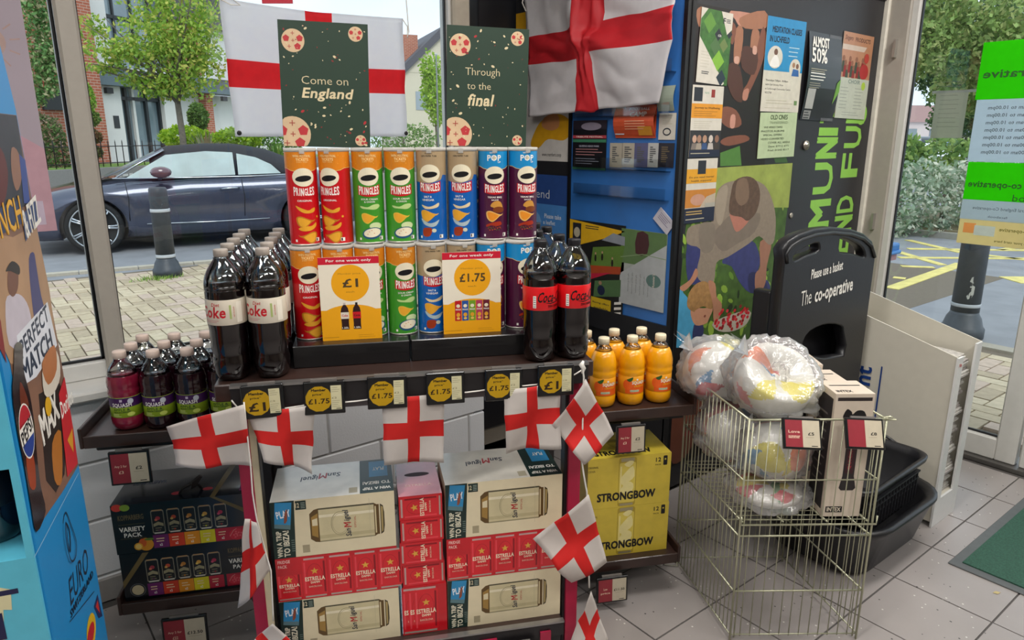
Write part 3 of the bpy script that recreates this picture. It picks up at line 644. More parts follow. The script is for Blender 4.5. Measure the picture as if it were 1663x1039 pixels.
def lager_faces(w, d, h, flip=False):
    A = Art(); A.rect(0, 0, w, h, CRB); A.poly([(0, 0), (.052, 0), (.058, h), (0, h)], TEAL)
    A.poly([(.006, h * .55), (.044, h * .50), (.052, h * .97), (.012, h * .99)], SKYB); A.poly([(.006, h * .55), (.044, h * .50), (.045, h * .58), (.007, h * .62)], P('#5a7a80', .4)); A.text('PLAY', .030, h * .78, .034, .020, P('#e4e8ea', .4), .05, 0, 8); A.poly([(.030, h * .62), (.038, h * .66), (.040, h * .86), (.034, h * .80)], P('#8a4a34', .4), sm=2)
    A.text('WIN A TRIP', .015, h * .255, h * .46, .012, P('#e2dcc4', .4), .05, 0, 90); A.text('TO IBIZA!', .032, h * .255, h * .46, .014, P('#e2dcc4', .4), .05, 0, 90); A.bars(.044, h * .3, .010, 6, .006, .002, P('#6f8078', .5))
    A.rect(.060, h * .83, .086, h * .985, TEAL); A.text('12', .065, h * .91, .009, .013, CREAM, .04); A.bars(.073, h * .94, .011, 4, .0045, .002, P('#8c9a90', .4), .1)
    can_lying(A, .092, h * .22, .185, h * .60); A.rect(.070, h * .06, .088, h * .20, P('#b5a98a', .5)); A.bars(.0705, h * .18, .017, 6, .0035, .0016, P('#8a8068', .5), .1)
    T = Art(); T.rect(0, 0, w, d, P('#ded9cd', .30, coat=.5)); T.rect(w * .72, 0, w, d, TEAL); T.rect(w * .80, d * .46, w * .96, d * .94, SKYB); T.text('PLAY', w * .88, d * .7, .03, .02, WHT, .05, 0, 180)
    T.text('San', w * .50, d * .64, .034, .024, P('#1c2438', .4), .02, .1, 180); T.text('M', w * .405, d * .63, .022, .030, P('#b41c28', .4), .02, .1, 180); T.text('iguel', w * .29, d * .60, .044, .034, P('#1c2438', .4), .02, .1, 180); T.text('WIN A TRIP', w * .86, d * .12, .07, .013, WHT, .05, 0, 180); T.text('TO IBIZA!', w * .86, d * .28, .07, .015, WHT, .05, 0, 180); T.rect(w * .63, d * .05, w * .70, d * .2, GREYT)
    return {'front': A, 'top': T}
def redcan(A, x, y, w, h, rot=False):
    """upright printed can; w across, h tall"""
    A.rrect(x, y + h * .03, x + w, y + h * .97, w * .12, P('#d01824', .28, coat=.4)); A.rect(x + w * .06, y, x + w * .94, y + h * .04, P('#b5a79c', .3, metal=.4)); A.rect(x + w * .08, y + h * .955, x + w * .92, y + h, P('#c9a9a4', .3, metal=.4))
    A.rect(x + w * .06, y + h * .1, x + w * .13, y + h * .9, P('#e0404a', .3)); A.rect(x + w * .86, y + h * .1, x + w * .94, y + h * .9, REDD)
    A.ring(x + w * .5, y + h * .55, w * .33, h * .30, .0008, REDD); A.star(x + w * .5, y + h * .66, w * .17, P('#d9a440', .4)); A.text('ESTRELLA', x + w * .5, y + h * .47, w * .82, h * .105, P('#efe2c4', .4), .05); A.text('DAMM', x + w * .5, y + h * .375, w * .36, h * .05, P('#efe2c4', .4), .04); A.text('BARCELONA', x + w * .5, y + h * .27, w * .54, h * .04, P('#e8b8a0', .4), .02)
def fridge_faces(w, d, h):
    A = Art(); A.rect(0, 0, w, h, REDB); A.text('FRIDGE', .021, h * .92, .030, .009, P('#e6b9b0', .4), .05); A.text('PACK', .017, h * .81, .022, .009, P('#e6b9b0', .4), .05)
    A.fx = None; redcan(A, -.000, h * .03, .060, h * .70); A.rect(0, h * .6, .061, h * .74, REDB)
    for k in range(4): redcan(A, .064 + .064 * k, h * .03, .060, h * .92)
    T = Art(); T.rect(0, 0, w, d, REDB)
    return {'front': A, 'top': T}
def box_row(u, z, w, faces, h, d, lab, cat, grp, v0=1.668, name='drink_carton'):
    return carton(name, (w, d, h), faces, lab, cat, grp, DS(u, v0 + d / 2, z), DR, CRB)
h1 = .136; LW = .306
for (u, side) in ((-.1060, 'left'), (.3350, 'right')):
    w = .304 if side == 'left' else .316
    box_row(u, .1885, w, lager_faces(w, .19, .150), .150, .19, 'cream lager carton with a drawn can, bottom shelf, %s stack' % side, 'box', 'cream lager cartons')
    carton('drink_carton', (w, .19, .124), fridge_faces(w, .19, .124), 'red lager fridge pack showing a row of cans, %s stack' % side, 'box', 'red fridge packs', DS(u, 1.763, .3395), DR, REDB)
    o = box_row(u, .4645, w, lager_faces(w, .19, .158), .158, .19, 'cream lager carton on top of the red fridge pack, %s stack' % side, 'box', 'cream lager cartons')
# narrow stack in the middle
def small_faces(w, d, h, top=False):
    A = Art(); A.rect(0, 0, w, h, REDB)
    B = Art(); redcan(B, 0, 0, h * .92, w * .92)
    for vs, fs, m, L, bb in B.sh: A.raw([(w * .96 - y, h * .04 + x) for x, y in vs], [tuple(f) for f in fs], m)
    T = Art(); T.rect(0, 0, w, d, P('#d87a84', .3, coat=.5) if top else REDB)
    if top: T.ell(w * .5, d * .62, .034, .012, P('#3a0a12', .6)); T.text('ESTRELLA', w * .5, d * .3, .07, .012, P('#f0c4bc', .4), .03)
    return {'front': A, 'top': T}
z = .1885
A = Art(); A.rect(0, 0, .116, .146, REDB)
for k, x in enumerate((-.004, .012, .028)): redcan(A, x, .004, .064, .138)
A.rect(-.004, 0, 0, .146, REDB)
carton('drink_carton', (.116, .19, .147), {'front': A}, 'large red lager pack at the foot of the narrow middle stack', 'box', 'narrow red packs', DS(.1155, 1.763, z), DR, REDB); z += .1475
for k in range(4):
    hh = .0655 + (.002 if k == 3 else 0)
    o = carton('drink_carton', (.112, .19, hh), small_faces(.112, .19, hh, k == 3), 'small red lager pack in the narrow middle stack, %s from the top' % ['fourth', 'third', 'second', 'first'][k], 'box', 'narrow red packs', DS(.1125 + (.001, -.0012, .0008, 0)[k], 1.763 + (.002, -.001, 0, .001)[k], z), DR + R((.8, -.6, .5, 0)[k]), REDB); z += hh + .0005
# variety packs on the left wing
NAVY = P('#0b0d14', .3, coat=.4, nz=.03); BRNZ = P('#6a5a34', .4); YG = P('#d8cc20', .4)
def fruit(A, x, y, s, c): A.ell(x, y, s, s * .9, P(c, .4), 14)
def variety(w, d, h, n):
    A = Art(); A.rect(0, 0, w, h, NAVY)
    cols = ['#6a2060', '#c83a20', '#d98a18', '#d8cc20', '#b42038']; x0 = .100 if n == 0 else .064
    if n == 0: A.poly([(w * .72, h), (w * .755, h), (w, h * .66), (w, h * .56)], BRNZ)
    else: A.poly([(0, h * .42), (w * .17, h), (w * .215, h), (.0, h * .28)], BRNZ)
    for k in range(5):
        x = x0 + .0415 * k; A.rrect(x, h * .36, x + .034, h * .84, .005, P('#8a8474', .3)); A.rrect(x + .002, h * .385, x + .032, h * .815, .004, P('#1b1c20', .3)); A.rect(x + .004, h * .82, x + .030, h * .845, P('#b08a60', .3)); A.rect(x + .004, h * .355, x + .030, h * .38, P('#d0cabc', .3))
        fruit(A, x + .017, h * .67, .0065, ['#9c3040', '#b84a30', '#b87a30', '#d09a40', '#b03050'][k]); fruit(A, x + .012, h * .64, .004, ['#c86a50', '#c8a050', '#c89050', '#d8c060', '#c85070'][k]); A.poly([(x + .004, h * .56), (x + .017, h * .60), (x + .030, h * .56), (x + .030, h * .50), (x + .017, h * .53), (x + .004, h * .50)], P('#9c9474', .4)); A.bars(x + .008, h * .46, .018, 2, .007, .003, P('#7c745c', .4)); A.ell(x + .017, h * .42, .0022, .0022, P(cols[k], .4), 8)
        A.rect(x - .002, h * .06, x + .0385, h * .33, P(cols[k], .4)); A.bars(x + .006, h * .24, .022, 2, .008, .003, P('#e4c8a0', .4)); A.text('x2', x + .017, h * .125, .008, .008, WHT, .03)
    tx = .048 if n == 0 else w - .040
    A.text('VARIETY', tx, h * .50 if n == 0 else h * .60, .066, .0135, WHT, .05); A.text('PACK', tx, h * .38 if n == 0 else h * .47, .046, .0135, WHT, .05); A.text('KOPPARBERG', tx, h * .74 if n == 0 else h * .83, .066, .016, P('#6c5c3c', .4), .04); A.line([(tx - .034, h * .60 + (.1 * h if n else 0)), (tx + .034, h * .60 + (.1 * h if n else 0))], .001, BRNZ); A.line([(tx - .034, h * .31), (tx + .034, h * .31)], .0008, BRNZ)
    if n == 0:
        A.ell(.016, h * .95, .014, .011, P('#c03a30', .4)); A.ell(.036, h * .94, .013, .010, P('#7c9a30', .4)); A.ell(.078, h * .16, .020, .020, P('#d08a20', .4)); A.ell(.070, h * .2, .010, .013, P('#c85a24', .4)); A.ell(.058, h * .13, .0115, .0115, P('#d8a028', .4)); A.ell(.058, h * .13, .008, .008, P('#e8c870', .4), 12); A.ell(.088, h * .26, .013, .004, P('#5c7c2c', .4))
        rs = ((w - .038, h * .17, .022), )
    else:
        A.ring(.036, h * .22, .021, .021, .002, P('#5c5c60', .4)); A.ell(.036, h * .22, .016, .016, P('#bdae8c', .35)); rs = ((w - .060, h * .19, .020), (w - .020, h * .2, .018))
    for x, y, s in rs:
        A.rect(x - s * 1.2, h * .06, w, h * .33, P('#b42038', .4)); A.ell(x, y, s, s * .82, P('#d0283c', .4), 18)
        for k in range(9): A.ell(x + s * .6 * math.cos(k * 2.4) * (k / 9) ** .5, y + s * .5 * math.sin(k * 2.4) * (k / 9) ** .5, s * .13, s * .13, P('#e4606c', .4), 8)
        A.line([(x - s * .9, y - s * .2), (x - s * .4, y + s * .6), (x, y + s * .85)], .0012, P('#d8a8a0', .4))
    T = Art(); T.rect(0, 0, w, d, P('#141a26', .18, coat=1.)); T.ell(w * .45, d * .2, .014, .01, P('#b43040', .4)); T.ell(w * .68, d * .25, .014, .01, P('#b43040', .4)); T.poly([(w * .72, 0), (w * .76, 0), (w * .84, d), (w * .79, d)], BRNZ); T.text('VARIETY PACK', w * .2, d * .6, .09, .02, P('#3a465c', .3), .03, 0, 180); T.rect(w * .93, d * .1, w, d * .35, P('#6a2060', .4)); T.rect(w * .93, d * .35, w, d * .6, P('#c83a20', .4)); T.rect(w * .93, d * .6, w, d * .85, P('#d98a18', .4))
    S = Art(); S.rect(0, 0, d, h, P('#16222c', .3, coat=.4)); S.bars(d * .3, h * .7, d * .5, 5, .014, .004, P('#3c4a58', .5))
    return {'front': A, 'top': T, 'left': S}
for n, (z, hh, du, rr) in enumerate(((.3560, .152, 0, 0), (.2055, .150, .003, .6))):
    carton('drink_carton', (.360, .21, hh), variety(.360, .21, hh, n), 'black variety pack carton with coloured fruit squares, %s one' % ('upper' if n == 0 else 'lower'), 'box', 'black variety packs', DS(-.541 + du, 2.062, z), DR + R(rr), NAVY)
h_ = MB(); h_.tube([(-.03, 0, .0), (-.022, 0, .014), (0, 0, .022), (.022, 0, .014), (.03, 0, .0)], .004, P('#1a1412', .5), 6); h_.prism([(.0, .0), (.014, .004), (.034, .03), (.028, .034), (.006, .02)], .012, P('#15100f', .5), (0, .006, .008))
tag(h_.build('carry_handle', None, DS(-.52, 2.0, .510), DR + R(20)), 'torn dark carry handle standing up on the upper black variety pack', 'handle')
# cider cartons on the right wing
YB = P('#c9b23c', .4, coat=.15); YBD = P('#a8922c', .4)
def cider(w, d, h):
    A = Art(); A.rect(0, 0, w, h, YB)
    x, y, cw, chh = w * .365, 0.002, w * .215, h * .97
    A.rrect(x, y, x + cw, y + chh, .008, YBD); A.rrect(x + .003, y + .012, x + cw - .003, y + chh - .018, .005, P('#d0bc50', .35)); A.rect(x + .008, y + chh - .014, x + cw - .008, y + chh - .002, P('#a39a78', .3, metal=.5)); A.rect(x + .008, y + .001, x + cw - .008, y + .009, P('#a39a78', .3, metal=.5)); A.rect(x + .006, y + .02, x + .011, y + chh - .03, P('#ded088', .3))
    for pts in (((.1, .55), (.4, .7), (.8, .82), (.9, .6), (.6, .5), (.3, .42)), ((.15, .35), (.5, .5), (.85, .45), (.8, .3), (.4, .25)), ((.3, .86), (.6, .93), (.85, .9), (.6, .8))): A.poly([(x + px * cw, y + py * chh) for px, py in pts], P('#dfd390', .4), sm=2)
    A.text('STRONGBOW', w * .47, h * .22, w * .70, h * .155, BLKI, .07); A.text('ORIGINAL', .018, h * .84, .034, .007, P('#5c5020', .5), .02); A.text('CIDER', .013, h * .76, .024, .007, P('#5c5020', .5), .02); A.text('12', w - .044, h * .88, .018, .015, BLKI, .05); A.text('PACK', w - .044, h * .78, .020, .005, BLKI, .03); A.rrect(w - .027, h * .76, w - .013, h * .95, .003, BLKI); A.ell(w - .020, h * .88, .003, .003, YB, 10)
    T = Art(); T.rect(0, 0, w, d, YB); T.text('STRONGBOW', w * .45, d * .18, w * .68, d * .16, BLKI, .07); T.ell(w * .45, d * .6, .03, .05, YBD, 18)
    S = Art(); S.rect(0, 0, d, h, YB); S.bars(.02, h * .8, .06, 4, .012, .003, P('#5c5020', .5))
    return {'front': A, 'top': T, 'right': S}
for n, z in enumerate((.1505, .3275)):
    carton('drink_carton', (.283, .19, .1765), cider(.283, .19, .1765), 'yellow cider carton with bold black lettering, %s one' % ('lower', 'upper')[n], 'box', 'yellow cider cartons', DS(.8085 - .002 * n, 2.060, z), DR, YB)

# ------------------------------------------------------------------ sale cards, posters
YO = P('#eba40a', .45, nz=.02); CW = P('#e9e0cc', .5, nz=.02); SR = P('#c61430', .45, nz=.02); BR = P('#4a3a20', .5); FRB = P('#8a5c14', .5)
def sale_card(price, w, h, tubes):
    A = Art(); A.rect(0, 0, w, h, YO)
    A.poly([(0, h * .48), (0, h * .37)] + [(w / 2 - w * .5 * math.cos(R(a)), h * .285 + h * .145 * math.sin(R(a))) for a in range(35, 146, 10)] + [(w, h * .37), (w, h)] + [(0, h)], CW)
    A.rect(0, h * .915, w, h, SR); A.text('For one week only', w / 2, h * .955, w * .74, h * .040, WHT, .02)
    A.ell(w / 2 * 1.02, h * .69, w * .315, w * .315, YO, 32); A.text('Member price', w / 2, h * .80, w * .37, h * .025, P('#9c7420', .5)); A.text('each', w / 2, h * .585, w * .14, h * .018, P('#8a6818', .5))
    A.text(price, w * .51, h * .69, w * (.26 if len(price) < 3 else .44), h * .105, BR, .06)
    if tubes:
        for k, c in enumerate(('#b81c24', '#27539c', '#6f9c28', '#b43a5c', '#6a1c30')):
            x = w * (.20 + .122 * k); A.rect(x, h * .16, x + w * .112, h * .40, P(c, .4)); A.rect(x, h * .385, x + w * .112, h * .41, REDT if k == 0 else P(c, .3)); A.ell(x + w * .056, h * .345, w * .034, h * .022, CRM, 12); A.text('PRINGLES', x + w * .056, h * .30, w * .09, h * .018, WHT, .04); A.ell(x + w * .056, h * .235, w * .034, h * .026, CHIP, 12); A.ell(x + w * .056, h * .19, w * .03, h * .015, P('#e8c060', .4), 10)
    else:
        for x, lab, cc, tt in ((w * .39, P('#d8cfc0', .4), P('#c9b9b0', .4), 'Coke'), (w * .59, P('#c41420', .4), BLKI, 'Coca')):
            A.poly([(x - w * .065, h * .13), (x + w * .065, h * .13), (x + w * .06, h * .20), (x + w * .068, h * .34), (x + w * .055, h * .39), (x + w * .02, h * .43), (x - w * .02, h * .43), (x - w * .055, h * .39), (x - w * .068, h * .34), (x - w * .06, h * .20)], P('#2c1212', .4)); A.rect(x - w * .068, h * .26, x + w * .068, h * .34, lab); A.rect(x - w * .02, h * .43, x + w * .02, h * .455, cc); A.text(tt, x, h * .30, w * .1, h * .03, RED_ if tt == 'Coke' else BLKI, .05); A.text('1.25L', x, h * .15, w * .11, h * .022, WHT, .04)
    A.bars(w * .02, h * .035, w * .3, 1, .01, .0012, P('#b07c10', .5)); A.bars(w * .6, h * .05, w * .34, 2, .005, .0008, P('#b07c10', .5))
    return A
RED_ = P('#c01224', .4)
for (u, price, tb, lab) in ((-.0355, '£1', False, 'yellow and cream £1 sale card with two cola bottles drawn'), (.2690, '£1.75', True, 'yellow and cream £1.75 sale card with five tubes drawn')):
    w, h = (.146, .210) if not tb else (.150, .212)
    b = MB().box((-w / 2, 0, 0), (w / 2, .0012, h), CW); sale_card(price, w, h, tb).put(b, flat((-w / 2, 0, 0), XF, ZU))
    b.build('sale_card', None, DS(u, 1.728, 1.0035), DR, rot=(R(-11), R(-1 if not tb else 0), DR), label=lab + ', leaning on the tubes', cat='sale card', group='sale cards in front of the tubes') if False else b.build('sale_card', None, DS(u, 1.7585, 1.0032), DR, label=lab, cat='sale card', group='sale cards in front of the tubes')
PG = P('#22382a', .5, nz=.03); PC = P('#d4c39c', .5); PR = P('#a3282c', .5)
def football(A, cx, cy, r, clip=None):
    A.fx = lambda x, y: (max(.0005, min(.2125, x)), max(.0005, min(.2955, y)))
    A.ell(cx, cy, r, r, P('#cdb08c', .5), 28)
    for k in range(5):
        a = R(72 * k + 20); x, y = cx + r * .62 * math.cos(a), cy + r * .62 * math.sin(a)
        if k % 2 == 0: A.poly([(x + r * .31 * math.cos(R(72 * j + 20)), y + r * .31 * math.sin(R(72 * j + 20))) for j in range(5)], P('#b43034', .5))
        else: A.line([(x - r * .16, y), (x + r * .16, y)], r * .05, P('#a04038', .5)); A.line([(x, y - r * .16), (x, y + r * .16)], r * .05, P('#a04038', .5))
    A.line([(cx - r * .14, cy), (cx + r * .14, cy)], r * .05, P('#a04038', .5)); A.line([(cx, cy - r * .14), (cx, cy + r * .14)], r * .05, P('#a04038', .5))
def poster(w, h, lines, seed):
    A = Art(); A.rect(0, 0, w, h, PG)
    football(A, .034, h - .046, .0270); football(A, w - .030, h - .024, .0175)
    football(A, .024, .030, .043) ; football(A, w - .024, .018, .0135)
    A.fx = None; rr = random.Random(seed)
    for k in range(95):
        x, y = rr.uniform(.006, w - .006), rr.uniform(.006, h - .006)
        if abs(x - w / 2) < .075 and h * .38 < y < h * .66: continue
        s = rr.uniform(.0008, .0022) if k > 20 else rr.uniform(.0025, .0042); c = rr.choice([PC, PC, P('#7e2a28', .5), PR if k < 20 else PC]); A.ell(x, y, s * 1.3, s * .8, c, 6, rot=rr.uniform(0, 180))
    for (t, x, y, tw, th, bold, sh) in lines: A.text(t, x, y, tw, th, PC, bold, sh)
    return A
for (u, lines, sd, lab, w) in ((-.0730, [('Come on', .106, .160, .112, .019, -.01, 0), ('England', .112, .126, .126, .032, .05, .18)], 5, 'dark green football poster with confetti, the one at the window', .213),
                               (.3360, [('Through', .093, .184, .090, .024, -.01, 0), ('to the', .084, .152, .062, .017, -.01, 0), ('final', .090, .117, .070, .030, .05, .18)], 9, 'dark green football poster above the blue and maroon tubes', .213)):
    b = MB().box((-w / 2, 0, 0), (w / 2, .004, .296), P('#1e3226', .6)); poster(w, .296, lines, sd).put(b, flat((-w / 2, 0, 0), XF, ZU))
    b.add([(-.03, .004, .0), (.03, .004, .0), (.03, .07, 0), (-.03, .07, 0), (-.03, .004, .16), (.03, .004, .16)], [(0, 1, 2, 3), (3, 2, 5, 4), (0, 3, 4), (1, 5, 2)], P('#2a3c30', .6)) if False else None
    b.build('poster', None, DS(u, 1.905 if u < 0 else 1.905, 1.4715), DR, label=lab, cat='poster', group='green football posters', rot=(0, R(1.5), DR))
# ------------------------------------------------------------------ electronic shelf tickets
SCRY = P('#b08a08', .35, emis=0.0); SCRW = P('#c9c39e', .35); TB = P('#0c0d0f', .28, coat=.3); TI = P('#151414', .35)
def ticket(kind, price, w=.092, h=.079, words=('Member', 'price*')):
    t = empty('price_ticket', (0, 0, 0)); MB().box((-w / 2, 0, -h), (w / 2, .010, 0), TB).build('ticket_case', t, bevel=.0015)
    A = Art(base=.0003); m = .006
    if kind == 'yellow':
        A.rect(m, m, w - m, h - m, TI); cx, cy, r = w * .365, h * .49, h * .385
        A.poly([(cx + r * math.cos(R(a)), cy + r * 1.02 * math.sin(R(a))) for a in range(15, 375, 30)], SCRY); A.text(words[0], cx, h * .76, w * .35, h * .075, BLKI, .06); A.text(words[1], cx - .002, h * .625, w * .26, h * .085, BLKI, .06)
        A.text(price, cx, h * (.36 if len(price) < 3 else .42), w * (.40 if len(price) < 3 else .52), h * (.27 if len(price) < 3 else .16), P('#2a1a06', .4), .07)
        A.rect(w * .66, h * .14, w * .92, h * .88, SCRW); A.bars(w * .68, h * .8, w * .2, 3, h * .06, h * .02, P('#a8a284', .5)); A.text('£1.90' if len(price) < 3 else '£2', w * .74, h * .5, w * .12, h * .055, P('#5c5638', .5)); A.bars(w * .68, h * .4, w * .2, 4, h * .06, h * .02, P('#a8a284', .5)); A.rect(w * .78, h * .16, w * .90, h * .18, BLKI)
    elif kind == 'red':
        A.rect(m, m, w * .5, h - m, P('#8c2a34', .35)); A.rect(w * .5, m, w - m, h - m, P('#bcb29c', .35))
        for k, s in enumerate(words): A.text(s, w * .28, h * (.56 - .17 * k), w * (.30 if len(s) > 3 else .12), h * .09, P('#d8b8a0', .4), .02)
        A.text(price, w * .72, h * .5, w * (.34 if len(price) > 3 else .16), h * .10, BLKI, .03); A.rect(w * .72, h * .10, w * .88, h * .125, BLKI); A.bars(w * .58, h * .38, w * .3, 1, .01, .0008, P('#8a8270', .5))
    s_ = MB(); s_.box((-w / 2 + .004, -.0012, -h + .004), (w / 2 - .004, 0, -.004), TI); A.put(s_, flat((-w / 2, -.0012, -h), XF, ZU)); s_.build('screen', t)
    MB().box((-w * .32, .003, -.002), (w * .32, .010, .0055), P('#6e6a66', .4)).build('clip', t)
    return t
tk = ['left end of the rail', 'second from the left on the rail', 'third from the left on the rail', 'third from the right on the rail', 'second from the right on the rail', 'right end of the rail']
first = {}
for i, u in enumerate((-.2410, -.1040, .0400, .1770, .3200, .4510)):
    price = '£1' if i in (0, 5) else '£1.75'
    if price not in first: o = first[price] = ticket('yellow', price)
    else: o = dup(first[price])
    o.location = DS(u, 1.598, .9535 - .002 * (i in (1, 4))); o.rotation_euler = (R(-2), R((-.8, .5, 1, .2, 1, .4)[i]), DR)
    tag(o, 'black ticket with a yellow %s disc, %s' % (price, tk[i]), 'price ticket', 'yellow price tickets')
for (u, v, z, price, words, w, h, lab) in ((-.664, 1.985, .655, '£2', ('Any 2 for', '£3'), .105, .098, 'black ticket with a red half under the purple squash bottles'),
    (-.557, 1.905, .165, '£12.50', ('Any 2 for', '£22'), .122, .100, 'black ticket with a red half below the black variety packs'),
    (.800, 1.952, .617, '£2', ('Any 2 for', '£3'), .098, .094, 'black ticket with a red half under the orange squash bottles'),
    (.735, 1.895, .118, '£11.50', ('Low', 'price'), .106, .090, 'black ticket with a red half below the yellow cider cartons'),
    (.240, 1.606, .150, '£11', ('Any 2', 'for £20'), .105, .085, 'dark ticket on the bottom rail, left one, cut by the frame'),
    (.360, 1.606, .157, '£6', ('Lower', 'price'), .105, .085, 'dark ticket on the bottom rail, right one, cut by the frame')):
    o = ticket('red', price, w, h, words); o.location = DS(u, v, z); o.rotation_euler = (R(-3), 0, DR); tag(o, lab, 'price ticket', 'red and cream price tickets')
# ================================================================== CLOTH FLAGS
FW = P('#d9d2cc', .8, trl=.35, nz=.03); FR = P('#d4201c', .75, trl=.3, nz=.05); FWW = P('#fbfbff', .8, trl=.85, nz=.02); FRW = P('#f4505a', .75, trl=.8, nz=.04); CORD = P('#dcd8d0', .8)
def _ray(x, y):
    f3 = _fw * math.cos(PITCH) + Vector((0, 0, -math.sin(PITCH))); up = _rt.cross(f3)
    return f3 + _rt * ((x - 831.5) / FPX) - up * ((y - 519.5) / FPX)
def onplane(x, y, p0, n):
    r = _ray(x, y); C0 = Vector((0, 0, EYE)); return C0 + r * ((Vector(p0) - C0).dot(n) / r.dot(n))
def onX(x, y, X): return onplane(x, y, (X, 0, 0), Vector((1, 0, 0)))
def onY(x, y, Y): return onplane(x, y, (0, Y, 0), Vector((0, 1, 0)))
def onV(x, y, v): return onplane(x, y, _v * v, _v)
def grid4(c, f=(0, .40, .60, 1), g_=(0, .38, .62, 1)):
    """4 corners (tl, tr, br, bl) -> 4x4 control points"""
    return [[(c[0] * (1 - a) + c[1] * a) * (1 - b) + (c[3] * (1 - a) + c[2] * a) * b for a in f] for b in g_]
def cloth(ctrl, n, mw, mr, disp, thick=.0008, back=True):
    """ctrl rows x cols 4x4; middle strips are the cross"""
    N = 3 * n + 1; V_ = [[None] * N for _ in range(N)]
    for j in range(N):
        for i in range(N):
            cj, ci = min(j // n, 2), min(i // n, 2); b, a = (j - cj * n) / n, (i - ci * n) / n
            p = (ctrl[cj][ci] * (1 - a) + ctrl[cj][ci + 1] * a) * (1 - b) + (ctrl[cj + 1][ci] * (1 - a) + ctrl[cj + 1][ci + 1] * a) * b
            V_[j][i] = p + disp(i / (N - 1), j / (N - 1))
    m = MB(); nrm = (ctrl[0][3] - ctrl[0][0]).cross(ctrl[3][0] - ctrl[0][0]).normalized() * thick
    vs = [V_[j][i] for j in range(N) for i in range(N)]; K = len(vs)
    vs2 = vs + [p + nrm for p in vs]
    fw, fr = [], []
    for j in range(N - 1):
        for i in range(N - 1):
            red = (i // n == 1) or (j // n == 1); a = j * N + i
            (fr if red else fw).extend([(a, a + 1, a + N + 1, a + N), (K + a, K + a + N, K + a + N + 1, K + a + 1)])
    rim = [i for i in range(N)] + [j * N + N - 1 for j in range(1, N)] + [(N - 1) * N + i for i in range(N - 2, -1, -1)] + [j * N for j in range(N - 2, 0, -1)]
    for a, b in zip(rim, rim[1:] + rim[:1]): fw.append((a, K + a, K + b, b))
    b0 = len(m.v); m.v += [tuple(p) for p in vs2]
    for fs, mt in ((fw, mw), (fr, mr)):
        k = m.mat(mt)
        for f in fs: m.f.append([b0 + q for q in f]); m.mi.append(k); m.sm.append(True)
    return m
# big flag hung in the window
def dwin(s, t): return Vector((0, .006 * math.sin(7 * s + 1.5 * t) + .004 * math.sin(13 * t), -.012 * math.sin(PI * s) * (1 - t)))
Y1 = 2.50
fx = lambda x, z: Vector((x, Y1, z))
rowz = (1.925, 1.742, 1.655, 1.496); colx = (.768, 1.053, 1.147, 1.437)
t = empty('window_flag', (1.10, Y1, 1.496), 0, 'large flat St George flag hung inside the left window', 'flag')
off = Vector((-1.10, -Y1, -1.496))
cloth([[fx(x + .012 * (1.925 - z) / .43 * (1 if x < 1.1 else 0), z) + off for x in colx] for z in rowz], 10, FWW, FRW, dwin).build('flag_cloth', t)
gr = MB()
for x in (.790, 1.427):
    MB().lathe([(.006, 0), (.008, .001), (.008, .003), (.004, .003)], BLK, 12, axis=Matrix.Rotation(PI / 2, 3, 'X'), c=(x - 1.10, -.004, .012)).build('eyelet', t)
MB().tube([(-.33, 0, .425), (-.30, -.01, .41), (-.27, -.008, .412), (-.29, 0, .43), (-.34, 0, .60)], .0022, CORD).build('cord', t)
MB().tube([(.333, 0, .425), (.350, -.005, .40), (.345, -.01, .36), (.352, -.01, .38), (.345, 0, .60)], .0022, CORD).build('cord', t)
# crumpled flag over the leaflet board
CX = 2.165
px = [[(849, -58), (950, -62), (986, -64), (1104, -88)], [(855, 61), (942, 46), (978, 34), (1099, 7)], [(856, 107), (944, 97), (963, 86), (1096, 65)], [(862, 190), (940, 183), (971, 179), (1069, 166)]]
ctrl = [[onX(x, y, CX) for x, y in r_] for r_ in px]; c0 = ctrl[3][1].copy(); ctrl = [[p - c0 for p in r_] for r_ in ctrl]
_cr = [(random.Random(100 + k).uniform(0, 6.28), random.Random(200 + k).uniform(-.5, .5), random.Random(300 + k).uniform(.008, .024), random.Random(400 + k).uniform(.05, .14)) for k in range(26)]
def dcr(s, t):
    x, y, h = s - .5, (t - .5) * .62, 0
    for a, o, m_, w_ in _cr:
        d = abs(x * math.cos(a) + y * math.sin(a) - o * .7); l = x * -math.sin(a) + y * math.cos(a)
        h += m_ * max(0, 1 - d / w_) * max(0, 1 - abs(l - o) / .45)
    p = Vector((s * 5, t * 4, 2.3)); return Vector((-h - .03 * mnoise.noise(p * .6) - .018 * abs(mnoise.noise(p * 1.3)), .008 * mnoise.noise(p * 1.5), .010 * mnoise.noise(p * 1.3 + Vector((0, 0, 7)))))
def dcr_(s, t):
    p = Vector((s * 5, t * 4, 2.3)); r1 = abs(mnoise.noise(p * 1.0)) ; r2 = abs(mnoise.noise(p * 2.1 + Vector((9, 3, 1)))); r3 = mnoise.noise(Vector((s * 3 - t * 4, s * 2, 5)))
    w = .045 * r3 + .060 * r1 + .045 * r2 + .012 * abs(mnoise.noise(p * 4.5)) + .014 * abs(math.sin(9 * s - 7 * t + 2.5 * mnoise.noise(p)))
    return Vector((-w, .012 * mnoise.noise(p * 1.5), .012 * mnoise.noise(p * 1.3 + Vector((0, 0, 7)))))
o = cloth(ctrl, 22, P('#e8e4e6', .55, trl=.25, nz=.03), P('#d02630', .55, trl=.2, nz=.04), dcr).build('crumpled_flag', None, c0, label='crumpled St George flag hanging over the blue leaflet board', cat='flag')
MB().tube([Vector((0, 0, 0)) + onX(853, -20, CX) - c0, onX(851, 5, CX) - c0 + Vector((-.01, 0, 0)), onX(854, 18, CX) - c0], .003, CORD).build('cord', o)
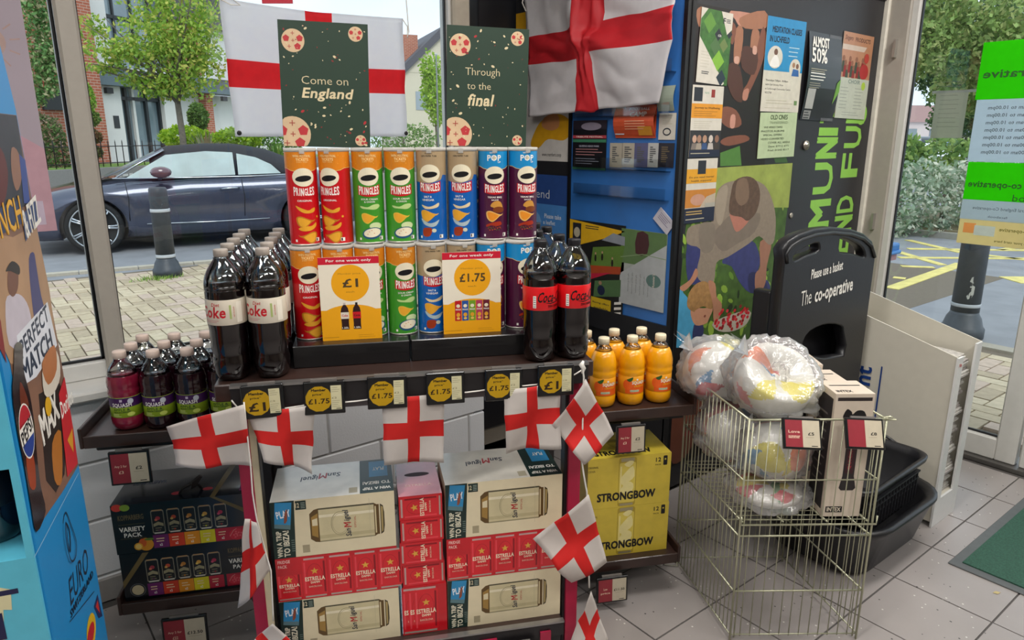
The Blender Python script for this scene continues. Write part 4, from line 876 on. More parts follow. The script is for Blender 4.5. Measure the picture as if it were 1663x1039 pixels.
# bunting strung round the stand
bt = empty('bunting', DS(0, 1.58, .95), 0, 'string of small St George flags draped along the rail and down both sides', 'bunting'); b0 = DS(0, 1.58, .95)
vv = 1.588
def bunt(corners, seed, amp=.010, v=vv, nm=None):
    c = [onV(x, y, v) - b0 for x, y in corners]
    def d(s, t): return _v * (amp * math.sin(5 * s + 3 * t + seed) * (.3 + t) - amp) + _u * (.4 * amp * mnoise.noise(Vector((s * 2, t * 3, seed))))
    o = cloth(grid4(c), 5, FW, FR, d).build('flag', bt)
    return o
FL = [([(272, 690), (396, 653), (407, 757), (288, 750)], .5), ([(403, 667), (513, 654), (508, 766), (432, 742)], 1.5), ([(621, 645), (720, 638), (720, 748), (623, 752)], 2.2), ([(815, 630), (908, 620), (907, 722), (820, 733)], 3.1),
      ([(948, 612), (995, 702), (945, 750), (897, 690)], 4.2), ([(953, 798), (983, 908), (927, 944), (866, 876)], 5.0), ([(958, 954), (984, 1030), (955, 1090), (928, 1040)], 5.5), ([(399, 838), (418, 843), (440, 926), (386, 985)], 6.1), ([(444, 1008), (500, 1058), (445, 1110), (396, 1052)], 6.6)]
for c_, sd in FL: bunt(c_, sd, .012 if sd != 2.2 else .006, vv if sd > 4 or sd < 1 else 1.609)
def cordpts(pts, sag=.004):
    out = []
    for a, b in zip(pts, pts[1:]):
        A_, B_ = onV(*a, vv - .004) - b0, onV(*b, vv - .004) - b0
        for k in range(5): w = k / 5; out.append(A_.lerp(B_, w) - Vector((0, 0, sag * math.sin(PI * w))))
    out.append(onV(*pts[-1], vv - .004) - b0); return out
vv = 1.611
MB().tube(cordpts([(376, 650), (396, 668), (510, 655), (622, 645), (720, 639), (815, 628), (908, 618), (946, 600)]), .0018, CORD).build('cord', bt)
vv = 1.588
MB().tube(cordpts([(946, 590), (948, 612), (946, 700), (945, 750), (953, 798), (955, 870), (957, 954)]), .0022, CORD).build('cord', bt)
MB().tube(cordpts([(396, 653), (407, 757), (410, 800), (417, 843), (440, 926), (444, 1008)]), .0018, CORD).build('cord', bt)
kn = onV(946, 594, vv) - b0; MB().tube([kn + Vector((0, 0, -.02)), kn + Vector((.004, 0, -.008)), kn + Vector((-.004, 0, .004)), kn + Vector((.003, 0, .012))], [.003, .006, .007, .003], CORD).build('knot', bt)

# ================================================================== NOTICE CABINET (corner unit)
KX, KY, KZ = 2.22, 1.78, 2.35
KB = P('#27262a', .42, nz=.06); KB2 = P('#1a1a1e', .4)
kc = empty('notice_cabinet', (KX, KY, 0), 0, 'tall black corner cabinet with community posters and a blue leaflet board', 'cabinet')
KW = 3.655 - KX
MB().box((.0, .02, 0), (KW, .95, KZ), KB2).build('body', kc)
# printed front door leaf
fr = MB().box((.02, 0, .02), (KW, .02, 2.12), KB)
A = Art(eps=.00012, base=.0003)
def Q(x, y): p = onY(x, y, KY); return (p.x - KX, p.z)
def Z4(x, y): a, b = Q(1080 + x / 3.464, y / 3.464); return (max(a, .024), b)           # crop scales used while tracing
def Z3(x, y): a, b = Q(1080 + x / 3.247, 260 + y / 3.247); return (max(a, .024), b)
SKIN, SKIN2, SKIN3 = P('#9c6a50', .5), P('#7a4a38', .5), P('#4c2c22', .5)
A.poly([Z4(150, -40), Z4(165, 15), Z4(570, 92), Z4(560, 930), Z4(80, 950)], P('#1c1413', .45))
A.poly([Z4(*p) for p in ((370, 60), (560, 95), (562, 160), (430, 150), (395, 110))], P('#b98470', .5), sm=3)
for pts, m in ((((420, 100), (560, 60), (570, 150), (450, 160)), SKIN), (((400, 160), (440, 170), (420, 350), (385, 345)), SKIN), (((490, 170), (530, 180), (520, 310), (480, 300)), SKIN), (((370, 120), (400, 160), (380, 250), (360, 210)), SKIN2), (((540, 170), (565, 180), (560, 300), (520, 420), (450, 560), (430, 520), (480, 430)), SKIN2),
    (((330, 600), (400, 620), (430, 700), (360, 720), (300, 660)), SKIN2), (((350, 770), (450, 760), (470, 790), (360, 820), (310, 800)), SKIN2), (((440, 260), (520, 300), (500, 420), (430, 380)), SKIN3), (((360, 360), (420, 380), (440, 560), (390, 560), (350, 470)), SKIN3), (((370, 650), (395, 650), (390, 715), (365, 715)), P('#c08a78', .5)), (((440, 510), (470, 500), (460, 560), (435, 560)), P('#b07a66', .5)), (((390, 320), (415, 320), (412, 355), (390, 355)), P('#c79a88', .5)), (((495, 260), (515, 265), (512, 305), (492, 300)), P('#c79a88', .5)), (((170, 60), (215, 40), (220, 120), (190, 150)), SKIN)):
    A.poly([Z4(*p) for p in pts], m, sm=3)
A.poly([Z4(310, 860), Z4(420, 820), Z4(430, 930), Z4(310, 935)], P('#4c7a34', .5)); A.poly([Z4(610, 880), Z4(680, 880), Z4(690, 915), Z4(620, 915)], P('#3c5c30', .5))
# garden photograph: bending man, child and a bowl of strawberries
G0 = [Z3(270, 40), Z3(672, 15), Z3(560, 1000), Z3(20, 1110), Z3(60, 720), Z3(110, 340)]
A.poly(G0, P('#3f5c22', .5, nz=.3, ns=20)); A.poly([Z3(270, 40), Z3(672, 15), Z3(650, 250), Z3(260, 250)], P('#93a04c', .5, nz=.2, ns=14))
rr = random.Random(3)
for k in range(150):
    x = rr.uniform(90, 640); y = rr.uniform(170, 900); x = min(x, 655 - (y - 15) * .11) - 8
    if y < 300 and x < 270: continue
    s = rr.uniform(.010, .028) * (.6 + y / 1200); c = rr.choice(['#5c8228', '#7c9c34', '#8fb040', '#2c4418', '#486a22', '#1f3014'] if y > 330 else ['#8aa040', '#a0ac50', '#7c9438']); a, b = Z3(x, y); A.ell(a, b, s, s * rr.uniform(.4, .8), P(c, .5), 8, rot=rr.uniform(0, 180))
JE, JE2, SW, SW2, HAIR = P('#34386c', .5, nz=.15), P('#262850', .5), P('#8a7c6c', .5, nz=.08, ns=60), P('#7a6d60', .5), P('#5c4638', .5, nz=.2, ns=50)
def bl(pts, m, sm=3): A.poly([Z3(*p) for p in pts], m, sm=sm)
bl(((115, 440), (180, 450), (210, 560), (190, 640), (120, 640)), JE); bl(((300, 530), (450, 420), (500, 520), (490, 600), (545, 640), (545, 690), (450, 700), (390, 640), (350, 560)), JE); bl(((440, 600), (500, 600), (540, 680), (450, 700)), JE2)
bl(((500, 430), (560, 430), (535, 560), (530, 640), (505, 690), (475, 680), (475, 600), (500, 560)), P('#9a6c56', .5))
bl(((270, 180), (310, 125), (380, 105), (440, 95), (520, 130), (560, 200), (582, 300), (575, 420), (545, 445), (495, 400), (440, 440), (330, 510), (270, 540), (255, 640), (190, 640), (165, 590), (185, 470), (115, 440), (120, 360), (180, 335), (240, 330)), SW)
bl(((345, 290), (400, 300), (500, 280), (470, 380), (380, 440), (300, 480), (250, 400), (300, 330)), SW2); bl(((180, 340), (260, 340), (250, 470), (190, 480)), P('#7e7264', .5)); bl(((300, 140), (330, 150), (300, 330), (270, 320), (265, 200)), P('#9c8e7c', .5))
bl(((345, 275), (440, 300), (420, 345), (375, 378), (352, 330)), P('#b07260', .5)); bl(((335, 260), (345, 180), (365, 110), (430, 85), (480, 110), (500, 180), (485, 260), (460, 300), (430, 320), (400, 300), (350, 290)), HAIR); bl(((380, 110), (430, 100), (440, 200), (400, 240), (370, 200)), P('#7a6250', .5))
bl(((20, 700), (95, 700), (140, 760), (160, 860), (145, 1000), (10, 1110)), P('#4a9ac0', .5, nz=.08)); bl(((75, 670), (130, 630), (160, 570), (172, 600), (150, 640), (100, 690)), P('#b07c60', .5)); bl(((150, 870), (200, 870), (190, 960), (145, 990)), P('#30345c', .5))
bl(((140, 780), (200, 780), (250, 780), (232, 830), (215, 860), (160, 870), (135, 820)), P('#c08a6c', .5)); bl(((115, 770), (125, 700), (165, 650), (215, 640), (255, 690), (270, 750), (240, 785), (200, 770), (160, 790), (150, 800)), P('#a07848', .5, nz=.2, ns=50)); A.ell(*Z3(208, 822), .008, .006, P('#8a4c3c', .5), 8)
bl(((225, 640), (262, 650), (270, 720), (298, 760), (285, 830), (255, 850), (250, 760)), P('#b07c60', .5)); bl(((255, 850), (440, 790), (430, 860), (360, 900), (280, 900)), P('#b9b0a0', .5))
for k in range(60):
    a = rr.uniform(0, 6.28); q = rr.random() ** .5; A.ell(*Z3(350 + 88 * q * math.cos(a) + 0 * q, 828 + 62 * q * math.sin(a) - .25 * 88 * q * math.cos(a)), .010, .008, P(rr.choice(['#b0141c', '#c8202a', '#8c1018', '#d83440']), .4), 8)
# vertical lettering
LG = P('#8cc44c', .5, nz=.03)
def vword(letters, x0, x1):
    for c, ya, yb in letters:
        xm = .5 * (x0 + x1); za, zb = Q(1080 + 0, 0)[1], 0
        z1 = onY(1375, ya, KY).z; z0 = onY(1375, yb, KY).z; A.text(c, xm - KX, (z0 + z1) / 2, (z1 - z0) * .92, (x1 - x0), LG, .06, 0, 90)
zc = 3.17
vword((('Y', 138, 168), ('T', 172, 202), ('I', 207, 221), ('N', 224, 255), ('U', 260, 313), ('M', 320, 364), ('M', 372, 420), ('O', 428, 470), ('C', 478, 520)), 3.175, 3.345)
vword((('D', 130, 160), ('N', 166, 199), ('U', 203, 242), ('F', 247, 290), ('D', 316, 346), ('N', 350, 377), ('E', 381, 412), ('P', 420, 452), ('S', 460, 492)), 3.415, 3.575)
A.ell(3.55 - KX, 1.60, .05, .05, LG, 20)
# dark portrait low on the front
A.poly([(.01, .12), (.26, .12), (.26, .62), (.01, .66)], P('#120c0c', .5)); A.poly([(.03, .16), (.13, .14), (.21, .24), (.22, .40), (.17, .54), (.07, .58), (.02, .48)], P('#6a3c2c', .5), sm=4); A.poly([(.02, .46), (.10, .56), (.2, .5), (.24, .62), (.02, .64)], P('#120a0a', .5), sm=3)
A.ell(.09, .42, .02, .007, P('#1c0e0c', .5), 10); A.ell(.17, .41, .018, .006, P('#1c0e0c', .5), 10); A.poly([(.12, .41), (.15, .33), (.12, .31), (.105, .33)], P('#7c4c38', .5), sm=2); A.ell(.125, .25, .030, .010, P('#7a342c', .5), 12)
A.put(fr, flat((0, 0, 0), XF, ZU)); dl = fr.build('door', kc)
MB().box((0, -.006, .0), (.022, .03, KZ), BLK).build('corner_trim', kc, bevel=.003)
MB().lathe([(.020, 0), (.022, .004), (.020, .010), (.011, .011), (.011, .016), (.001, .016)], P('#b0a89c', .3, metal=.8), 20, axis=Matrix.Rotation(PI / 2, 3, 'X'), c=(3.068 - KX, -.001, 1.457)).build('lock', dl)
MB().lathe([(.012, 0), (.013, .003), (.006, .004), (.001, .004)], P('#b0a89c', .3, metal=.6), 16, axis=Matrix.Rotation(PI / 2, 3, 'X'), c=(3.008 - KX, -.001, 1.146)).build('keyhole', dl)
# top fascia lines
MB().box((.0, -.008, 2.12), (KW, .02, KZ), KB2).build('fascia', kc)
# side: leaflet board and wall posters, on the plane X = KX
BLU = P('#3472bc', .35, nz=.12, ns=5, coat=.3); BLD = P('#123c78', .45)
def QX(x, y, X=KX): p = onX(x, y, X); return p
side = MB(); bb = lambda y0, z0, y1, z1, t, m: side.box((-t, y0 - KY, z0), (0, y1 - KY, z1), m)
bb(1.795, .70, 2.395, 2.12, .010, BLU); side.build('leaflet_board', kc)
MB().box((-.022, 0, .62), (0, .018, KZ), BLK).box((-.018, .615, .62), (0, .632, 2.12), BLK).box((-.018, .018, .66), (0, .615, .75), KB2).build('board_frame', kc)
for z in (1.755, 1.388, 1.305, 1.276, 1.60):
    if z == 1.305: continue
    MB().box((-.040, .05, z - .022), (-.036, .57, z + .022), ACR).box((-.040, .05, z - .026), (-.010, .57, z - .022), ACR).build('acrylic_strip', kc)
# wall posters further back on the side
wp = MB(); wp.box((-.008, 2.415 - KY, .62), (0, 2.80 - KY, 2.12), P('#232327', .4))
A = Art(base=.0004)          # x axis = -Y from the far edge so that it reads left to right
y0 = 2.80
def QS(x, y): p = onX(x, y, KX - .008); return (y0 - p.y, p.z)
A.rect(.0, 1.385, .384, 2.05, P('#cfcac4', .4)); A.rect(0, 1.80, .384, 2.05, P('#e0a81c', .4)); A.text('ral', y0 - 2.735, 1.845, .085, .045, P('#3a2c12', .5), .02); A.text('tion', y0 - 2.70, 1.78, .03, .02, GREYT)
A.poly([QS(*p) for p in ((868, 215), (880, 196), (905, 185), (925, 195), (927, 215), (915, 228), (890, 226), (875, 240), (862, 236))], P('#d8a01c', .4), sm=4); A.poly([QS(*p) for p in ((880, 205), (885, 190), (905, 185), (908, 205), (895, 212))], P('#c98a5a', .4), sm=3); A.text('www.members.coop', y0 - 2.535, 1.412, .135, .022, P('#2a2622', .5), .01)
A.rect(0, 1.385, .07, 1.50, P('#e0a81c', .4)); A.rect(0, 1.185, .384, 1.322, P('#2c4c8c', .45)); A.rect(0, .80, .384, 1.185, P('#4a86c8', .45)); A.poly([(0, 1.185), (.10, 1.185), (.2, 1.10), (.1, 1.02), (0, 1.04)], P('#7aa8d8', .45), sm=3)
A.text('dividend', y0 - 2.66, 1.232, .23, .04, P('#cfd4dc', .4), -.005); A.text('Please take', y0 - 2.52, 1.13, .12, .022, P('#cfd8e4', .4), .02); A.text('a leaflet', y0 - 2.545, 1.10, .085, .020, P('#cfd8e4', .4), .02)
A.put(wp, flat((-.008, y0 - KY, 0), (0, -1, 0), ZU)); wp.build('wall_poster_panel', kc)

# ---- leaflets pinned to the cabinet: each lifts away
def sheet(name, c, art, base, lab, cat, axis, tilt=0, curl=0., grp='leaflets and notices on the cabinet', thick=.0012):
    """c = (x-or-y left, right, z bottom, top) on the front ('F') or side ('S')"""
    a, b, z0, z1 = c; w, h = abs(b - a), z1 - z0; m = MB()
    if curl:
        n = 8; pr = [(-curl * math.sin(PI * k / n) * (1 if curl > 0 else 1), h * k / n) for k in range(n + 1)]
        for k in range(n):
            m.add([(0, pr[k][0], pr[k][1]), (w, pr[k][0], pr[k][1]), (w, pr[k + 1][0], pr[k + 1][1]), (0, pr[k + 1][0], pr[k + 1][1]), (0, pr[k][0] + thick, pr[k][1]), (w, pr[k][0] + thick, pr[k][1]), (w, pr[k + 1][0] + thick, pr[k + 1][1]), (0, pr[k + 1][0] + thick, pr[k + 1][1])], [(0, 1, 2, 3), (4, 7, 6, 5), (0, 3, 7, 4), (1, 5, 6, 2)], base)
        f0 = lambda x, y, d: Vector((x, -curl * math.sin(PI * min(max(y / h, 0), 1)) - d - .0015, y))
    else:
        m.box((0, 0, 0), (w, thick, h), base); f0 = flat((0, 0, 0), XF, ZU)
    if art:
        B = Art(base=.0003); art(B, w, h); B.put(m, f0)
    loc, rot = ((a, KY - .004, z0), (0, R(tilt), 0)) if axis == 'F' else ((KX - .0135 - thick, a, z0), (0, 0, -PI / 2))
    o = m.build(name, None, loc, label=lab, cat=cat, group=grp, rot=rot)
    if axis == 'S' and tilt: o.rotation_euler = Matrix.Rotation(-PI / 2, 3, 'Z').to_4x4().to_euler() ; o.rotation_mode = 'XYZ'; o.matrix_world = Matrix.Translation(loc) @ Matrix.Rotation(-PI / 2, 4, 'Z') @ Matrix.Rotation(R(tilt), 4, 'Y')
    return o
PW = P('#cfc8ba', .35, coat=.2); PWG = P('#c4c4b8', .35, coat=.2); DKI = P('#22252c', .4)
def a1(A, w, h):
    A.poly([(w * .2, h), (w, h), (w, h * .0), (w * .85, 0), (0, h * .62), (0, h * .85)], P('#3c6a2c', .4, nz=.3, ns=40)); A.poly([(w * .1, 0), (w * .85, 0), (w * .9, h * .03), (.0, h * .62), (0, 0)], PW)
    for x, y, s, c in ((.28, .82, .2, '#5c8c34'), (.52, .52, .18, '#4a6c3c'), (.64, .33, .2, '#7cae34'), (.58, .68, .12, '#22252c'), (.78, .55, .14, '#6a7c44'), (.78, .1, .16, '#22303c'), (.93, .72, .1, '#22252c')): A.poly([(w * x, h * y + w * s), (w * x + w * s, h * y), (w * x, h * y - w * s), (w * x - w * s, h * y)], P(c, .4)); 
    A.poly([(w * .62, h), (w, h), (w, h * .78), (w * .85, h * .7)], PW); A.text('F', w * .74, h * .88, w * .08, h * .08, DKI, .04); A.bars(w * .8, h * .9, w * .16, 3, h * .02, h * .01, DKI); A.text('C3i', w * .62, h * .67, w * .1, h * .03, WHT, .03); A.bars(w * .08, h * .42, w * .3, 6, h * .04, .0012, GREYT); A.bars(w * .14, h * .15, w * .25, 2, h * .025, .003, DKI)
sheet('leaflet', (2.262, 2.452, 1.694, 1.956), a1, PW, 'white and green diamond-pattern leaflet at the top left of the cabinet front', 'leaflet', 'F', 2)
def a2(A, w, h):
    A.rect(0, h * .38, w, h, PW); A.rect(w * .05, h * .78, w * .32, h * .97, DKI); A.rect(w * .6, h * .84, w * .72, h * .95, P('#8c2c24', .4)); A.text('NHS', w * .46, h * .9, w * .14, h * .03, P('#4a8a6c', .4)); A.rect(0, h * .55, w, h * .75, P('#d89020', .4)); A.text('Journey to Wellbeing', w * .5, h * .69, w * .82, h * .035, P('#4a3010', .4), .02)
    A.bars(w * .08, h * .64, w * .8, 3, h * .03, .002, P('#a06a14', .4)); A.bars(w * .1, h * .50, w * .7, 4, h * .03, .0015, GREYT); A.rect(0, 0, w, h * .38, P('#2c2a2c', .4)); A.rect(0, h * .0, w, h * .1, P('#1b2238', .4)); A.bars(w * .05, h * .05, w * .8, 1, .01, .003, GREYT)
    for k, (x, c) in enumerate(((.15, '#c09a84'), (.3, '#a07a64'), (.48, '#b08a70'), (.68, '#c8bcb0'), (.88, '#8a6450'))): A.ell(w * x, h * .26, w * .07, h * .055, P(c, .5), 12); A.poly([(w * (x - .1), h * .11), (w * (x + .1), h * .11), (w * (x + .07), h * .2), (w * (x - .07), h * .2)], P(['#7a7068', '#a09484', '#36507c', '#b8b0a8', '#3c342e'][k], .5))
sheet('leaflet', (2.246, 2.436, 1.418, 1.684), a2, PW, 'orange-banded wellbeing leaflet with people along its foot, left edge of the front', 'leaflet', 'F')
def a3(A, w, h):
    A.rect(0, h * .62, w, h * .84, P('#d89a1c', .4)); A.rect(w * .36, h * .76, w * .62, h * .97, DKI); A.text('Do you need mental', w * .5, h * .71, w * .8, h * .035, P('#3a2810', .4), .02); A.text('health support?', w * .5, h * .655, w * .66, h * .035, P('#3a2810', .4), .02); A.rect(0, h * .24, w, h * .52, P('#c07c2c', .4)); A.ell(w * .42, h * .36, w * .24, h * .09, P('#c09078', .5)); A.poly([(w * .5, h * .24), (w, h * .24), (w, h * .45), (w * .7, h * .4)], P('#b8a894', .5)); A.rect(w * .66, h * .12, w, h * .3, P('#a8a498', .4)); A.rect(0, 0, w, h * .23, P('#1b2238', .4)); A.bars(w * .06, h * .17, w * .55, 2, h * .04, .004, P('#c0a060', .4)); A.bars(w * .06, h * .05, w * .8, 1, h * .04, .004, GREYT)
sheet('leaflet', (2.238, 2.430, 1.165, 1.413), a3, PW, 'orange-banded mental health support leaflet with clasped hands', 'leaflet', 'F')
def a4(A, w, h):
    A.rect(0, h * .44, w, h, P('#1f84b8', .35)); A.text('MEDITATION CLASSES', w * .52, h * .875, w * .76, h * .062, P('#12263c', .4), .05); A.text('IN LICHFIELD', w * .34, h * .775, w * .50, h * .062, P('#12263c', .4), .05); A.bars(w * .6, h * .70, w * .32, 3, h * .045, .003, P('#bcd4dc', .4))
    A.ell(w * .26, h * .585, w * .19, h * .12, PW); A.ell(w * .27, h * .64, w * .05, h * .035, P('#6a4c3c', .5), 12); A.poly([(w * .14, h * .49), (w * .38, h * .49), (w * .34, h * .58), (w * .27, h * .61), (w * .2, h * .58)], P('#e4e0da', .4), sm=2); A.ell(w * .80, h * .48, w * .15, h * .11, PW); A.ell(w * .76, h * .52, w * .04, h * .03, P('#a07858', .5), 10); A.ell(w * .86, h * .51, w * .04, h * .03, P('#7a5444', .5), 10); A.poly([(w * .72, h * .4), (w * .92, h * .4), (w * .9, h * .47), (w * .75, h * .48)], P('#2c5c9c', .4))
    A.text('Thursdays 7.00pm - 8.00pm', w * .36, h * .335, w * .58, h * .026, P('#2c2c2c', .5), .01); A.text('with Carl Stoney Price', w * .30, h * .29, w * .46, h * .024, P('#2c2c2c', .5)); A.text('at Curborough Community Centre', w * .40, h * .245, w * .66, h * .024, P('#2c2c2c', .5)); A.text('WS13 7NY', w * .16, h * .205, w * .18, h * .022, P('#2c2c2c', .5)); A.bars(w * .12, h * .12, w * .7, 2, h * .03, .002, GREYT); A.rect(w * .86, h * .08, w * .94, h * .13, P('#6c8a54', .4)); A.bars(w * .1, h * .04, w * .8, 1, .01, .0015, GREYT)
sheet('notice', (2.692, 2.978, 1.597, 1.966), a4, PW, 'blue and cream meditation classes notice in the middle of the cabinet front', 'notice', 'F', 0)
def a5(A, w, h):
    A.text('OLD CINES', w * .5, h * .9, w * .46, h * .10, P('#4a5c3c', .4), .04); A.text('TRANSFERRED', w * .5, h * .78, w * .5, h * .05, P('#5c6c4c', .4))
    for k, (s, ww) in enumerate((('VHS VIDEO TAPES', .5), ('PHOTOS ALBUMS', .62), ('SPECIAL OFFERS', .5), ('VIDEO CONVERTED', .62), ('COVER ALL AREAS', .6), ('Dave: 07712 4771', .56), ('Fred: 01543 8217', .58))): A.text(s, w * (.36 if k < 4 else .55), h * (.68 - .085 * k), w * ww, h * .042, P('#4c5840', .5), .02)
sheet('notice', (2.700, 2.978, 1.405, 1.592), a5, P('#b4c49c', .5), 'pale green small-ads notice hanging below the meditation notice', 'notice', 'F', -1)
def a6(A, w, h):
    A.rect(w * .62, 0, w, h, P('#57575a', .35, nz=.3, ns=12)); A.poly([(w * .85, h * .2), (w, h * .35), (w, h * .5), (w * .9, h * .45)], P('#6c9c3c', .4))
    A.text('ALMOST', w * .34, h * .89, w * .50, h * .11, WHT, .05); A.text('50%', w * .30, h * .74, w * .46, h * .17, WHT, .07); A.bars(w * .06, h * .58, w * .5, 2, h * .025, .0025, GREYT); A.bars(w * .06, h * .53, w * .46, 3, h * .035, .004, WHT); A.bars(w * .06, h * .42, w * .34, 3, h * .025, .002, GREYT)
    A.rect(w * .05, h * .13, w * .28, h * .36, P('#a8a8a4', .4)); A.rect(w * .05, h * .01, w * .26, h * .11, P('#8a8a88', .4)); A.bars(w * .07, h * .08, w * .16, 3, h * .03, .004, DKI)
sheet('leaflet', (2.998, 3.272, 1.568, 1.935), a6, P('#19191c', .3, coat=.3), 'curling black leaflet headed ALMOST 50%', 'leaflet', 'F', 1, curl=.018)
def a7(A, w, h):
    A.rect(0, h * .48, w, h, P('#b07c5c', .3)); A.text('Singers', w * .18, h * .93, w * .26, h * .07, P('#5c2c1c', .4), .02, .2); A.text('PRODUCTS', w * .64, h * .93, w * .5, h * .05, P('#4c281c', .4), .03); A.poly([(0, h * .86), (w * .8, h * .86), (w * .72, h * .8), (0, h * .8)], P('#c8b4a4', .3))
    for k in range(11): x, y = w * (.08 + .07 * k), h * (.70 - .05 * (k % 3)); A.ell(x, y, w * .045, h * .035, P('#8a5a44', .5), 8); A.poly([(x - w * .05, y - h * .16), (x + w * .05, y - h * .16), (x + w * .04, y - h * .03), (x - w * .04, y - h * .03)], P('#8c2420' if k % 2 else '#3c4434', .5))
    A.ell(w * .78, h * .57, w * .15, h * .09, P('#a82424', .4)); A.ell(w * .82, h * .73, w * .08, h * .06, P('#b03c30', .4)); A.rect(0, 0, w, h * .48, P('#b8bcac', .4)); A.text('CHOIR', w * .5, h * .44, w * .4, h * .05, P('#6c7c74', .4), .03)
    A.bars(w * .08, h * .36, w * .3, 7, h * .04, .0025, P('#8a9088', .5)); A.bars(w * .55, h * .36, w * .32, 7, h * .04, .0025, P('#8a9088', .5)); A.ell(w * .82, h * .40, w * .07, h * .05, P('#a8c440', .4), 10); A.bars(w * .2, h * .07, w * .6, 2, h * .03, .002, P('#8a9088', .5))
sheet('leaflet', (3.290, 3.570, 1.580, 1.958), a7, PW, 'red and brown group-photo leaflet in a plastic sleeve, rightmost on the front', 'leaflet', 'F', 1)
# side leaflets (Y decreases to the right)
def S4(pts): q = [onX(x, y, KX - .012) for x, y in pts]; ys = [p.y for p in q]; zs = [p.z for p in q]; return (max(ys), min(ys), min(zs), max(zs))
def b1(A, w, h):
    A.rect(0, h * .82, w, h, P('#2a2430', .4)); A.ell(w * .55, h * .88, w * .3, h * .08, P('#8c8494', .4)); A.rect(0, h * .64, w, h * .70, P('#b0404a', .4)); A.rect(0, h * .56, w, h * .62, P('#3c7c5c', .4)); A.text('TRIBUTE FESTIVAL', w * .5, h * .67, w * .8, h * .03, WHT, .03); A.text('QUEENS HEAD PARK', w * .5, h * .48, w * .6, h * .04, P('#b8b8c8', .4), .03)
    A.bars(w * .1, h * .41, w * .8, 3, h * .055, h * .016, P('#b07c7c', .4)); A.bars(w * .1, h * .22, w * .7, 3, h * .05, h * .012, P('#b8b8c8', .4)); A.rect(0, 0, w, h * .05, P('#3c7c5c', .4))
sheet('flyer', S4(((932, 196), (984, 277))), b1, P('#15151b', .35), 'dark event flyer with pink and green bands at the left of the leaflet board', 'flyer', 'S', thick=.002)
def b2(A, w, h):
    A.rect(0, 0, w, h, P('#c8502c', .4)); A.rect(w * .02, h * .1, w * .25, h * .95, P('#b8c4cc', .4)); A.text('CAMP', w * .62, h * .72, w * .4, h * .14, P('#e8d8cc', .4), .04); A.text('FOOTBALL', w * .62, h * .88, w * .5, h * .08, P('#e8d8cc', .4), .03); A.rect(w * .62, h * .08, w * .95, h * .35, P('#d8942c', .4)); A.bars(w * .3, h * .5, w * .6, 4, h * .08, h * .03, P('#e09c78', .4))
sheet('flyer', S4(((1003, 172), (1066, 224))), b2, P('#c8502c', .4), 'curled orange camp flyer under the crumpled flag', 'flyer', 'S', curl=.02, thick=.002)
sheet('flyer', S4(((1072, 140), (1096, 180))), None, P('#9aa494', .4), 'grey-green card at the upper right of the leaflet board', 'flyer', 'S', curl=.012, thick=.002)
def b3(A, w, h): A.ell(w * .5, h * .3, w * .25, h * .15, DKI, 14); A.ell(w * .5, h * .3, w * .18, h * .10, PW, 14); A.bars(w * .2, h * .8, w * .6, 4, h * .07, h * .02, GREYT)
sheet('flyer', S4(((1072, 184), (1097, 227))), b3, PW, 'white card with a round logo at the right of the leaflet board', 'flyer', 'S', thick=.002)
for (x0, x1, cc, lb) in ((992, 1011, '#b0a898', 'cream striped card, leftmost in the clear strip'), (1012, 1030, '#b4ac9c', 'cream striped card, second in the clear strip'), (1032, 1052, '#5c5c80', 'purple-grey card in the clear strip'), (1054, 1069, '#b8b8b4', 'white card with a sketch in the clear strip'), (1071, 1094, '#2a2830', 'dark card at the right of the clear strip')):
    def b4(A, w, h, cc=cc): A.bars(w * .2, h * .8, w * .6, 8, h * .085, h * .05, P('#5c5c5c' if cc != '#2a2830' else '#6a5c44', .5), .6)
    sheet('card', S4(((x0, 232), (x1, 272))), b4, P(cc, .4), lb, 'card', 'S', thick=.0025, grp='cards in the clear strip')
sheet('card', S4(((1063, 330), (1092, 358))), lambda A, w, h: A.bars(w * .15, h * .75, w * .7, 4, h * .13, h * .05, P('#8a8098', .5)), P('#c8c4cc', .4), 'white card pinned askew on the edge of the blue board', 'card', 'S', tilt=38, thick=.0042)
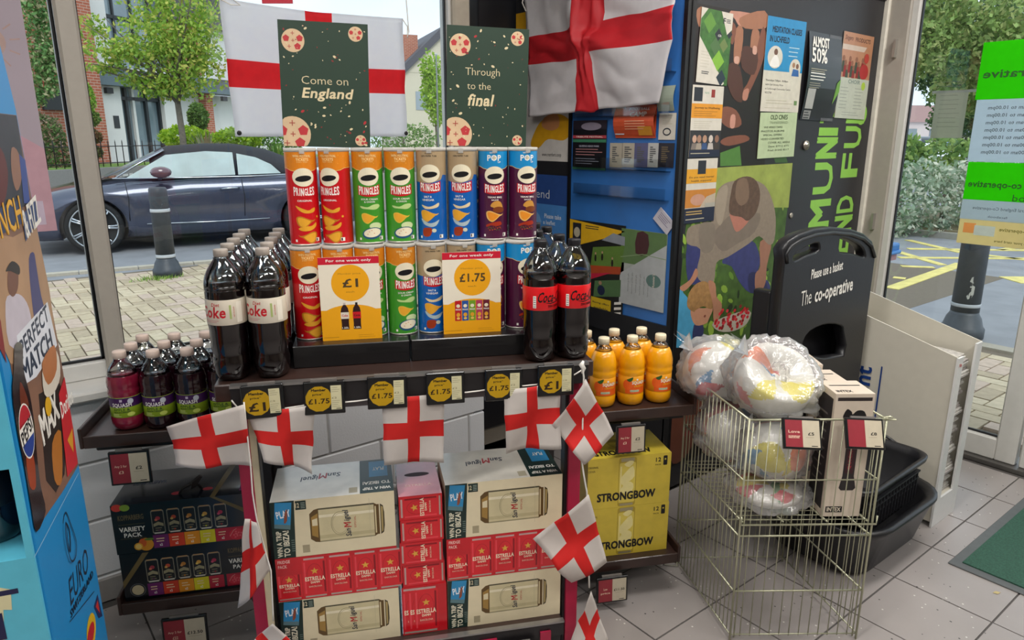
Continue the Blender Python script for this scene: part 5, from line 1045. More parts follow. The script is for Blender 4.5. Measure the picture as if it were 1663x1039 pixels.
def b5(A, w, h):
    A.poly([(0, h * .72), (0, h), (w, h * .95), (w * .75, h * .88)], P('#d8a81c', .4)); A.rect(w * .06, h * .78, w * .22, h * .97, DKI); A.ell(w * .14, h * .88, w * .06, h * .05, GREYT, 12); A.bars(w * .3, h * .95, w * .3, 2, h * .02, h * .008, DKI)
    A.poly([(w * .40, h * .52), (w * .95, h * .60), (w, h * .82), (w * .45, h * .76)], P('#5c7c34', .4)); A.poly([(w * .60, h * .84), (w * .8, h * .92), (w, h * .90), (w, h * .82)], P('#8a9098', .4)); A.poly([(w * .40, h * .50), (w * .95, h * .55), (w * .95, h * .62), (w * .40, h * .58)], P('#a84420', .4)); A.poly([(w * .4, h * .5), (w * .8, h * .55), (w * .4, h * .44)], P('#b8203c', .4))
    for x, y in ((.5, .66), (.62, .68), (.8, .64)): A.ell(w * x, h * y, w * .02, h * .035, P('#241c1c', .4), 8); A.ell(w * x, h * (y + .045), w * .014, h * .012, P('#b08a70', .4), 8)
    A.poly([(w * .48, h * .28), (w * .96, h * .34), (w * .96, h * .50), (w * .5, h * .44)], P('#4c6c44', .4)); A.ell(w * .62, h * .36, w * .07, h * .05, P('#1c2440', .4), 10); A.ell(w * .6, h * .43, w * .03, h * .02, P('#a07c60', .4), 8); A.text('OPEN DAY', w * .14, h * .64, w * .2, h * .05, P('#d8b82c', .4), .05)
    A.rect(w * .44, h * .14, w * .80, h * .28, P('#c8a81c', .4)); A.text('Racing offers', w * .62, h * .23, w * .3, h * .022, DKI, .02); A.text('available', w * .62, h * .18, w * .26, h * .025, DKI, .04); A.text('WHEELS', w * .6, h * .08, w * .36, h * .03, P('#d8b82c', .4), .05); A.rect(0, 0, w * .9, h * .04, P('#c8a81c', .4))
    for k in range(5): A.poly([(w * .86, h * (.05 + .05 * k)), (w * .98, h * (.07 + .05 * k)), (w * .98, h * (.095 + .05 * k)), (w * .86, h * (.075 + .05 * k))], WHT)
sheet('flyer', S4(((927, 355), (1010, 540))), b5, P('#1d1d1c', .35), 'black and yellow racing open-day flyer at the foot of the leaflet board', 'flyer', 'S', thick=.003)
def b6(A, w, h):
    A.rect(0, h * .55, w, h, P('#5f7c4c', .35)); A.poly([(0, h * .40), (w, h * .86), (w, 0), (0, 0)], P('#b4b8b8', .35)); A.rect(0, h * .36, w * .7, h * .40 + 0, P('#b4b8b8', .35)); A.poly([(w * .34, h * .70), (w * .60, h * .72), (w * .60, h * .96), (w * .36, h * .97)], P('#4c2a2c', .4), sm=2)
    A.ell(w * .76, h * .38, w * .16, h * .085, P('#5c7c74', .4)); A.text("Annie's", w * .76, h * .38, w * .26, h * .04, PW, .03, .2, 90)
    for k in range(6): A.text('hand made garden gifts', w * (.2 + .09 * k), h * .3, h * (.24 + .04 * (k % 2)), w * .035, P('#6c706c', .5), .0, 0, 90) if abs(.2 + .09 * k - .65) > .02 or True else None
    A.line([(0, h * .62), (w * .5, h * .70), (w, h * .68)], .003, P('#8ca078', .4))
sheet('flyer', S4(((1011, 370), (1078, 508))), b6, P('#a8b0a8', .35), 'green and white sideways garden flyer beside the racing flyer', 'flyer', 'S', thick=.003)
# ================================================================== RIGHT SIDE: wire bin, balls, boxes, baskets, newspaper rack, mat, door stickers
WIRE = P('#b4b49a', .35, metal=.65, nz=.05)
BO = Vector((1.671, 1.053, 0)); BR_ = math.atan2(-.604, .797)
_ex = Vector((.797, -.604, 0)); _ey = Vector((.604, .797, 0))
def BL(x, y, z): return BO + _ex * x + _ey * y + Vector((0, 0, z))
sk = -.17                                            # the bin is folded slightly out of square
def W3(x, y, z): return (x + sk * y, y, z)
bw, bd_, bh = .39, .41, .725
wb = empty('wire_dump_bin', BO, BR_, 'folding wire dump bin filled with bagged balls and boxes', 'wire bin')
def panel(a, b, n, zs, name):
    m = MB(); A_, B_ = Vector(a), Vector(b)
    for i in range(n + 1):
        p = A_.lerp(B_, i / n); m.tube([(p.x, p.y, .015), (p.x, p.y, bh)], .0016, WIRE, 5)
    for z, r in zs: m.tube([(A_.x, A_.y, z), (B_.x, B_.y, z)], r, WIRE, 6)
    o = m.build(name, wb); o['kind'] = 'stuff'; return o
zs = [(bh, .0032), (.538, .0022), (.358, .0030), (.172, .0028), (.02, .0022)]
c = [W3(0, 0, 0), W3(bw, 0, 0), W3(bw, bd_, 0), W3(0, bd_, 0)]
panel(c[0], c[1], 13, zs, 'front_grid'); panel(c[0], c[3], 17, zs, 'left_grid'); panel(c[1], c[2], 13, zs, 'right_grid'); panel(c[3], c[2], 11, zs, 'back_grid')
for k, p in enumerate(c):
    d = .012 if k in (0, 3) else -.012
    MB().tube([(p[0], p[1], 0), (p[0], p[1], bh + .004)], .0034, WIRE, 8).tube([(p[0] + d, p[1], .01), (p[0] + d, p[1], bh - .01)], .0022, WIRE, 6).build('corner_post', wb)
m = MB()
for i in range(16): y = .01 + .39 * i / 15; m.tube([W3(.008, y, .405), W3(bw - .008, y, .405)], .0016, WIRE, 5)
for x in (.01, .13, .26, .38): m.tube([W3(x, .004, .401), W3(x, bd_ - .004, .401)], .0028, WIRE, 6)
m.tube([W3(.0, -.006, .425), W3(.0, -.006, .398), W3(bw + .008, -.006, .398), W3(bw + .008, -.006, .425)], .003, WIRE, 6)
o = m.build('wire_tray', wb); o['kind'] = 'stuff'
MB().tube([W3(bw - .004, 0, bh), W3(bw + .016, -.012, bh + .004), W3(bw + .018, .01, bh + .004), W3(bw - .004, .012, bh)], .0032, WIRE, 6).build('hook', wb)
MB().tube([(c[3][0] - .03, c[3][1], .10), (c[3][0] - .045, c[3][1] - .02, .005), (c[3][0] + .0, c[3][1] - .03, .005), (c[3][0], c[3][1], .09)], .0025, WIRE, 6).build('foot_loop', wb)
# balls in clear bags
BALLC = [P('#d8d4cc', .35, coat=.3), P('#2f7fb0', .35), P('#d8641c', .35), P('#2c8c3c', .35), P('#d8c81c', .35), P('#c82434', .35), P('#1c1c1e', .35)]
def printmat():
    m = bpy.data.materials.new('small_print'); m.use_nodes = True; n = m.node_tree.nodes; l = m.node_tree.links; b = n['Principled BSDF']; tc = n.new('ShaderNodeTexCoord'); t = n.new('ShaderNodeTexBrick'); t.inputs['Scale'].default_value = 1; t.inputs['Brick Width'].default_value = .011; t.inputs['Row Height'].default_value = .006; t.inputs['Mortar Size'].default_value = .0022; t.inputs['Color1'].default_value = (.05, .045, .04, 1); t.inputs['Color2'].default_value = (.16, .14, .12, 1); t.inputs['Mortar'].default_value = (.62, .58, .5, 1)
    mp_ = n.new('ShaderNodeMapping'); mp_.inputs['Rotation'].default_value = (PI / 2.6, .3, .2); l.new(tc.outputs['Object'], mp_.inputs[0]); l.new(mp_.outputs[0], t.inputs[0]); l.new(t.outputs[0], b.inputs['Base Color']); b.inputs['Roughness'].default_value = .4; return m
BALLC.append(printmat())
BAG = GL('crinkled_bag', (.97, .98, .98), .10, .12, .24, (.92, .93, .94), bump=.9, bs=14.)
def icos(sub, rad, fn):
    bm = bmesh.new(); bmesh.ops.create_icosphere(bm, subdivisions=sub, radius=1)
    vs = []
    for v_ in bm.verts: vs.append(fn(v_.co.normalized()) * rad)
    fs = [tuple(v_.index for v_ in f.verts) for f in bm.faces]; bm.free(); return vs, fs
def bagged(x, y, z, r, seed, dent, tilt, lab, bagk=1.12, zs=1.):
    t = empty('bagged_ball', BL(x + sk * y, y, z - r * .9 * zs), BR_, lab, 'ball', 'bagged balls in the wire bin')
    rnd = random.Random(seed); dd = Vector(tilt).normalized()
    def fb(n):
        k = 1 + .02 * mnoise.noise(n * 2 + Vector((seed, 0, 0)))
        if dent: q = min(1, max(0, (n.dot(dd) - .42) / .34)); k -= dent * q * q * (3 - 2 * q)
        q = n * k; q.z *= zs; return q
    vs, fs = icos(5, r, fb); c_ = Vector((0, 0, r * .9 * zs)); m = MB(); b = 0
    seeds = [(Vector((rnd.gauss(0, 1), rnd.gauss(0, 1), rnd.gauss(0, 1))).normalized(), rnd.randrange(1, 6), rnd.uniform(.45, .75), Vector((rnd.gauss(0, 1), rnd.gauss(0, 1), rnd.gauss(0, 1))).normalized()) for _ in range(15)]
    gr = {}
    for f in fs:
        p = (Vector(vs[f[0]]) + Vector(vs[f[1]]) + Vector(vs[f[2]])).normalized(); mt = 0
        for (s, cidx, rad_, ax) in seeds:
            d = p - s; L = d.length
            if L < rad_ * 1.2:
                e = abs(d.dot(ax)) * 1.8 + abs(d.dot(ax.cross(s))) * .9
                if e < rad_ * .62: mt = cidx if s.x < .75 else 7
        gr.setdefault(mt, []).append(f)
    for mt, g_ in gr.items(): m.add([tuple(v_ + c_) for v_ in vs], g_, BALLC[mt], True)
    # keep one copy of the vertices only
    n0 = len(vs); m.f = [[i % n0 for i in f] for f in m.f]; m.v = m.v[:n0]
    m.build('ball', t)
    def fg(n):
        q = n * 2.2 + Vector((seed * 3, 1, 2)); k = bagk + .26 * abs(mnoise.noise(q)) + .13 * abs(mnoise.noise(q * 2.7)) + .04 * mnoise.noise(q * 7)
        if dent: w = min(1, max(0, (n.dot(dd) - .46) / .34)); k -= dent * .92 * w * w * (3 - 2 * w)
        if n.z < -.5: k = min(k, 1.06)
        q = n * k; q.z *= zs; return q
    vs, fs = icos(5, r, fg); B = MB(); B.add([tuple(v_ + c_) for v_ in vs], fs, BAG, True)
    B.build('clear_bag', t)
    tie = MB(); top = c_ + dd * r * (1.05 if not dent else .4) + Vector((-.3, 0, .7)).normalized() * r * .3
    base_ = c_ + Vector((-.7, -.2, .65)).normalized() * r * 1.1
    fan = []
    for k in range(9): a = k / 8 * 1.6 - .8; fan.append(tuple(base_ + Vector((-.035 + .03 * math.sin(3 * k), .05 * a - .01, .045 + .03 * math.cos(2.2 * k)))))
    tie.add([tuple(base_)] + fan, [(0, k + 1, k + 2) for k in range(8)], BAG, True); tie.build('bag_neck', t)
    return t
bagged(.140, .115, .448, .098, 33, 0, (0, 0, 1), 'flattened bagged ball squashed on the wire tray under the others', 1.2, .42)
bagged(.145, .110, .580, .090, 3, 0, (0, 0, 1), 'white ball with colour patches in a clear bag, low at the front of the bin')
bagged(.115, .300, .560, .100, 11, 0, (0, 0, 1), 'bagged white ball with colour patches at the back left of the wire bin')
bagged(.152, .165, .785, .116, 21, .80, (.12, -.62, .80), 'dented bowl-shaped white ball in a clear bag, top centre of the bin')
bagged(.058, .345, .752, .100, 8, 0, (0, 0, 1), 'white ball with a blue patch in a crinkled bag, top left of bin')
# pump boxes
PBX = P('#cdbfae', .45, nz=.03); PBK = P('#1c1a1c', .4)
def pump(w, d, h):
    A = Art(); A.rect(w * .06, h * .945, w * .94, h * .972, P('#2e2626', .4)); A.poly([(w * .25, h * .80), (w * .32, h * .88), (w * .45, h * .86), (w * .48, h * .84), (w * .6, h * .87), (w * .78, h * .86), (w * .86, h * .78), (w * .6, h * .76)], PBK, sm=3)
    A.poly([(w * .36, h * .24), (w * .42, h * .34), (w * .42, h * .70), (w * .72, h * .70), (w * .72, h * .34), (w * .80, h * .24), (w * .74, h * .22), (w * .42, h * .22)], P('#2a2426', .4)); A.rect(w * .46, h * .36, w * .68, h * .68, P('#3c1c22', .4)); A.text('QUICK-FILL', w * .57, h * .52, h * .26, w * .10, P('#a83440', .4), .04, 0, 90)
    A.rect(w * .08, h * .035, w * .52, h * .085, PBK); A.text('INTEX', w * .30, h * .06, w * .36, h * .032, P('#d8ccb8', .4), .05)
    T = Art(); T.text('INTEX', w * .3, d * .2, w * .4, d * .14, PBK, .04); T.rect(w * .1, d * .6, w * .9, d * .66, PBK)
    S = Art(); S.rect(d * .1, h * .05, d * .9, h * .95, P('#2a2426', .5)); S.bars(d * .2, h * .8, d * .6, 9, h * .07, h * .015, P('#6c6460', .5))
    return {'front': A, 'top': T, 'left': S}
for k, (y, h, lab) in enumerate(((.078, .385, 'front pump box standing in the right corner of the wire bin'), (.200, .378, 'middle pump box in the wire bin'), (.322, .392, 'rear pump box in the wire bin'))):
    carton('pump_box', (.112, .112, h), pump(.112, .112, h), 'pale ' + lab, 'box', 'pump boxes', BL(.318 + sk * y, y, .408), BR_ + R((0, 2, -2)[k]), PBX)
for (x, y, z, price, words, lab) in ((.138, -.020, .742, '£5', ('Love', 'summer'), 'black ticket with a red half on the bin rim in front of the balls'), (.312, -.022, .742, '£8', ('', ''), 'black ticket with a red half on the bin rim in front of the pump box')):
    o = ticket('red', price, .108, .086, tuple(w_ for w_ in words if w_)); o.location = BL(x, y, z - .004); o.rotation_euler = (R(-28), R(3), BR_); tag(o, lab, 'price ticket', 'red and cream price tickets')

# ------------------------------------------------------------------ basket stand and baskets
PL = P('#1b1b1e', .35, nz=.05, bump=.04, bs=200); PL2 = P('#232327', .5)
HX, HY = 2.47, 1.30
bs_ = empty('basket_stand', (HX, HY, 0), 0, 'tall black plastic basket stand with white lettering on its hood', 'basket stand')
def T3(x, y): p = onY(1080 + x / 3.247, 260 + y / 3.247, HY); return (p.x - HX, p.z)
def curve_panel(loops, depth, mat, name, parent, loc=(0, 0, 0), bev=.006):
    cu = bpy.data.curves.new('outline', 'CURVE'); cu.dimensions = '2D'; cu.fill_mode = 'BOTH'; cu.extrude = depth / 2; cu.bevel_depth = bev; cu.bevel_resolution = 1
    for lp in loops:
        sp = cu.splines.new('POLY'); sp.points.add(len(lp) - 1)
        for q, (x, y) in zip(sp.points, lp): q.co = (x, y, 0, 1)
        sp.use_cyclic_u = True
    ob = bpy.data.objects.new('outline', cu); COL.objects.link(ob); me = bpy.data.meshes.new_from_object(ob, depsgraph=bpy.context.evaluated_depsgraph_get()); bpy.data.objects.remove(ob)
    me.transform(Matrix.Rotation(PI / 2, 4, 'X')); me.materials.clear(); me.materials.append(mat); me.name = name
    o = bpy.data.objects.new(name, me); COL.objects.link(o); o.parent = parent; o.location = loc; return o
outer = [T3(*p) for p in ((612, 480), (625, 450), (680, 400), (760, 370), (850, 358), (950, 368), (1020, 392), (1060, 430), (1078, 480))]
outer = smoothpoly(outer + [(.300, .55), (.285, .16), (-.285, .16), (-.300, .60)], 3)
outer = [T3(*p) for p in ((605, 520), (600, 470), (625, 430), (680, 395), (760, 368), (850, 358), (950, 368), (1020, 392), (1062, 430), (1080, 490))] + [(.318, .60), (.300, .16), (-.290, .16), (-.312, .60)]
hl = smoothpoly([T3(*p) for p in ((645, 500), (700, 455), (770, 425), (790, 440), (785, 480), (720, 505), (655, 535))], 3)
hr = smoothpoly([T3(*p) for p in ((895, 402), (960, 415), (1020, 455), (1030, 515), (960, 495), (890, 485))], 3)
arch = smoothpoly([T3(*p) for p in ((700, 1030), (710, 920), (770, 870), (840, 850), (905, 860), (918, 900), (918, 1030))][:7], 2)
curve_panel([outer, hl, hr, arch], .030, PL, 'hood', bs_, (0, 0, 0))
bkp = [(x * .96, z) for x, z in outer]; 
inner = [(-.27, .2), (.27, .2), (.27, .86), (-.27, .86)]
MB().box((-.300, .030, .16), (-.262, .10, .98), PL).box((.270, .030, .16), (.305, .10, .95), PL).box((-.30, .085, .16), (.30, .10, .84), PL2).build('hood_back', bs_, bevel=.01, seg=2)
rim_ = MB()
rim_.tube([(x * .975, -.024, (z - .6) * .975 + .6) for x, z in outer[:10]] , .007, PL, 8); rim_.build('rim_bead', bs_)
m = MB(); A = Art(); A.text('Please use a basket', *T3(826, 572), .215, .036, WHT, .02, 0, 3); A.text('The', *T3(714, 718), .068, .054, WHT, -.005, 0, 2); A.text('co-operative', *T3(862, 688), .268, .068, WHT, .05, 0, 2)
A.rect(-.0, .0, .001, .001, WHT)
A.sh = A.sh[:3]; A.put(m, lambda x, y, d: Vector((x, -.0225 - d, y))); m.build('lettering', bs_)['kind'] = 'stuff'
def rrect_pts(w, d, r, n=6):
    pts = []
    for cx, cy, a in ((w / 2 - r, -d / 2 + r, -90), (w / 2 - r, d / 2 - r, 0), (-w / 2 + r, d / 2 - r, 90), (-w / 2 + r, -d / 2 + r, 180)):
        for k in range(n + 1): t = R(a + 90 * k / n); pts.append((cx + r * math.cos(t), cy + r * math.sin(t)))
    return pts
def tub(m, levels, mat):
    """levels: (w, d, r, z, dy) loops joined into a skin"""
    L = [[(x, y + l[4], l[3]) for x, y in rrect_pts(l[0], l[1], l[2])] for l in levels]; n = len(L[0]); vs = [p for l in L for p in l]; fs = []
    for k in range(len(L) - 1):
        for i in range(n): j = (i + 1) % n; fs.append((k * n + i, k * n + j, (k + 1) * n + j, (k + 1) * n + i))
    fs.append(tuple(reversed(range(n)))); fs.append(tuple(range((len(L) - 1) * n, len(L) * n))); m.add(vs, fs, mat, True); return m
m = tub(MB(), [(.46, .30, .08, .0, -.17), (.52, .36, .10, .02, -.17), (.60, .44, .14, .17, -.17), (.625, .47, .15, .19, -.17), (.625, .47, .15, .205, -.17), (.59, .435, .14, .207, -.17), (.55, .39, .12, .19, -.17), (.50, .33, .10, .05, -.17), (.45, .28, .08, .045, -.17)], PL)
m.build('base_tray', bs_, (.034, 0, 0))
def basket(z, lab, dy=0., first=True):
    b = empty('shopping_basket', (HX + .005, HY - .185 + dy, z), R(1.5), lab, 'basket', None)
    tub(MB(), [(.40, .235, .05, 0, 0), (.42, .255, .05, .006, 0), (.475, .305, .06, .195, 0), (.52, .345, .07, .200, 0), (.525, .35, .07, .215, 0), (.505, .33, .065, .218, 0), (.485, .31, .06, .212, 0), (.462, .295, .055, .19, 0), (.405, .24, .045, .014, 0), (.38, .22, .04, .012, 0)], PL).build('basket_body', b)
    m = MB()
    for i in range(16):
        x = -.19 + .0253 * i; m.box((x - .002, -.1565, .05), (x + .002, -.1300, .16), PL2)
    for z_ in (.05, .077, .104, .131, .158): m.box((-.205, -.158 + (.16 - z_) * .10, z_ - .003), (.205, -.13, z_ + .003), PL2)
    o = m.build('lattice', b); o['kind'] = 'stuff'
    MB().tube([(-.262, -.05, .205), (-.268, 0, .222), (-.262, .12, .226), (0, .165, .226), (.262, .12, .226), (.268, 0, .222), (.262, -.05, .205)], .006, PL, 8).build('handle', b)
    return b
basket(.135, 'black shopping basket standing in the stand tray')

# ------------------------------------------------------------------ newspaper rack
RW = P('#c9c4b6', .35, nz=.02); RWF = P('#d8d8d6', .3, nz=.02); NAVYT = P('#1c3c7c', .4)
nr = empty('newspaper_rack', (2.85, .955, 0), 0, 'white metal newspaper rack with blue vertical lettering on its side', 'newspaper rack')
def sidep(x, zf, zb, nm, cut):
    m = MB(); m.prism([(0, .02), (.66, .02), (.66, zb), (0, zf)], .006, RW, (x + .006, 0, 0), (0, 1, 0), (0, 0, 1)); return m
mm = sidep(-.006, .700, .875, 'side_panel', 0)
A = Art(); A.text('Independent', .66 - .325, .335, .50, .088, NAVYT, .05, 0, 90); A.rect(.66 - .268, .07, .66 - .262, .60, NAVYT); A.text('The', .66 - .40, .10, .09, .03, NAVYT, .03, 0, 90)
A.put(mm, flat((-.006, .66, 0), (0, -1, 0), ZU)); mm.build('side_panel', nr)
sidep(.200, .728, .905, 'side_panel', 0).build('side_panel', nr)
m = MB().box((-.006, -.004, .0), (.040, .004, .700), RWF).box((.155, -.004, 0), (.206, .004, .728), RWF).box((.040, -.004, 0), (.155, .004, .115), RWF); m.build('front_frame', nr)
MB().box((.0, .004, .10), (.2, .66, .115), RW).build('shelf', nr); MB().box((-.006, .66, 0), (.206, .668, .89), RW).build('back_panel', nr)
m = MB(); A = Art(); A.text('70p', .017, .668, .026, .016, P('#c03a34', .5), .03); A.put(m, flat((-.0, -.0042, 0), XF, ZU)); m.build('price_mark', nr)
NP = [P('#b4b0aa', .7, nz=.25, ns=60), P('#c4c2bc', .7, nz=.2, ns=60), P('#a29c98', .7, nz=.3, ns=60), P('#d0cec8', .7, nz=.15, ns=60)]
z = .1155; ord_ = ['first', 'second', 'third', 'fourth', 'fifth', 'sixth', 'seventh', 'eighth', 'ninth', 'tenth', 'eleventh', 'twelfth', 'thirteenth', 'fourteenth']
NN = 14
for k in range(NN):
    rnd = random.Random(k + 50); hh = rnd.uniform(.030, .040); m = MB(); yo = rnd.uniform(-.012, .015)
    for s in range(4):
        pr = [(0, 0), (.012, .0), (.05, .004), (.25, .006), (.29, .002)]; zz = hh * s / 4
        for a, b in zip(pr, pr[1:]):
            y_a, y_b = a[0] + rnd.uniform(-.002, .002) + .006 * s, b[0] + .006 * s
            m.add([(0, y_a, zz + a[1]), (.148, y_a, zz + a[1] + .004), (.148, y_b, zz + b[1] + .004), (0, y_b, zz + b[1]), (0, y_a, zz + a[1] + hh / 4 - .0015), (.148, y_a, zz + a[1] + hh / 4 + .0025), (.148, y_b, zz + b[1] + hh / 4 + .0025), (0, y_b, zz + b[1] + hh / 4 - .0015)], [(0, 3, 2, 1), (4, 5, 6, 7), (0, 1, 5, 4), (2, 3, 7, 6), (0, 4, 7, 3), (1, 2, 6, 5)], NP[(k + s) % 4])
    o = m.build('newspaper', None, (2.873, .975 + yo, z), R(rnd.uniform(-1.5, 1.5)), label='folded newspaper in the white rack, %s from the bottom' % ord_[k], cat='newspaper', group='newspapers in the rack'); z += hh + .005
# ------------------------------------------------------------------ entrance mat, leaf
MT = P('#2f5546', .95, nz=.25, ns=160, bump=.5, bs=400); MTE = P('#55595a', .7)
m = empty('entrance_mat', (2.635, -.5, 0), 0, 'green entrance mat with a grey rubber edge', 'mat')
MB().box((0, 0, .0005), (1.0, 1.31, .006), MTE).build('rubber_edge', m, bevel=.003); MB().box((.035, .035, .006), (.965, 1.275, .011), MT).build('carpet', m)
l_ = MB(); l_.add([(0, 0, .001), (.012, .006, .004), (.028, .002, .002), (.014, -.006, .001), (0, 0, .0018), (.012, .006, .0048), (.028, .002, .0028), (.014, -.006, .0018)], [(3, 2, 1, 0), (4, 5, 6, 7), (0, 1, 5, 4), (1, 2, 6, 5), (2, 3, 7, 6), (3, 0, 4, 7)], P('#b0a070', .6))
l_.build('dry_leaf', None, ground(1612, 963), R(-40), label='small dry leaf on the floor tiles beside the green mat', cat='leaf')
# ------------------------------------------------------------------ stickers on the door glass (their backs face the shop: mirrored)
def vinyl(h, k=.9): return P(h, .5, trl=k, nz=.02)
def dsticker(name, z0, z1, y1, base, art, lab, y0=1.028):
    w, h = y1 - y0, z1 - z0; m = MB().box((0, 0, 0), (w, .0008, h), base); A = Art(base=.0002)
    if art: art(A, w, h); A.put(m, flat((0, 0, 0), XF, ZU))
    return m.build(name, None, (DX + .0085, y1, z0), -PI / 2, label=lab, cat='sticker', group='stickers on the door glass')
DT = P('#1c5a14', .5); DT2 = P('#5c6a74', .5)
dsticker('door_sticker', 1.655, 1.897, 1.346, vinyl('#70f428'), lambda A, w, h: (A.text('The', w * 1.10, h * .42, .07, .035, DT, 0, 0, 0, True), A.text('co-operative', w * .62, h * .42, .36, .045, DT, .05, 0, 0, True)), 'bright green sticker with mirrored lettering, top of the door glass')
def hrs(A, w, h):
    for k in range(7): A.text('7.00am to 10.00pm', w * .50 - .012, h * (.86 - .118 * k), .185, .020, DT2, .03, 0, 0, True)
dsticker('door_sticker', 1.385, 1.655, 1.338, vinyl('#e8f1f6', .9), hrs, 'grey opening-hours sticker with seven mirrored lines of times')
dsticker('door_sticker', 1.215, 1.383, 1.332, vinyl('#70f428'), lambda A, w, h: (A.text('The co-operative', w * .52, h * .40, .29, .038, DT, .04, 0, 0, True), A.text('food', w * .80, h * .10, .09, .030, DT, 0, 0, 0, True)), 'bright green sticker with mirrored lettering, below the opening hours')
dsticker('door_sticker', 1.125, 1.215, 1.332, vinyl('#e0e8ea', .9), lambda A, w, h: (A.text('Central England Co-operative', w * .55, h * .58, .24, .018, DT2, .01, 0, 0, True), A.text('facebook', w * .5, h * .2, .08, .010, DT2, .01, 0, 0, True)), 'thin grey sticker between the green and yellow ones')
dsticker('door_sticker', 1.012, 1.125, 1.330, vinyl('#fdf0c4', .9), lambda A, w, h: (A.rect(.02, h * .45, .07, h * .85, P('#d8904c', .5)), A.rect(.065, h * .38, .15, h * .78, P('#b8c4bc', .5)), A.text('co-operative', w * .75, h * .66, .12, .020, P('#7c7430', .5), .03, 0, 0, True), A.text('use your card here', w * .74, h * .2, .14, .014, P('#7c7430', .5), .03, 0, 0, True)), 'yellow sticker with a mirrored card picture, lowest on the door')
p = [onX(x, y, DX + .02) for x, y in ((1519, 152), (1571, 152), (1512, 224))]
m = MB().box((0, 0, 0), (p[0].y - p[1].y, .0008, p[0].z - p[2].z), vinyl('#c8c8b8', .8)); A = Art(base=.0002); A.bars(.02, .25, .10, 11, .02, .0015, P('#8a8c80', .5)); A.put(m, flat((0, 0, 0), XF, ZU))
m.box((-.02, .0, p[0].z - p[2].z), (p[0].y - p[1].y + .03, .0012, p[0].z - p[2].z + .012), P('#b4b8b0', .4)); m.build('door_notice', None, (DX + .0195, p[0].y - .005, p[2].z), -PI / 2, label='faded paper notice taped to the outside of the door glass', cat='notice')

# ================================================================== LEFT: cardboard display and window poster
SO = Vector((.02, 1.30, 0)); SA = R(72)
sd = empty('cardboard_display', SO, SA, 'blue cardboard display with a cola and crisps picture on its side', 'cardboard display')
_sd = Vector((math.cos(SA), math.sin(SA), 0)); _sn = Vector((_sd.y, -_sd.x, 0))
def S(x, y): p = onplane(x, y, SO, _sn) - SO; return (p.dot(_sd), p.z)
CY = P('#1b86c4', .35, nz=.06, ns=4); CYL = P('#58b4cc', .35, nz=.05)
m = MB(); m.prism([(0, 0), (.315, 0), (.322, .5), (.322, 1.10), (.303, 1.545), (.272, 1.66), (.20, 1.80), (.0, 1.80)], -.008, CY, (0, 0, 0), (1, 0, 0), (0, 0, 1))
A = Art(eps=.00015, base=.0004)
def ps(pts, mt, sm=0): A.poly([(max(.001, min(.321, a)), b) for a, b in (S(*p) for p in pts)], mt, sm=sm)
ps(((-40, 175), (0, 184), (26, 187), (95, 560), (127, 755), (100, 800), (57, 862), (52, 800), (16, 590), (-40, 560)), P('#7c5a48', .4, nz=.2, ns=12))
ps(((-40, 176), (0, 185), (26, 188), (48, 330), (20, 345), (-40, 360)), P('#2c2c34', .4, nz=.2, ns=20)); ps(((18, 240), (30, 250), (34, 290), (26, 310), (18, 280)), P('#8c6450', .4), 3); ps(((-20, 250), (0, 240), (12, 280), (5, 330), (-20, 330)), P('#5c2420', .4), 3); ps(((30, 250), (40, 260), (48, 330), (38, 330)), P('#34488c', .4))
ps(((-40, 375), (20, 385), (58, 365), (80, 470), (92, 560), (60, 600), (16, 590), (-40, 560)), P('#a88464', .4, nz=.12, ns=10)); ps(((8, 490), (20, 478), (34, 480), (46, 500), (52, 540), (40, 562), (14, 560)), P('#c0b8c4', .4), 3); ps(((12, 440), (20, 430), (28, 440), (28, 468), (20, 482), (12, 470)), P('#70483a', .4), 3); ps(((8, 440), (18, 424), (30, 432), (30, 446), (16, 440)), P('#241c1c', .4), 3); ps(((46, 420), (54, 410), (58, 430), (66, 480), (78, 530), (60, 540), (50, 480)), P('#3c3c70', .4), 3); ps(((-30, 500), (0, 520), (10, 590), (-30, 590)), P('#7c1c24', .4))
def ts(t, pts, mt, bold=.03, sh=0):
    """text laid between two traced points (left-middle, right-middle), given pixel height"""
    (a, b), (c_, d), hh = S(*pts[0]), S(*pts[1]), pts[2]; L = math.hypot(c_ - a, d - b); A.text(t, (a + c_) / 2, (b + d) / 2, L, hh, mt, bold, sh, math.degrees(math.atan2(d - b, c_ - a)))
ps(((-30, 350), (34, 322), (36, 362), (-30, 398)), P('#2c3a5c', .4)); ts('LUNCH', ((-28, 374), (33, 342), .052), P('#e0a830', .4), .03)
ps(((34, 350), (56, 322), (62, 355), (40, 392)), P('#3c4c74', .4)); ts('& FIZZ', ((37, 366), (60, 338), .050), WHT, .03)
ps(((26, 545), (76, 490), (92, 560), (58, 612), (34, 628)), P('#d8dce4', .4)); ts('PERFECT', ((32, 570), (76, 506), .032), P('#26344c', .4), .04); ts('MATCH', ((36, 608), (82, 548), .036), P('#26344c', .4), .04)
ps(((62, 640), (96, 622), (104, 640), (108, 700), (104, 770), (90, 800), (74, 780)), P('#241814', .4)); ts('MAX', ((66, 700), (92, 655), .055), WHT, .05); A.ell(*S(77, 660), .020, .018, P('#d8a81c', .4), 14); ps(((84, 720), (98, 700), (100, 780), (88, 780)), P('#b06c24', .4), 3)
ps(((94, 640), (112, 600), (122, 690), (125, 752), (108, 775)), P('#c4202c', .4)); ts('Doritos', ((97, 668), (116, 640), .034), WHT, .03); ps(((108, 715), (116, 695), (118, 735)), P('#d89a2c', .4))
ps(((68, 590), (90, 570), (96, 610), (84, 640), (70, 640)), P('#d8cfc0', .4), 3); ps(((66, 590), (86, 560), (90, 600), (76, 625)), P('#b06c3c', .4), 3)
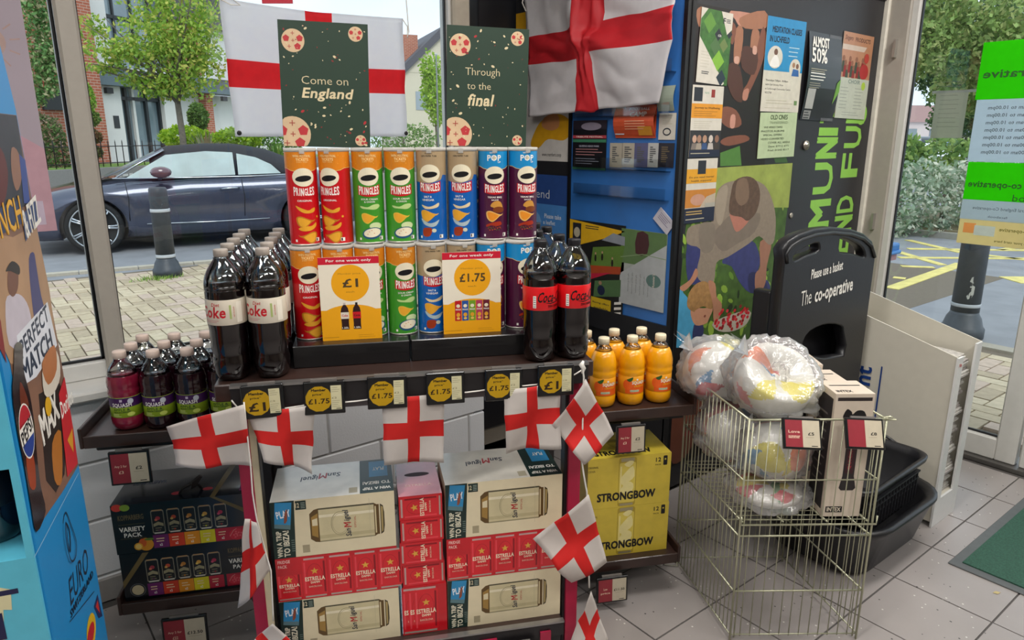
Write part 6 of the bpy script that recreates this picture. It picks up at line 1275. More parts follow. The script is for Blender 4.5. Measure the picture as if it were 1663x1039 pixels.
ps(((22, 560), (34, 560), (36, 600), (46, 640), (54, 690), (58, 740), (64, 790), (72, 830), (57, 864), (48, 820), (38, 760), (26, 700), (18, 640), (20, 600)), P('#241012', .25, coat=.6), 3); ps(((30, 620), (40, 640), (44, 660), (32, 662)), P('#6c2c14', .3), 3); ps(((40, 740), (52, 740), (56, 790), (46, 790)), P('#9c3c14', .3), 3)
a, b = S(41, 700); A.ell(a, b, .036, .047, WHT, 24); A.poly([(a - .033, b + .014)] + [(a + .034 * math.cos(R(t_)), b + .044 * math.sin(R(t_))) for t_ in range(20, 161, 14)][::-1][::-1] + [(a - .03, b + .018)], P('#b41c2c', .4)); A.poly([(a + .034 * math.cos(R(t_)), b + .044 * math.sin(R(t_))) for t_ in range(200, 341, 14)], P('#1c3c8c', .4)); A.text('PEPSI', a, b, .060, .026, P('#16161c', .4), .05, 0, 12)
A.line([S(55, 905), S(127, 768)], .0016, P('#9cc8dc', .4))
EB = P('#14263c', .4)
def loop(pts, w_=.0035):
    q = smoothpoly([S(*p) for p in pts], 4); A.line(q + [q[0]], w_, EB)
loop(((102, 850), (106, 832), (113, 850), (122, 880), (120, 905), (112, 910), (104, 880))); loop(((106, 850), (112, 862), (113, 895), (108, 880)), .005)
ts('EURO', ((112, 965), (142, 905), .050), EB, .0, .2); ts('SWITZERLAND', ((114, 998), (150, 930), .014), EB, .03); A.line([S(112, 1010), S(152, 960)], .002, EB)
ps(((152, 985), (158, 965), (166, 1000), (160, 1004)), P('#1c2c5c', .4)); ps(((155, 985), (158, 974), (162, 996)), P('#c02c2c', .4)); A.ell(*S(148, 1024), .040, .032, P('#d8b020', .4), 20); A.ell(*S(147, 1030), .034, .018, P('#b8202c', .4), 16)
A.put(m, flat((0, 0, 0), XF, ZU)); m.build('side_panel', sd)
# front panel with its cut-out, turned 90 degrees: runs along local +Y
FN = Vector((-_sn.x, -_sn.y, 0))
def F(x, y): p = onplane(x, y, SO, _sd) - SO; return (p.dot(-_sn), p.z)      # distance to the left of the corner
zt, zb = F(20, 758)[1], F(24, 905)[1]
m = MB()
yh = F(31, 830)[0]
for y0, y1, z0, z1 in ((0.004, yh, 0, 1.78), (yh, .34, 0, zb), (yh, .34, zt, 1.78), (.34, .40, 0, 1.78)): m.box((-.008, y0, z0), (0, y1, z1), CYL)
A = Art(eps=.00015, base=.0003); 
def f2(x, y): a, b = F(x, y); return (.40 - a, b)
x0 = f2(18, 985); A.poly([f2(-25, 945), f2(20, 952), f2(22, 985), f2(8, 985), f2(10, 1035), f2(-25, 1035)], P('#cfc8a0', .4)); A.text('T', f2(5, 968)[0] - .02, f2(5, 968)[1] - .01, .09, .05, P('#1c1c44', .4), .06); A.text('H', f2(5, 1015)[0] - .03, f2(5, 1012)[1], .07, .05, P('#1c1c44', .4), .06)
A.put(m, flat((-.008, .40, 0), (0, -1, 0), ZU)); m.build('front_panel', sd)
MB().box((0, .39, 0), (.31, .40, 1.78), CYL).box((.30, .004, 0), (.308, .39, 1.5), CYL).build('back_panels', sd)
for z in (zb, zt + .01, .35): MB().box((.0, .012, z - .01), (.30, .388, z), CYL).build('shelf', sd)
MB().box((.17, .012, zb), (.175, .388, zt), P('#10151c', .5)).build('inner_card', sd)
# cola bottles inside the cut-out
pb = empty('drink_bottle', (0, 0, 0)); bmv = MB(); bmv.lathe([(.026, 0), (.034, .005), (.040, .02), (.040, .10), (.0405, .14), (.036, .165), (.0001, .166)], COLA, 32); bmv.lathe([(.0365, .164), (.028, .185), (.016, .20), (.0135, .215), (.0001, .216)], PET, 32); bmv.build('bottle_body', pb)
L = MB(); L.lathe([(.0404, .07), (.0408, .0705), (.0408, .1295), (.0404, .13)], P('#101014', .35), 32); A = Art(eps=.0001, base=.00015)
for x0 in (0, .128): A.ell(x0, .03, .022, .022, WHT, 20); A.poly([(x0 + .020 * math.cos(R(t_)), .03 + .020 * math.sin(R(t_))) for t_ in range(20, 161, 14)], P('#b41c2c', .4)); A.poly([(x0 + .020 * math.cos(R(t_)), .03 + .020 * math.sin(R(t_))) for t_ in range(200, 341, 14)], P('#1c3c8c', .4)); A.text('PEPSI', x0, .03, .034, .011, BLKI, .05)
A.put(L, cyl(.0408, .0705, 32)); L.build('label', pb); MB().lathe([(.015, .212), (.0158, .213), (.0158, .228), (.0001, .229)], P('#8c8440', .4), 20).build('cap', pb)
for k in range(3):
    yy = yh + .062 + .088 * k; l = SO + _sd * .085 - _sn * yy + Vector((0, 0, zb)); rz = SA - PI / 2 - R(10)
    o = pb if k == 0 else dup(pb); o.location = l; o.rotation_euler = (0, 0, rz); tag(o, 'small dark cola bottle inside the blue display cut-out, %s' % ('nearest its corner', 'second from its corner', 'third from its corner')[k], 'bottle', 'cola bottles in the blue display')
# faded poster on the left pane, seen from behind
WPm = P('#b3a5ae', .7, trl=.25, nz=.04, ns=4); A = Art(base=.0003)
m = MB().box((0, 0, 0), (.80, .0008, .95), WPm)
A.poly([(.66, 0), (.80, 0), (.80, .24), (.66, .34)], P('#c49aa4', .7, trl=.2)); A.ell(.70, .53, .05, .045, P('#b89c94', .7, trl=.2), 20)
for k in range(12): a = R(30 * k + 8); A.line([(.70 + .06 * math.cos(a), .53 + .055 * math.sin(a)), (.70 + .085 * math.cos(a), .53 + .08 * math.sin(a))], .004, P('#b89c94', .7, trl=.2))
A.rect(.745, .02, .775, .09, P('#c9b8c8', .7, trl=.2)); A.put(m, flat((0, 0, 0), XF, ZU))
m.build('window_poster', None, (-.565, 2.535, 1.222), label='faded lilac and pink poster on the far left window pane, seen from behind', cat='poster')
# ================================================================== OUTSIDE: street, car, bollards, buildings, planting
def FD(x, y, dep): return far(x, y, dep)
# bollards
def bollard(loc, rz, lab, white=True):
    b = empty('bollard', loc, rz, lab, 'bollard'); dk = P('#3c4148', .45, nz=.12, ns=25)
    MB().lathe([(.150, 0), (.150, .07), (.135, .09), (.118, .15), (.100, .18), (.096, .20)], dk, 32).build('base', b)
    MB().lathe([(.097, .20), (.093, .90), (.090, .945), (.080, .96), (.001, .962)], dk, 32).build('post', b)
    if white:
        for z0 in (.205, .70): MB().lathe([(.099, z0), (.101, z0 + .004), (.099, z0 + .032), (.097, z0 + .035)], P('#b8bcc0', .4), 32).build('white_band', b)
    else: MB().lathe([(.099, .24), (.101, .244), (.100, .262), (.097, .266)], P('#a8acb0', .4), 32).build('white_band', b)
    return b
bollard(ground(273, 447), 0, 'dark round bollard on the paving in front of the parked car')
bol = bollard(ground(1560, 545), 0, 'black bollard with scraped paint outside the glass door', False)
rnd = random.Random(4); m = MB()
for k in range(7):
    a = R(215 + rnd.uniform(-22, 22)); z = .42 + rnd.uniform(-.10, .10); q = [(.0955 + .0012, a + rnd.uniform(-.1, .1) * 1.6, z + rnd.uniform(-.05, .05)) for _ in range(4)]
    m.add([(r_ * math.cos(t), r_ * math.sin(t), zz) for r_, t, zz in q], [(0, 1, 2), (0, 2, 3)], P('#b4b4ac', .7))
o = m.build('scraped_paint', bol); o['kind'] = 'stuff'
def tufts(name, pts, n, s, cols, lab, h=.05):
    m = MB(); rr = random.Random(n)
    for k in range(n):
        p = pts + Vector((rr.gauss(0, s), rr.gauss(0, s * .6), 0)); a = rr.uniform(0, 6.3); w = .006; hh = h * rr.uniform(.4, 1)
        m.add([(p.x - w * math.cos(a), p.y - w * math.sin(a), -.002), (p.x + w * math.cos(a), p.y + w * math.sin(a), -.002), (p.x + rr.uniform(-.03, .03), p.y + rr.uniform(-.03, .03), hh)], [(0, 1, 2)], P(rr.choice(cols), .7))
    return m.build(name, None, label=lab, cat='grass', kind='stuff')
tufts('grass_tuft', ground(262, 452), 220, .10, ['#7c9a3c', '#5c8430', '#8fa850'], 'weeds growing round the foot of the street bollard')
# ---------------------------------------------------------------- the parked car
CA = R(-11.5); cx = Vector((math.cos(CA), math.sin(CA), 0)); cy = Vector((-math.sin(CA), math.cos(CA), 0))
CO = Vector((1.40, 10.66, -.02))
car = empty('car', CO, CA, 'dark blue convertible car with a black soft top parked along the street', 'car')
PAINTC = P('#464b5e', .2, metal=.45, coat=1., nz=.03); TOPM = P('#26272d', .8, nz=.08, ns=60); CHR = P('#c4c8cc', .15, metal=1.); TYR = P('#17181a', .8); CGL = P('#7d9496', .12, coat=.0, nz=.22, ns=2.2, spec=.35); DKC = P('#0c0d10', .6)
W2 = .96
def loft(sts, mat, n=None, smooth=True):
    m = MB(); L = len(sts[0]); vs = [p for s in sts for p in s]; fs = []
    for k in range(len(sts) - 1):
        for i in range(L): j = (i + 1) % L; fs.append((k * L + i, k * L + j, (k + 1) * L + j, (k + 1) * L + i))
    fs.append(tuple(reversed(range(L)))); fs.append(tuple(range((len(sts) - 1) * L, len(sts) * L))); return m.add(vs, fs, mat, smooth)
def sec(x, zb, zs, zt, wb, wm, ws, wt):
    h = [(-wb, zb), (-wm, zb + .12), (-wm - .01, .5 * (zb + zs) + .05), (-wm, zs - .12), (-ws, zs), (-wt, zt)]
    pts = h + [(-a, b) for a, b in reversed(h)]
    return [(x, W2 + a, b) for a, b in pts]
st_ = [sec(-.92, .30, .60, .62, .60, .72, .66, .40), sec(-.84, .22, .66, .70, .78, .84, .80, .5), sec(-.6, .20, .72, .79, .86, .91, .87, .6), sec(-.3, .20, .78, .86, .88, .945, .90, .65), sec(.1, .20, .82, .92, .88, .955, .91, .7), sec(.5, .20, .86, .97, .88, .945, .91, .72), sec(1.2, .20, .90, .98, .88, .935, .91, .74), sec(2.0, .20, .91, .98, .88, .935, .91, .74), sec(2.5, .20, .93, 1.0, .88, .955, .92, .74), sec(2.9, .20, .93, 1.02, .88, .965, .91, .72), sec(3.3, .22, .90, 1.0, .86, .94, .88, .68), sec(3.65, .28, .86, .95, .8, .88, .82, .6), sec(3.8, .38, .80, .88, .7, .8, .74, .5)]
body = loft(st_, PAINTC).build('car_body', car)
cut = []
for x in (0, 2.75):
    c_ = MB().lathe([(.385, -.03), (.385, .34)], DKC, 32, axis=Matrix.Rotation(PI / 2, 3, 'X'), c=(x, .30, .34), smooth=False)
    c_ = MB(); 
    vs = []; n_ = 32
    for yy in (-.12, .33): vs += [(x + .395 * math.cos(2 * PI * i / n_), yy, .345 + .395 * math.sin(2 * PI * i / n_)) for i in range(n_)]
    c_.add(vs, [(i, (i + 1) % n_, n_ + (i + 1) % n_, n_ + i) for i in range(n_)] + [tuple(reversed(range(n_))), tuple(range(n_, 2 * n_))], DKC)
    co = bpy.data.objects.new('cutter', c_.mesh('cutter')); COL.objects.link(co); co.location = CO; co.rotation_euler = (0, 0, CA); cut.append(co)
for ob_ in [body] + cut:
    bm = bmesh.new(); bm.from_mesh(ob_.data); bmesh.ops.recalc_face_normals(bm, faces=bm.faces); bm.to_mesh(ob_.data); bm.free()
bpy.context.view_layer.update()
for co in cut: bo = body.modifiers.new('arch', 'BOOLEAN'); bo.object = co; bo.operation = 'DIFFERENCE'; bo.solver = 'EXACT'
dg = bpy.context.evaluated_depsgraph_get(); me = bpy.data.meshes.new_from_object(body.evaluated_get(dg)); body.modifiers.clear(); body.data = me
for co in cut: bpy.data.objects.remove(co)
def csec(x, zt, wt, wb=.80, zb=.93): return [(x, W2 - wb, zb), (x, W2 - (wb + wt) / 2 - .05, .5 * (zb + zt) + .03), (x, W2 - wt, zt - .05), (x, W2 - wt + .12, zt), (x, W2 + wt - .12, zt), (x, W2 + wt, zt - .05), (x, W2 + (wb + wt) / 2 + .05, .5 * (zb + zt) + .03), (x, W2 + wb, zb)]
loft([csec(.74, 1.24, .62), csec(.86, 1.325, .61), csec(1.0, 1.37, .60), csec(1.5, 1.405, .58), csec(1.9, 1.40, .58), csec(2.28, 1.33, .60), csec(2.6, 1.20, .64), csec(2.9, 1.04, .70)], TOPM).build('soft_top', car)
m = MB(); m.add([(.08, W2 - .70, .935), (.08, W2 + .70, .935), (.92, W2 + .58, 1.345), (.92, W2 - .58, 1.345)], [(0, 1, 2, 3)], CGL); m.add([(.08, W2 - .70, .93), (.10, W2 - .76, .93), (.94, W2 - .64, 1.325), (.92, W2 - .58, 1.345)], [(0, 1, 2, 3)], PAINTC)
m.build('windscreen', car)
for pts, nm in ((((.42, .965), (.94, 1.265), (1.45, 1.31), (1.80, 1.29), (1.80, .985)), 'front_side_window'), (((1.84, .985), (1.85, 1.275), (2.10, 1.22), (2.30, 1.12), (2.42, .995)), 'rear_side_window')):
    m = MB(); w_ = lambda z: W2 - (.84 - (z - .95) * .42) - .045
    m.add([(x, w_(z), z) for x, z in pts], [tuple(range(len(pts)))], CGL); m.build(nm, car)
m = MB(); m.tube([(.28, W2 - .92, .975), (1.2, W2 - .925, .965), (2.0, W2 - .925, .965), (2.65, W2 - .93, .985)], .010, CHR, 6).build('belt_strip', car)
MB().tube([(.30, W2 - .80, .965), (.60, W2 - .74, 1.15), (.92, W2 - .655, 1.32)], .012, CHR, 6).build('pillar_strip', car)
MB().tube([(.62, W2 - .965, .37), (1.4, W2 - .965, .36), (2.2, W2 - .965, .37)], .010, CHR, 6).build('sill_strip', car)
for x in (.42, 1.87): MB().tube([(x, W2 - .935, .93), (x + .02, W2 - .955, .7), (x - .0, W2 - .955, .42)], .004, DKC, 4).build('door_gap', car)
MB().tube([(1.58, W2 - .955, .80), (1.65, W2 - .985, .81), (1.77, W2 - .985, .815), (1.83, W2 - .955, .81)], .012, CHR, 6).build('door_handle', car)
m = MB(); m.lathe([(.001, -.12), (.08, -.10), (.125, -.03), (.13, .03), (.09, .09), (.001, .10)], P('#5c3a44', .2, coat=1.), 16, axis=Matrix.Rotation(PI / 2, 3, 'X') , c=(.86, W2 - 1.08, 1.05)); m.v = [(x, y, 1.05 + (z - 1.05) * .58) for x, y, z in m.v]; m.build('mirror', car)
MB().tube([(.84, W2 - .90, .96), (.85, W2 - 1.02, 1.0)], .03, PAINTC, 8).build('mirror_stalk', car)
MB().lathe([(.001, 0), (.16, .004), (.18, 0)], P('#b8b8b8', .3), 6, c=(-.0, 0, 0)) if False else None
def wheel(x, lab):
    w = MB(); ax = Matrix.Rotation(PI / 2, 3, 'X')
    w.lathe([(.24, -.11), (.335, -.10), (.350, -.06), (.350, .06), (.340, .10), (.290, .115), (.283, .10)], TYR, 48, axis=ax, c=(0, 0, 0)); ty = w.build('tyre', car, (x, .125, .35))
    r_ = MB(); r_.lathe([(.284, -.02), (.290, .10), (.282, .120), (.266, .112), (.260, .02)], CHR, 48, axis=ax)
    r_.lathe([(.001, .02), (.262, .02)], P('#202226', .4), 48, axis=ax)
    for k in range(7):
        for s in (-.075, .075):
            a = 2 * PI * k / 7; ca, sa = math.cos(a + s), math.sin(a + s); c2, s2 = math.cos(a + s * .8), math.sin(a + s * .8)
            r_.tube([(.05 * ca, -.105, .05 * sa), (.16 * ca, -.118, .16 * sa), (.272 * c2, -.112, .272 * s2)], .015, CHR, 5)
    r_.lathe([(.001, .125), (.04, .12), (.06, .10), (.06, .05)], P('#3a3c42', .3, metal=.6), 20, axis=ax); r_.build('wheel_rim', ty)
wheel(0, ''); wheel(2.75, '')
MB().box((.0, .3, .14), (3.2, 1.6, .30), DKC).build('underbody', car)
# ---------------------------------------------------------------- foliage and trees
def leaves(n, blobs, size, cols, seed=0, aspect=.55, shell=.55):
    """blobs: [(centre, (rx, ry, rz), weight)]"""
    rnd = np.random.RandomState(seed); m = MB(); cm = [P(c, .65, nz=.15, ns=2, trl=.35) for c in cols]
    wts = np.array([b[2] for b in blobs], float); wts /= wts.sum()
    for bi, (c_, rad, w_) in enumerate(blobs):
        k = int(n * wts[bi]); d = rnd.normal(size=(k, 3)); d /= np.linalg.norm(d, axis=1)[:, None]; rr = shell + (1 - shell) * rnd.rand(k) ** .7
        lump = np.array([1 + .28 * mnoise.noise(Vector(q) * 2.2 + Vector((bi * 3, seed, 0))) for q in d]); p = np.array(c_) + d * rr[:, None] * np.array(rad) * lump[:, None]
        a = rnd.normal(size=(k, 3)); a /= np.linalg.norm(a, axis=1)[:, None]; b = np.cross(a, rnd.normal(size=(k, 3))); b /= np.linalg.norm(b, axis=1)[:, None]
        s = size * (.6 + .8 * rnd.rand(k))[:, None]; q0 = p - a * s; q1 = p - b * s * aspect; q2 = p + a * s; q3 = p + b * s * aspect
        ci = rnd.randint(len(cols), size=k)
        for col in range(len(cols)):
            idx = np.where(ci == col)[0]; v_ = np.stack([q0[idx], q1[idx], q2[idx], q3[idx]], 1).reshape(-1, 3)
            m.add([tuple(x) for x in v_.tolist()], [(4 * i, 4 * i + 1, 4 * i + 2, 4 * i + 3) for i in range(len(idx))], cm[col])
    return m
BARK = P('#6c6458', .85, nz=.2, ns=20)
def tree(name, foot, h0, blobs, n, size, cols, lab, seed, trunk=.06, branches=10, cat='tree', shell=.3):
    t = empty(name, foot, 0, lab, cat); f = Vector(foot)
    bl_ = [((c_ - f), r_, w_) for c_, r_, w_ in blobs]
    top = bl_[0][0]; rnd = random.Random(seed)
    MB().tube([(0, 0, -.05), (0.02, 0, h0 * .5), (.0, .02, h0), tuple(Vector((0, 0, h0)).lerp(top, .7))], [trunk, trunk * .85, trunk * .75, trunk * .3], BARK, 8).build('trunk', t)
    for k in range(branches):
        b = bl_[k % len(bl_)]; e = b[0] + Vector((rnd.uniform(-.8, .8) * b[1][0], rnd.uniform(-.8, .8) * b[1][1], rnd.uniform(-.2, .8) * b[1][2])); s = Vector((0, 0, h0 * rnd.uniform(.85, 1.1)))
        MB().tube([s, s.lerp(e, .45) + Vector((0, 0, .1)), e], [trunk * .45, trunk * .28, trunk * .08], BARK, 5).build('branch', t)
    o = leaves(n, bl_, size, cols, seed, shell=shell).build('foliage', t); return t
d = 14.0
tf = FD(296, 232, d); tf.z = .7
tree('street_tree', tf, 1.55, [(FD(272, 75, d), (1.0, .9, .80), 4.5), (FD(195, 85, d - .4), (.65, .6, .22), 1.0), (FD(150, 45, d - .5), (.32, .4, .30), .3), (FD(170, 110, d - .3), (.40, .5, .12), .3), (FD(325, 90, d), (.5, .6, .85), 1.8), (FD(262, 5, d), (.80, .8, .65), 1.6), (FD(275, 142, d), (.62, .6, .28), 1.6), (FD(335, 20, d), (.4, .5, .7), .7), (FD(225, 130, d), (.4, .5, .18), .5)], 8500, .042, ['#9cba44', '#b0c654', '#7ca238', '#8ab040', '#c4c45c'], 'light green young street tree behind the parked car', 5, .07, 22, shell=.05)
d = 24
tf = FD(709, 235, d); tf.z = .3
tree('small_tree', tf, 1.6, [(FD(704, 150, d), (.45, .45, .8), 3), (FD(700, 110, d), (.4, .4, .5), 1), (FD(713, 190, d), (.3, .3, .35), .7)], 2600, .055, ['#9cc43c', '#b4d44c', '#84b030'], 'small bright green tree beside the far cream house', 6, .04, 6)
# ---------------------------------------------------------------- the white and brick building
def brickmat():
    m = bpy.data.materials.new('red_brick'); m.use_nodes = True; n = m.node_tree.nodes; l = m.node_tree.links; b = n['Principled BSDF']; tc = n.new('ShaderNodeTexCoord'); mp_ = n.new('ShaderNodeMapping'); mp_.inputs['Rotation'].default_value = (PI / 2, 0, 0)
    t = n.new('ShaderNodeTexBrick'); t.inputs['Scale'].default_value = 1; t.inputs['Brick Width'].default_value = .225; t.inputs['Row Height'].default_value = .075; t.inputs['Mortar Size'].default_value = .008; t.inputs['Color1'].default_value = (*lin('#b4664c'), 1); t.inputs['Color2'].default_value = (*lin('#a4553e'), 1); t.inputs['Mortar'].default_value = (*lin('#c0a898'), 1)
    l.new(tc.outputs['Object'], mp_.inputs[0]); l.new(mp_.outputs[0], t.inputs[0]); l.new(t.outputs[0], b.inputs['Base Color']); b.inputs['Roughness'].default_value = .85; return m
BRK = brickmat(); RENDERW = P('#dcdad6', .8, nz=.03, ns=3); GRB = P('#5c6c74', .6); GGL = P('#7c8c94', .08, coat=1., nz=.3, ns=.8); DKF = P('#2c3034', .5)
BA = YAW - R(17); B0 = far(144, 262, 21.0); B0.z = 0; bdv = Vector((math.cos(BA), math.sin(BA), 0)); bnv = Vector((-bdv.y, bdv.x, 0))
bld = empty('building', B0, BA, 'white rendered and red brick building with a glazed entrance across the street', 'building')
def FB(x, y): p = onplane(x, y, B0, bnv) - B0; return (p.dot(bdv), p.z)
def fbox(m, x0, y0, x1, y1, t0, t1, mat):
    """box on the facade between photo columns x0..x1 and rows y0..y1 taken at x0; t = depth behind(+) or before(-) the wall line"""
    a, zt_ = FB(x0, y0); b, _ = FB(x1, y1); zb_ = FB(x0, y1)[1]; m.box((a, t0, zb_), (b, t1, zt_), mat); return m
BZ = .72
m = MB(); s0 = FB(137, 100)[0]; s1 = FB(376, 150)[0]; m.box((s0, .25, BZ), (s1 + 4, 6, 2.9), RENDERW); m.build('ground_floor_wall', bld)
a = FB(170, 10)[0]; MB().box((s0 - .1, 0, 3.42), (a, 6, 8.5), RENDERW).build('upper_wall', bld)
b = FB(272, 10)[0]; m = MB().box((a, .35, 3.42), (b, 6, 8.5), GGL); m.build('upper_glazing', bld)
for f_ in (.0, .22, .5, .78, 1.0): x = a + (b - a) * f_; MB().box((x - .03, .28, 3.42), (x + .03, .36, 8.5), DKF).build('glazing_bar', bld)
MB().box((a, .28, 4.9), (b, .36, 5.0), DKF).build('glazing_bar', bld)
c_ = FB(318, 10)[0]; e_ = FB(356, 10)[0]; MB().box((b, .05, 3.42), (c_, 6, 5.1), BRK).build('brick_bay', bld); MB().box((b - .1, -.25, 5.1), (c_ + 1.6, 6, 5.2), P('#54504c', .8)).box((b - .1, -.2, 5.2), (c_ + 1.6, 6, 6.6), P('#5c5a5c', .85, nz=.2, ns=6)).build('tiled_roof', bld); MB().box((c_, 0, 3.42), (s1 + 4, 6, 5.1), RENDERW).build('right_bay', bld)
MB().box((s0 - .1, -.35, 2.92), (s1 + 4, .4, 3.42), GRB).box((s0 - .1, -.38, 3.40), (s1 + 4, -.33, 3.44), RENDERW).build('fascia_band', bld)
for x0, x1, mt in ((166, 200, RENDERW), (268, 288, RENDERW), (336, 347, BRK)): a_, b_ = FB(x0, 200)[0], FB(x1, 200)[0]; MB().box((a_, -.05, BZ), (b_, .3, 2.92), mt).build('pier', bld)
a_, b_ = FB(200, 200)[0], FB(268, 200)[0]; MB().box((a_, .2, BZ), (b_, .26, 2.92), GGL).build('entrance_glazing', bld)
for f_ in (0, .2, .36, .66, .98): x = a_ + (b_ - a_) * f_; MB().box((x - .04, .10, BZ), (x + .05, .2, 2.9), DKF if f_ != .36 else RENDERW).build('door_frame', bld)
MB().box((a_, .1, 2.55), (b_, .2, 2.65), DKF).build('door_frame', bld); p_ = FB(187, 198); MB().box((p_[0] - .1, -.07, p_[1] - .18), (p_[0] + .1, -.05, p_[1] + .18), DKF).build('name_plate', bld)
for x_, y_ in ((172, 148), (360, 162)): p_ = FB(x_, y_); MB().box((p_[0] - .12, -.16, 2.70), (p_[0] + .12, -.05, 2.86), DKF).build('wall_lamp', bld)
s2 = FB(20, 100)[0]; MB().box((s2 - 2, -.6, BZ), (s0 - .12, 6, 8.5), BRK).build('brick_wing', bld)
p_ = FB(66, 165); MB().box((p_[0] - .5, -.68, 2.15), (p_[0] + .32, -.6, 3.4), DKF).box((p_[0] - .45, -.7, 2.7), (p_[0] + .1, -.68, 3.1), P('#c03028', .5)).build('brick_wing_window', bld)
# raised forecourt with kerb wall, lawn strip, railings
struct('forecourt', MB(Matrix.Translation(B0) @ Matrix.Rotation(BA, 4, 'Z')).box((-8, -3.2, -.1), (22, 8, BZ - .02), P('#9c9a96', .9)).box((-8, -3.25, .0), (22, -3.05, BZ + .02), P('#8a8884', .9)).box((-8, -3.0, BZ - .02), (22, -1.4, BZ + .03), P('#6c8c3c', .9, nz=.3, ns=8)))
struct('planting_bed', MB(Matrix.Translation(Vector((FD(285, 230, 13.2).x, FD(285, 230, 13.2).y, 0))) @ Matrix.Rotation(CA, 4, 'Z')).box((0, 0, -.1), (16, 7.5, BZ - .01), P('#5c5040', .95)).box((-.1, -.12, 0), (16, 0, BZ + .03), P('#9a958c', .9)))
rl = empty('railing', B0 + bdv * -6 - bnv * 2.9, BA, 'low black iron railing in front of the brick wing', 'railing')
for k in range(34): MB().tube([(k * .22, 0, BZ), (k * .22, 0, BZ + .62), (k * .22, 0, BZ + .68)], [.012, .012, .002], BLK, 5).build('rail_bar', rl)
for z in (.12, .52): MB().tube([(0, 0, BZ + z), (7.26, 0, BZ + z)], .012, BLK, 5).build('rail', rl)
def shrub(x, y, dep, rad, n, size, cols, lab, name='shrub', zf=.7, seed=1, shell=.6):
    c_ = FD(x, y, dep); f = Vector((c_.x, c_.y, zf)); t = empty(name, f, 0, lab, 'shrub')
    MB().tube([(0, 0, 0), (0, 0, max(.05, c_.z - zf))], .03, BARK, 6).build('stem', t); leaves(n, [(c_ - f, rad, 1)], size, cols, seed, shell=shell).build('foliage', t); return t
# spiral-cut conifer
sp = FD(156, 258, 18.4); tp = empty('topiary', (sp.x, sp.y, BZ), 0, 'conifer clipped into stacked balls beside the white building', 'topiary')
MB().tube([(0, 0, 0), (0, 0, 2.0)], .035, BARK, 6).build('stem', tp)
for k, (y_, r_, rz_, cc) in enumerate(((160, .17, .38, ['#8cb43c', '#a4c84c', '#6c9430']), (192, .23, .19, ['#5c7c34', '#4c6c30', '#7c9440']), (222, .22, .17, ['#7c6440', '#8c5c40', '#6c7038']), (247, .18, .14, ['#6c7040', '#7c6848', '#5c6834']))):
    leaves(900, [((0, 0, FD(156, y_, 18.4).z - BZ), (r_, r_, rz_), 1)], .035, cc, 20 + k, shell=.75).build('clipped_ball', tp)
# spiky plants and bright shrubs behind the car
def spiky(x, y, dep, n, L, cols, lab):
    c_ = FD(x, y, dep); t = MB(); rr = random.Random(int(x)); 
    for k in range(n):
        a = rr.uniform(0, 6.28); tl = rr.uniform(.15, .95); h = L * rr.uniform(.6, 1); dx, dy = math.cos(a) * tl * h, math.sin(a) * tl * h; w = .035; px_, py_ = -math.sin(a) * w, math.cos(a) * w; hz = h * math.sqrt(max(.05, 1 - tl * tl))
        t.add([(px_, py_, 0), (-px_, -py_, 0), (dx * .5 - px_, dy * .5 - py_, hz * .62), (dx * .5 + px_, dy * .5 + py_, hz * .62), (dx, dy, hz * .95)], [(0, 1, 2, 3), (3, 2, 4)], P(rr.choice(cols), .5, trl=.2))
    return tag(t.build('spiky_plant', None, (c_.x, c_.y, BZ)), lab, 'plant')
spiky(334, 222, 15.5, 90, 1.05, ['#8a9468', '#a49c74', '#6c7c4c', '#9c8a68'], 'spiky sword-leaved plant behind the soft top of the car')
spiky(618, 224, 16.5, 60, .75, ['#8a9c60', '#748a48'], 'low spiky plant behind the window flag, right end')
spiky(450, 240, 16.5, 70, .75, ['#7c9c48', '#94ac50', '#5c8438'], 'green spiky plant behind the car, by the upper row of tubes')
for i, (x, y, dep, rad, cols, lab) in enumerate(((300, 222, 16.0, (.55, .5, .24), ['#a8c830', '#c0d840', '#8cb028'], 'bright yellow-green shrub left of the spiky plant'), (385, 225, 16.0, (.6, .5, .22), ['#b4d038', '#9cc030', '#84a830'], 'bright yellow-green shrub right of the spiky plant'), (440, 232, 17.5, (.8, .6, .4), ['#5c8c38', '#74a040', '#4c7430'], 'mid-green shrub behind the tail of the car'), (655, 225, 22, (1.2, .8, .45), ['#6c9448', '#84a858', '#5c8440'], 'green shrub below the far cream house'), (322, 190, 18.6, (.25, .25, .35), ['#6c8c3c', '#58783a'], 'small dark shrub against the white wall'), (92, 250, 17.6, (.28, .28, .75), ['#4c6c34', '#5c7c3c', '#a88c74'], 'tall dark shrub against the brick wing'), (70, 215, 18.2, (.45, .3, .5), ['#8c9c6c', '#b09c88', '#5c7840'], 'pale flowering shrub against the brick wing'))):
    shrub(x, y, dep, rad, 1500, .045, cols, lab, seed=30 + i)
iv = leaves(3600, [(FD(62, 30, 18.0), (.50, .3, 1.1), 3), (FD(75, 110, 18.0), (.40, .25, .7), 2), (FD(95, 90, 18.0), (.5, .2, .6), 1), (FD(62, 150, 18.0), (.35, .2, .35), .7)], .055, ['#74a05c', '#94b870', '#5c8c4c', '#c0b890'], 77, shell=.1)
tag(iv.build('climbing_plant'), 'leafy climber spreading over the brick wing', 'climber')
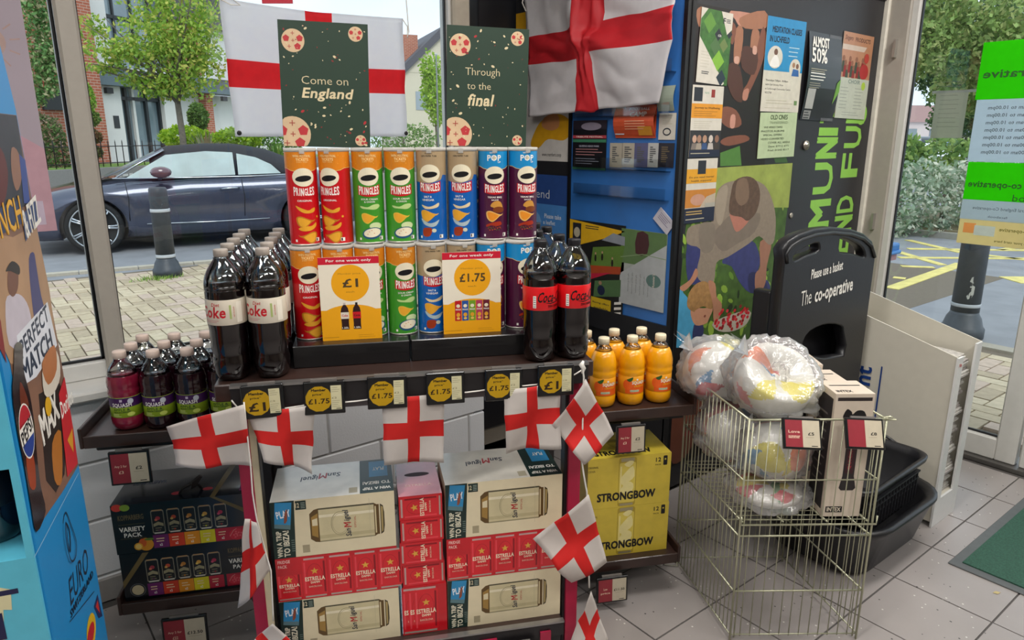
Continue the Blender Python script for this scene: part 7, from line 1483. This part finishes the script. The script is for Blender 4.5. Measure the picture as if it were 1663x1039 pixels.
# far cream house
ho = FD(698, 222, 42); hs = empty('house', (ho.x, ho.y, 0), YAW - PI / 2 + R(20), 'distant cream house with a brick chimney right of the window flag', 'house')
MB().box((-1.4, 0, 0), (3.5, 8, 5.0), P('#d4cab4', .8)).build('wall', hs)
m = MB(); m.prism([(-1.8, 4.9), (.9, 7.4), (3.9, 4.9), (3.6, 4.7), (.9, 6.9), (-1.5, 4.7)], 8.4, P('#54545c', .8), (0, 8.2, 0)); m.build('roof', hs); m = MB(); m.prism([(-1.4, 4.9), (.9, 6.95), (3.5, 4.9)], .02, P('#d4cab4', .8), (0, .0, 0)); m.build('gable', hs)
MB().box((-1.2, 1, 5.0), (-.3, 2, 7.0), BRK).build('chimney', hs)
for x in (-.4, 1.6): MB().box((x - .35, -.03, 2.9), (x + .35, .0, 3.9), P('#9aa4ac', .2)).build('window', hs)
fp = FD(712, 236, 20); MB().lathe([(.035, 0), (.02, 6.5), (.05, 6.55), (.001, 6.65)], P('#a8b0b4', .4), 10).build('flagpole', None, (fp.x, fp.y, 0), label='thin pale flagpole in front of the far house', cat='flagpole') if False else tag(MB().lathe([(.030, 0), (.018, 3.55), (.04, 3.58), (.001, 3.62)], P('#a8b0b4', .4), 10).build('flagpole', None, (fp.x, fp.y, 0)), 'thin pale flagpole in front of the far house', 'flagpole')
bp_ = FD(450, 0, 12); m = MB().box((-.24, 0, -.05), (.24, .02, .7), P('#d0303c', .6, trl=.3)); A = Art(); A.text('OPEN', 0, .05, .26, .05, P('#e8b0b0', .5)); m.build('banner', None, (bp_.x, bp_.y, bp_.z), YAW - PI / 2, label='red banner above the window flag, cut off by the top of the photo', cat='banner')
# ---------------------------------------------------------------- beyond the door
bn = empty('wheelie_bin', (3.93, 1.86, 0), 0, 'grey-blue wheeled bin with a bright blue lid outside by the door frame', 'bin')
m = MB(); m.add([(.05, .04, .06), (.30, .04, .06), (.30, .52, .06), (.05, .52, .06), (.0, .0, .84), (.34, .0, .84), (.34, .58, .84), (.0, .58, .84)], [(0, 3, 2, 1), (4, 5, 6, 7), (0, 1, 5, 4), (1, 2, 6, 5), (2, 3, 7, 6), (3, 0, 4, 7)], P('#5c7c98', .4)); m.build('bin_body', bn, bevel=.02, seg=2)
MB().box((-.02, -.03, .845), (.36, .60, .90), P('#1c74c4', .35)).box((-.03, -.04, .835), (.37, .61, .86), P('#2c84d0', .35)).build('lid', bn, bevel=.015, seg=2); MB().box((-.02, -.02, .80), (.35, .59, .834), P('#b07c84', .5)).build('rim', bn)
for y in (.1, .45): MB().lathe([(.09, -.02), (.1, 0), (.09, .02)], TYR, 20, axis=Matrix.Rotation(PI / 2, 3, 'X'), c=(.05, y, .10)).build('wheel', bn)
hb = ground(1490, 378); hc = empty('hedge', hb, 0, 'pale grey-green variegated hedge beside the car park', 'hedge')
dir_ = (ground(1640, 372) - ground(1450, 378)).normalized(); bl_ = []
for k in range(7): p = dir_ * (-.7 + .62 * k) ; bl_.append(((p.x, p.y, .50 + .06 * (k % 2)), (.62, .62, .62), 1))
leaves(9000, bl_, .045, ['#a8b8a0', '#c4ccb8', '#8ca088', '#dcdcc8', '#7c9474'], 9, shell=.75).build('foliage', hc); 
for k in range(5): p = dir_ * (-.4 + .8 * k); MB().tube([(p.x, p.y, 0), (p.x, p.y, .6)], .03, BARK, 5).build('stem', hc)
p = ground(1500, 372) + Vector((.6, .8, 0)); hh = empty('hedge', p, 0, 'darker green shrub row standing behind the pale hedge', 'hedge'); leaves(3600, [((0, 0, 1.05), (.6, .5, .5), 1), ((1.1, -.4, 1.0), (.7, .6, .5), 1), ((-.6, .6, 1.0), (.4, .4, .3), .5)], .06, ['#7c9c54', '#94ac5c', '#5c7c44'], 10, shell=.6).build('foliage', hh)
struct('verge', MB().box((ground(1480, 380).x - .0, 2.0, -.02), (ground(1480, 380).x + 3.2, 9.5, .07), P('#9a968c', .9)).box((ground(1480, 380).x + .15, 2.1, .07), (ground(1480, 380).x + 3.1, 9.4, .09), P('#7c7058', .95)))
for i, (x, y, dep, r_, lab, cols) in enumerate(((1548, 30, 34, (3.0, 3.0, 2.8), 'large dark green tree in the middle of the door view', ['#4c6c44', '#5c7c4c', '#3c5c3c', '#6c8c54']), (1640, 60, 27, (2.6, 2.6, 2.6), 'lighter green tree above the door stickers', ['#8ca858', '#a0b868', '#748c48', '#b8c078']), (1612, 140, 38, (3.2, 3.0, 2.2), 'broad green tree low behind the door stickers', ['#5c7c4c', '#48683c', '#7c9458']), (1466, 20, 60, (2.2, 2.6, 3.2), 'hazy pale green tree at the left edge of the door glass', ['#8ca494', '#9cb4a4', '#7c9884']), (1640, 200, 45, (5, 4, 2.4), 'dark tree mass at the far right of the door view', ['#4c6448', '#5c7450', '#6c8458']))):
    c_ = FD(x, y, dep); f = Vector((c_.x, c_.y, 0)); rr = random.Random(i)
    bl_ = [(c_, r_, 3)] + [(c_ + Vector((rr.uniform(-1, 1) * r_[0], rr.uniform(-1, 1) * r_[1], rr.uniform(-.8, .7) * r_[2])), (r_[0] * .45, r_[1] * .45, r_[2] * .4), 1) for _ in range(7)]
    tree('tree', f, max(1.5, c_.z - r_[2] * .8), bl_, 15000, .11 if dep < 50 else .16, cols, lab, 40 + i, .14, 6, shell=.5)
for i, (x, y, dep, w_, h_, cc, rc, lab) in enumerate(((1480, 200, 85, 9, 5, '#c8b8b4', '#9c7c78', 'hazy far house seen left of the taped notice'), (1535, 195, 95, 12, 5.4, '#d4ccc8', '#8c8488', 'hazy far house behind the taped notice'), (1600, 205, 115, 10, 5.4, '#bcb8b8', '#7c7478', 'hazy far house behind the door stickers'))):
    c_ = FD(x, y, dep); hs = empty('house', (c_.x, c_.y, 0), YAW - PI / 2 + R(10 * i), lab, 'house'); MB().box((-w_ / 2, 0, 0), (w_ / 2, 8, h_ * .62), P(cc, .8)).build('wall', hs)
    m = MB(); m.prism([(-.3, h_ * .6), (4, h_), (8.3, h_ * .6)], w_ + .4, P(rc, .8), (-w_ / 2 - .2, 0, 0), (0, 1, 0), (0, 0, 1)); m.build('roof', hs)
    for k in range(3): MB().box((-w_ * .35 + k * w_ * .3, -.05, h_ * .25), (-w_ * .35 + k * w_ * .3 + 1.2, 0, h_ * .45), P('#7c848c', .3)).build('window', hs)
def small_car(x, y, dep, cc, lab, rz):
    c_ = ground(x, y); t = empty('car', (c_.x, c_.y, -.02), rz, lab, 'car')
    m = loft([[(x_, -.85, .3), (x_, -.88, .7), (x_, -.8, z_), (x_, .8, z_), (x_, .88, .7), (x_, .85, .3)] for x_, z_ in ((-2.1, .6), (-1.9, .8), (-.9, .9), (1.6, .95), (2.05, .85), (2.1, .5))], P(cc, .25, coat=.8)); m.build('car_body', t)
    loft([[(x_, -.76, .88), (x_, -.6, z_), (x_, .6, z_), (x_, .76, .88)] for x_, z_ in ((-1.1, .92), (-.3, 1.42), (1.2, 1.45), (1.8, .95))], P('#2c343c', .1, coat=1.)).build('cabin', t)
    for a_ in (-1.3, 1.3):
        for b_ in (-.8, .8): MB().lathe([(.2, -.1), (.32, -.1), (.32, .1), (.2, .1)], TYR, 16, axis=Matrix.Rotation(PI / 2, 3, 'X'), c=(a_, b_, .32)).build('wheel', t)
for x, y, cc, lab, rz in ((1474, 252, '#c8ccd4', 'silver car in the far car park, leftmost through the door', .3), (1500, 247, '#e4e4e4', 'white car in the far car park below the taped notice', .5), (1532, 243, '#4c6c9c', 'blue car in the far car park, right of the white one', .4)): small_car(x, y, 0, cc, lab, rz)
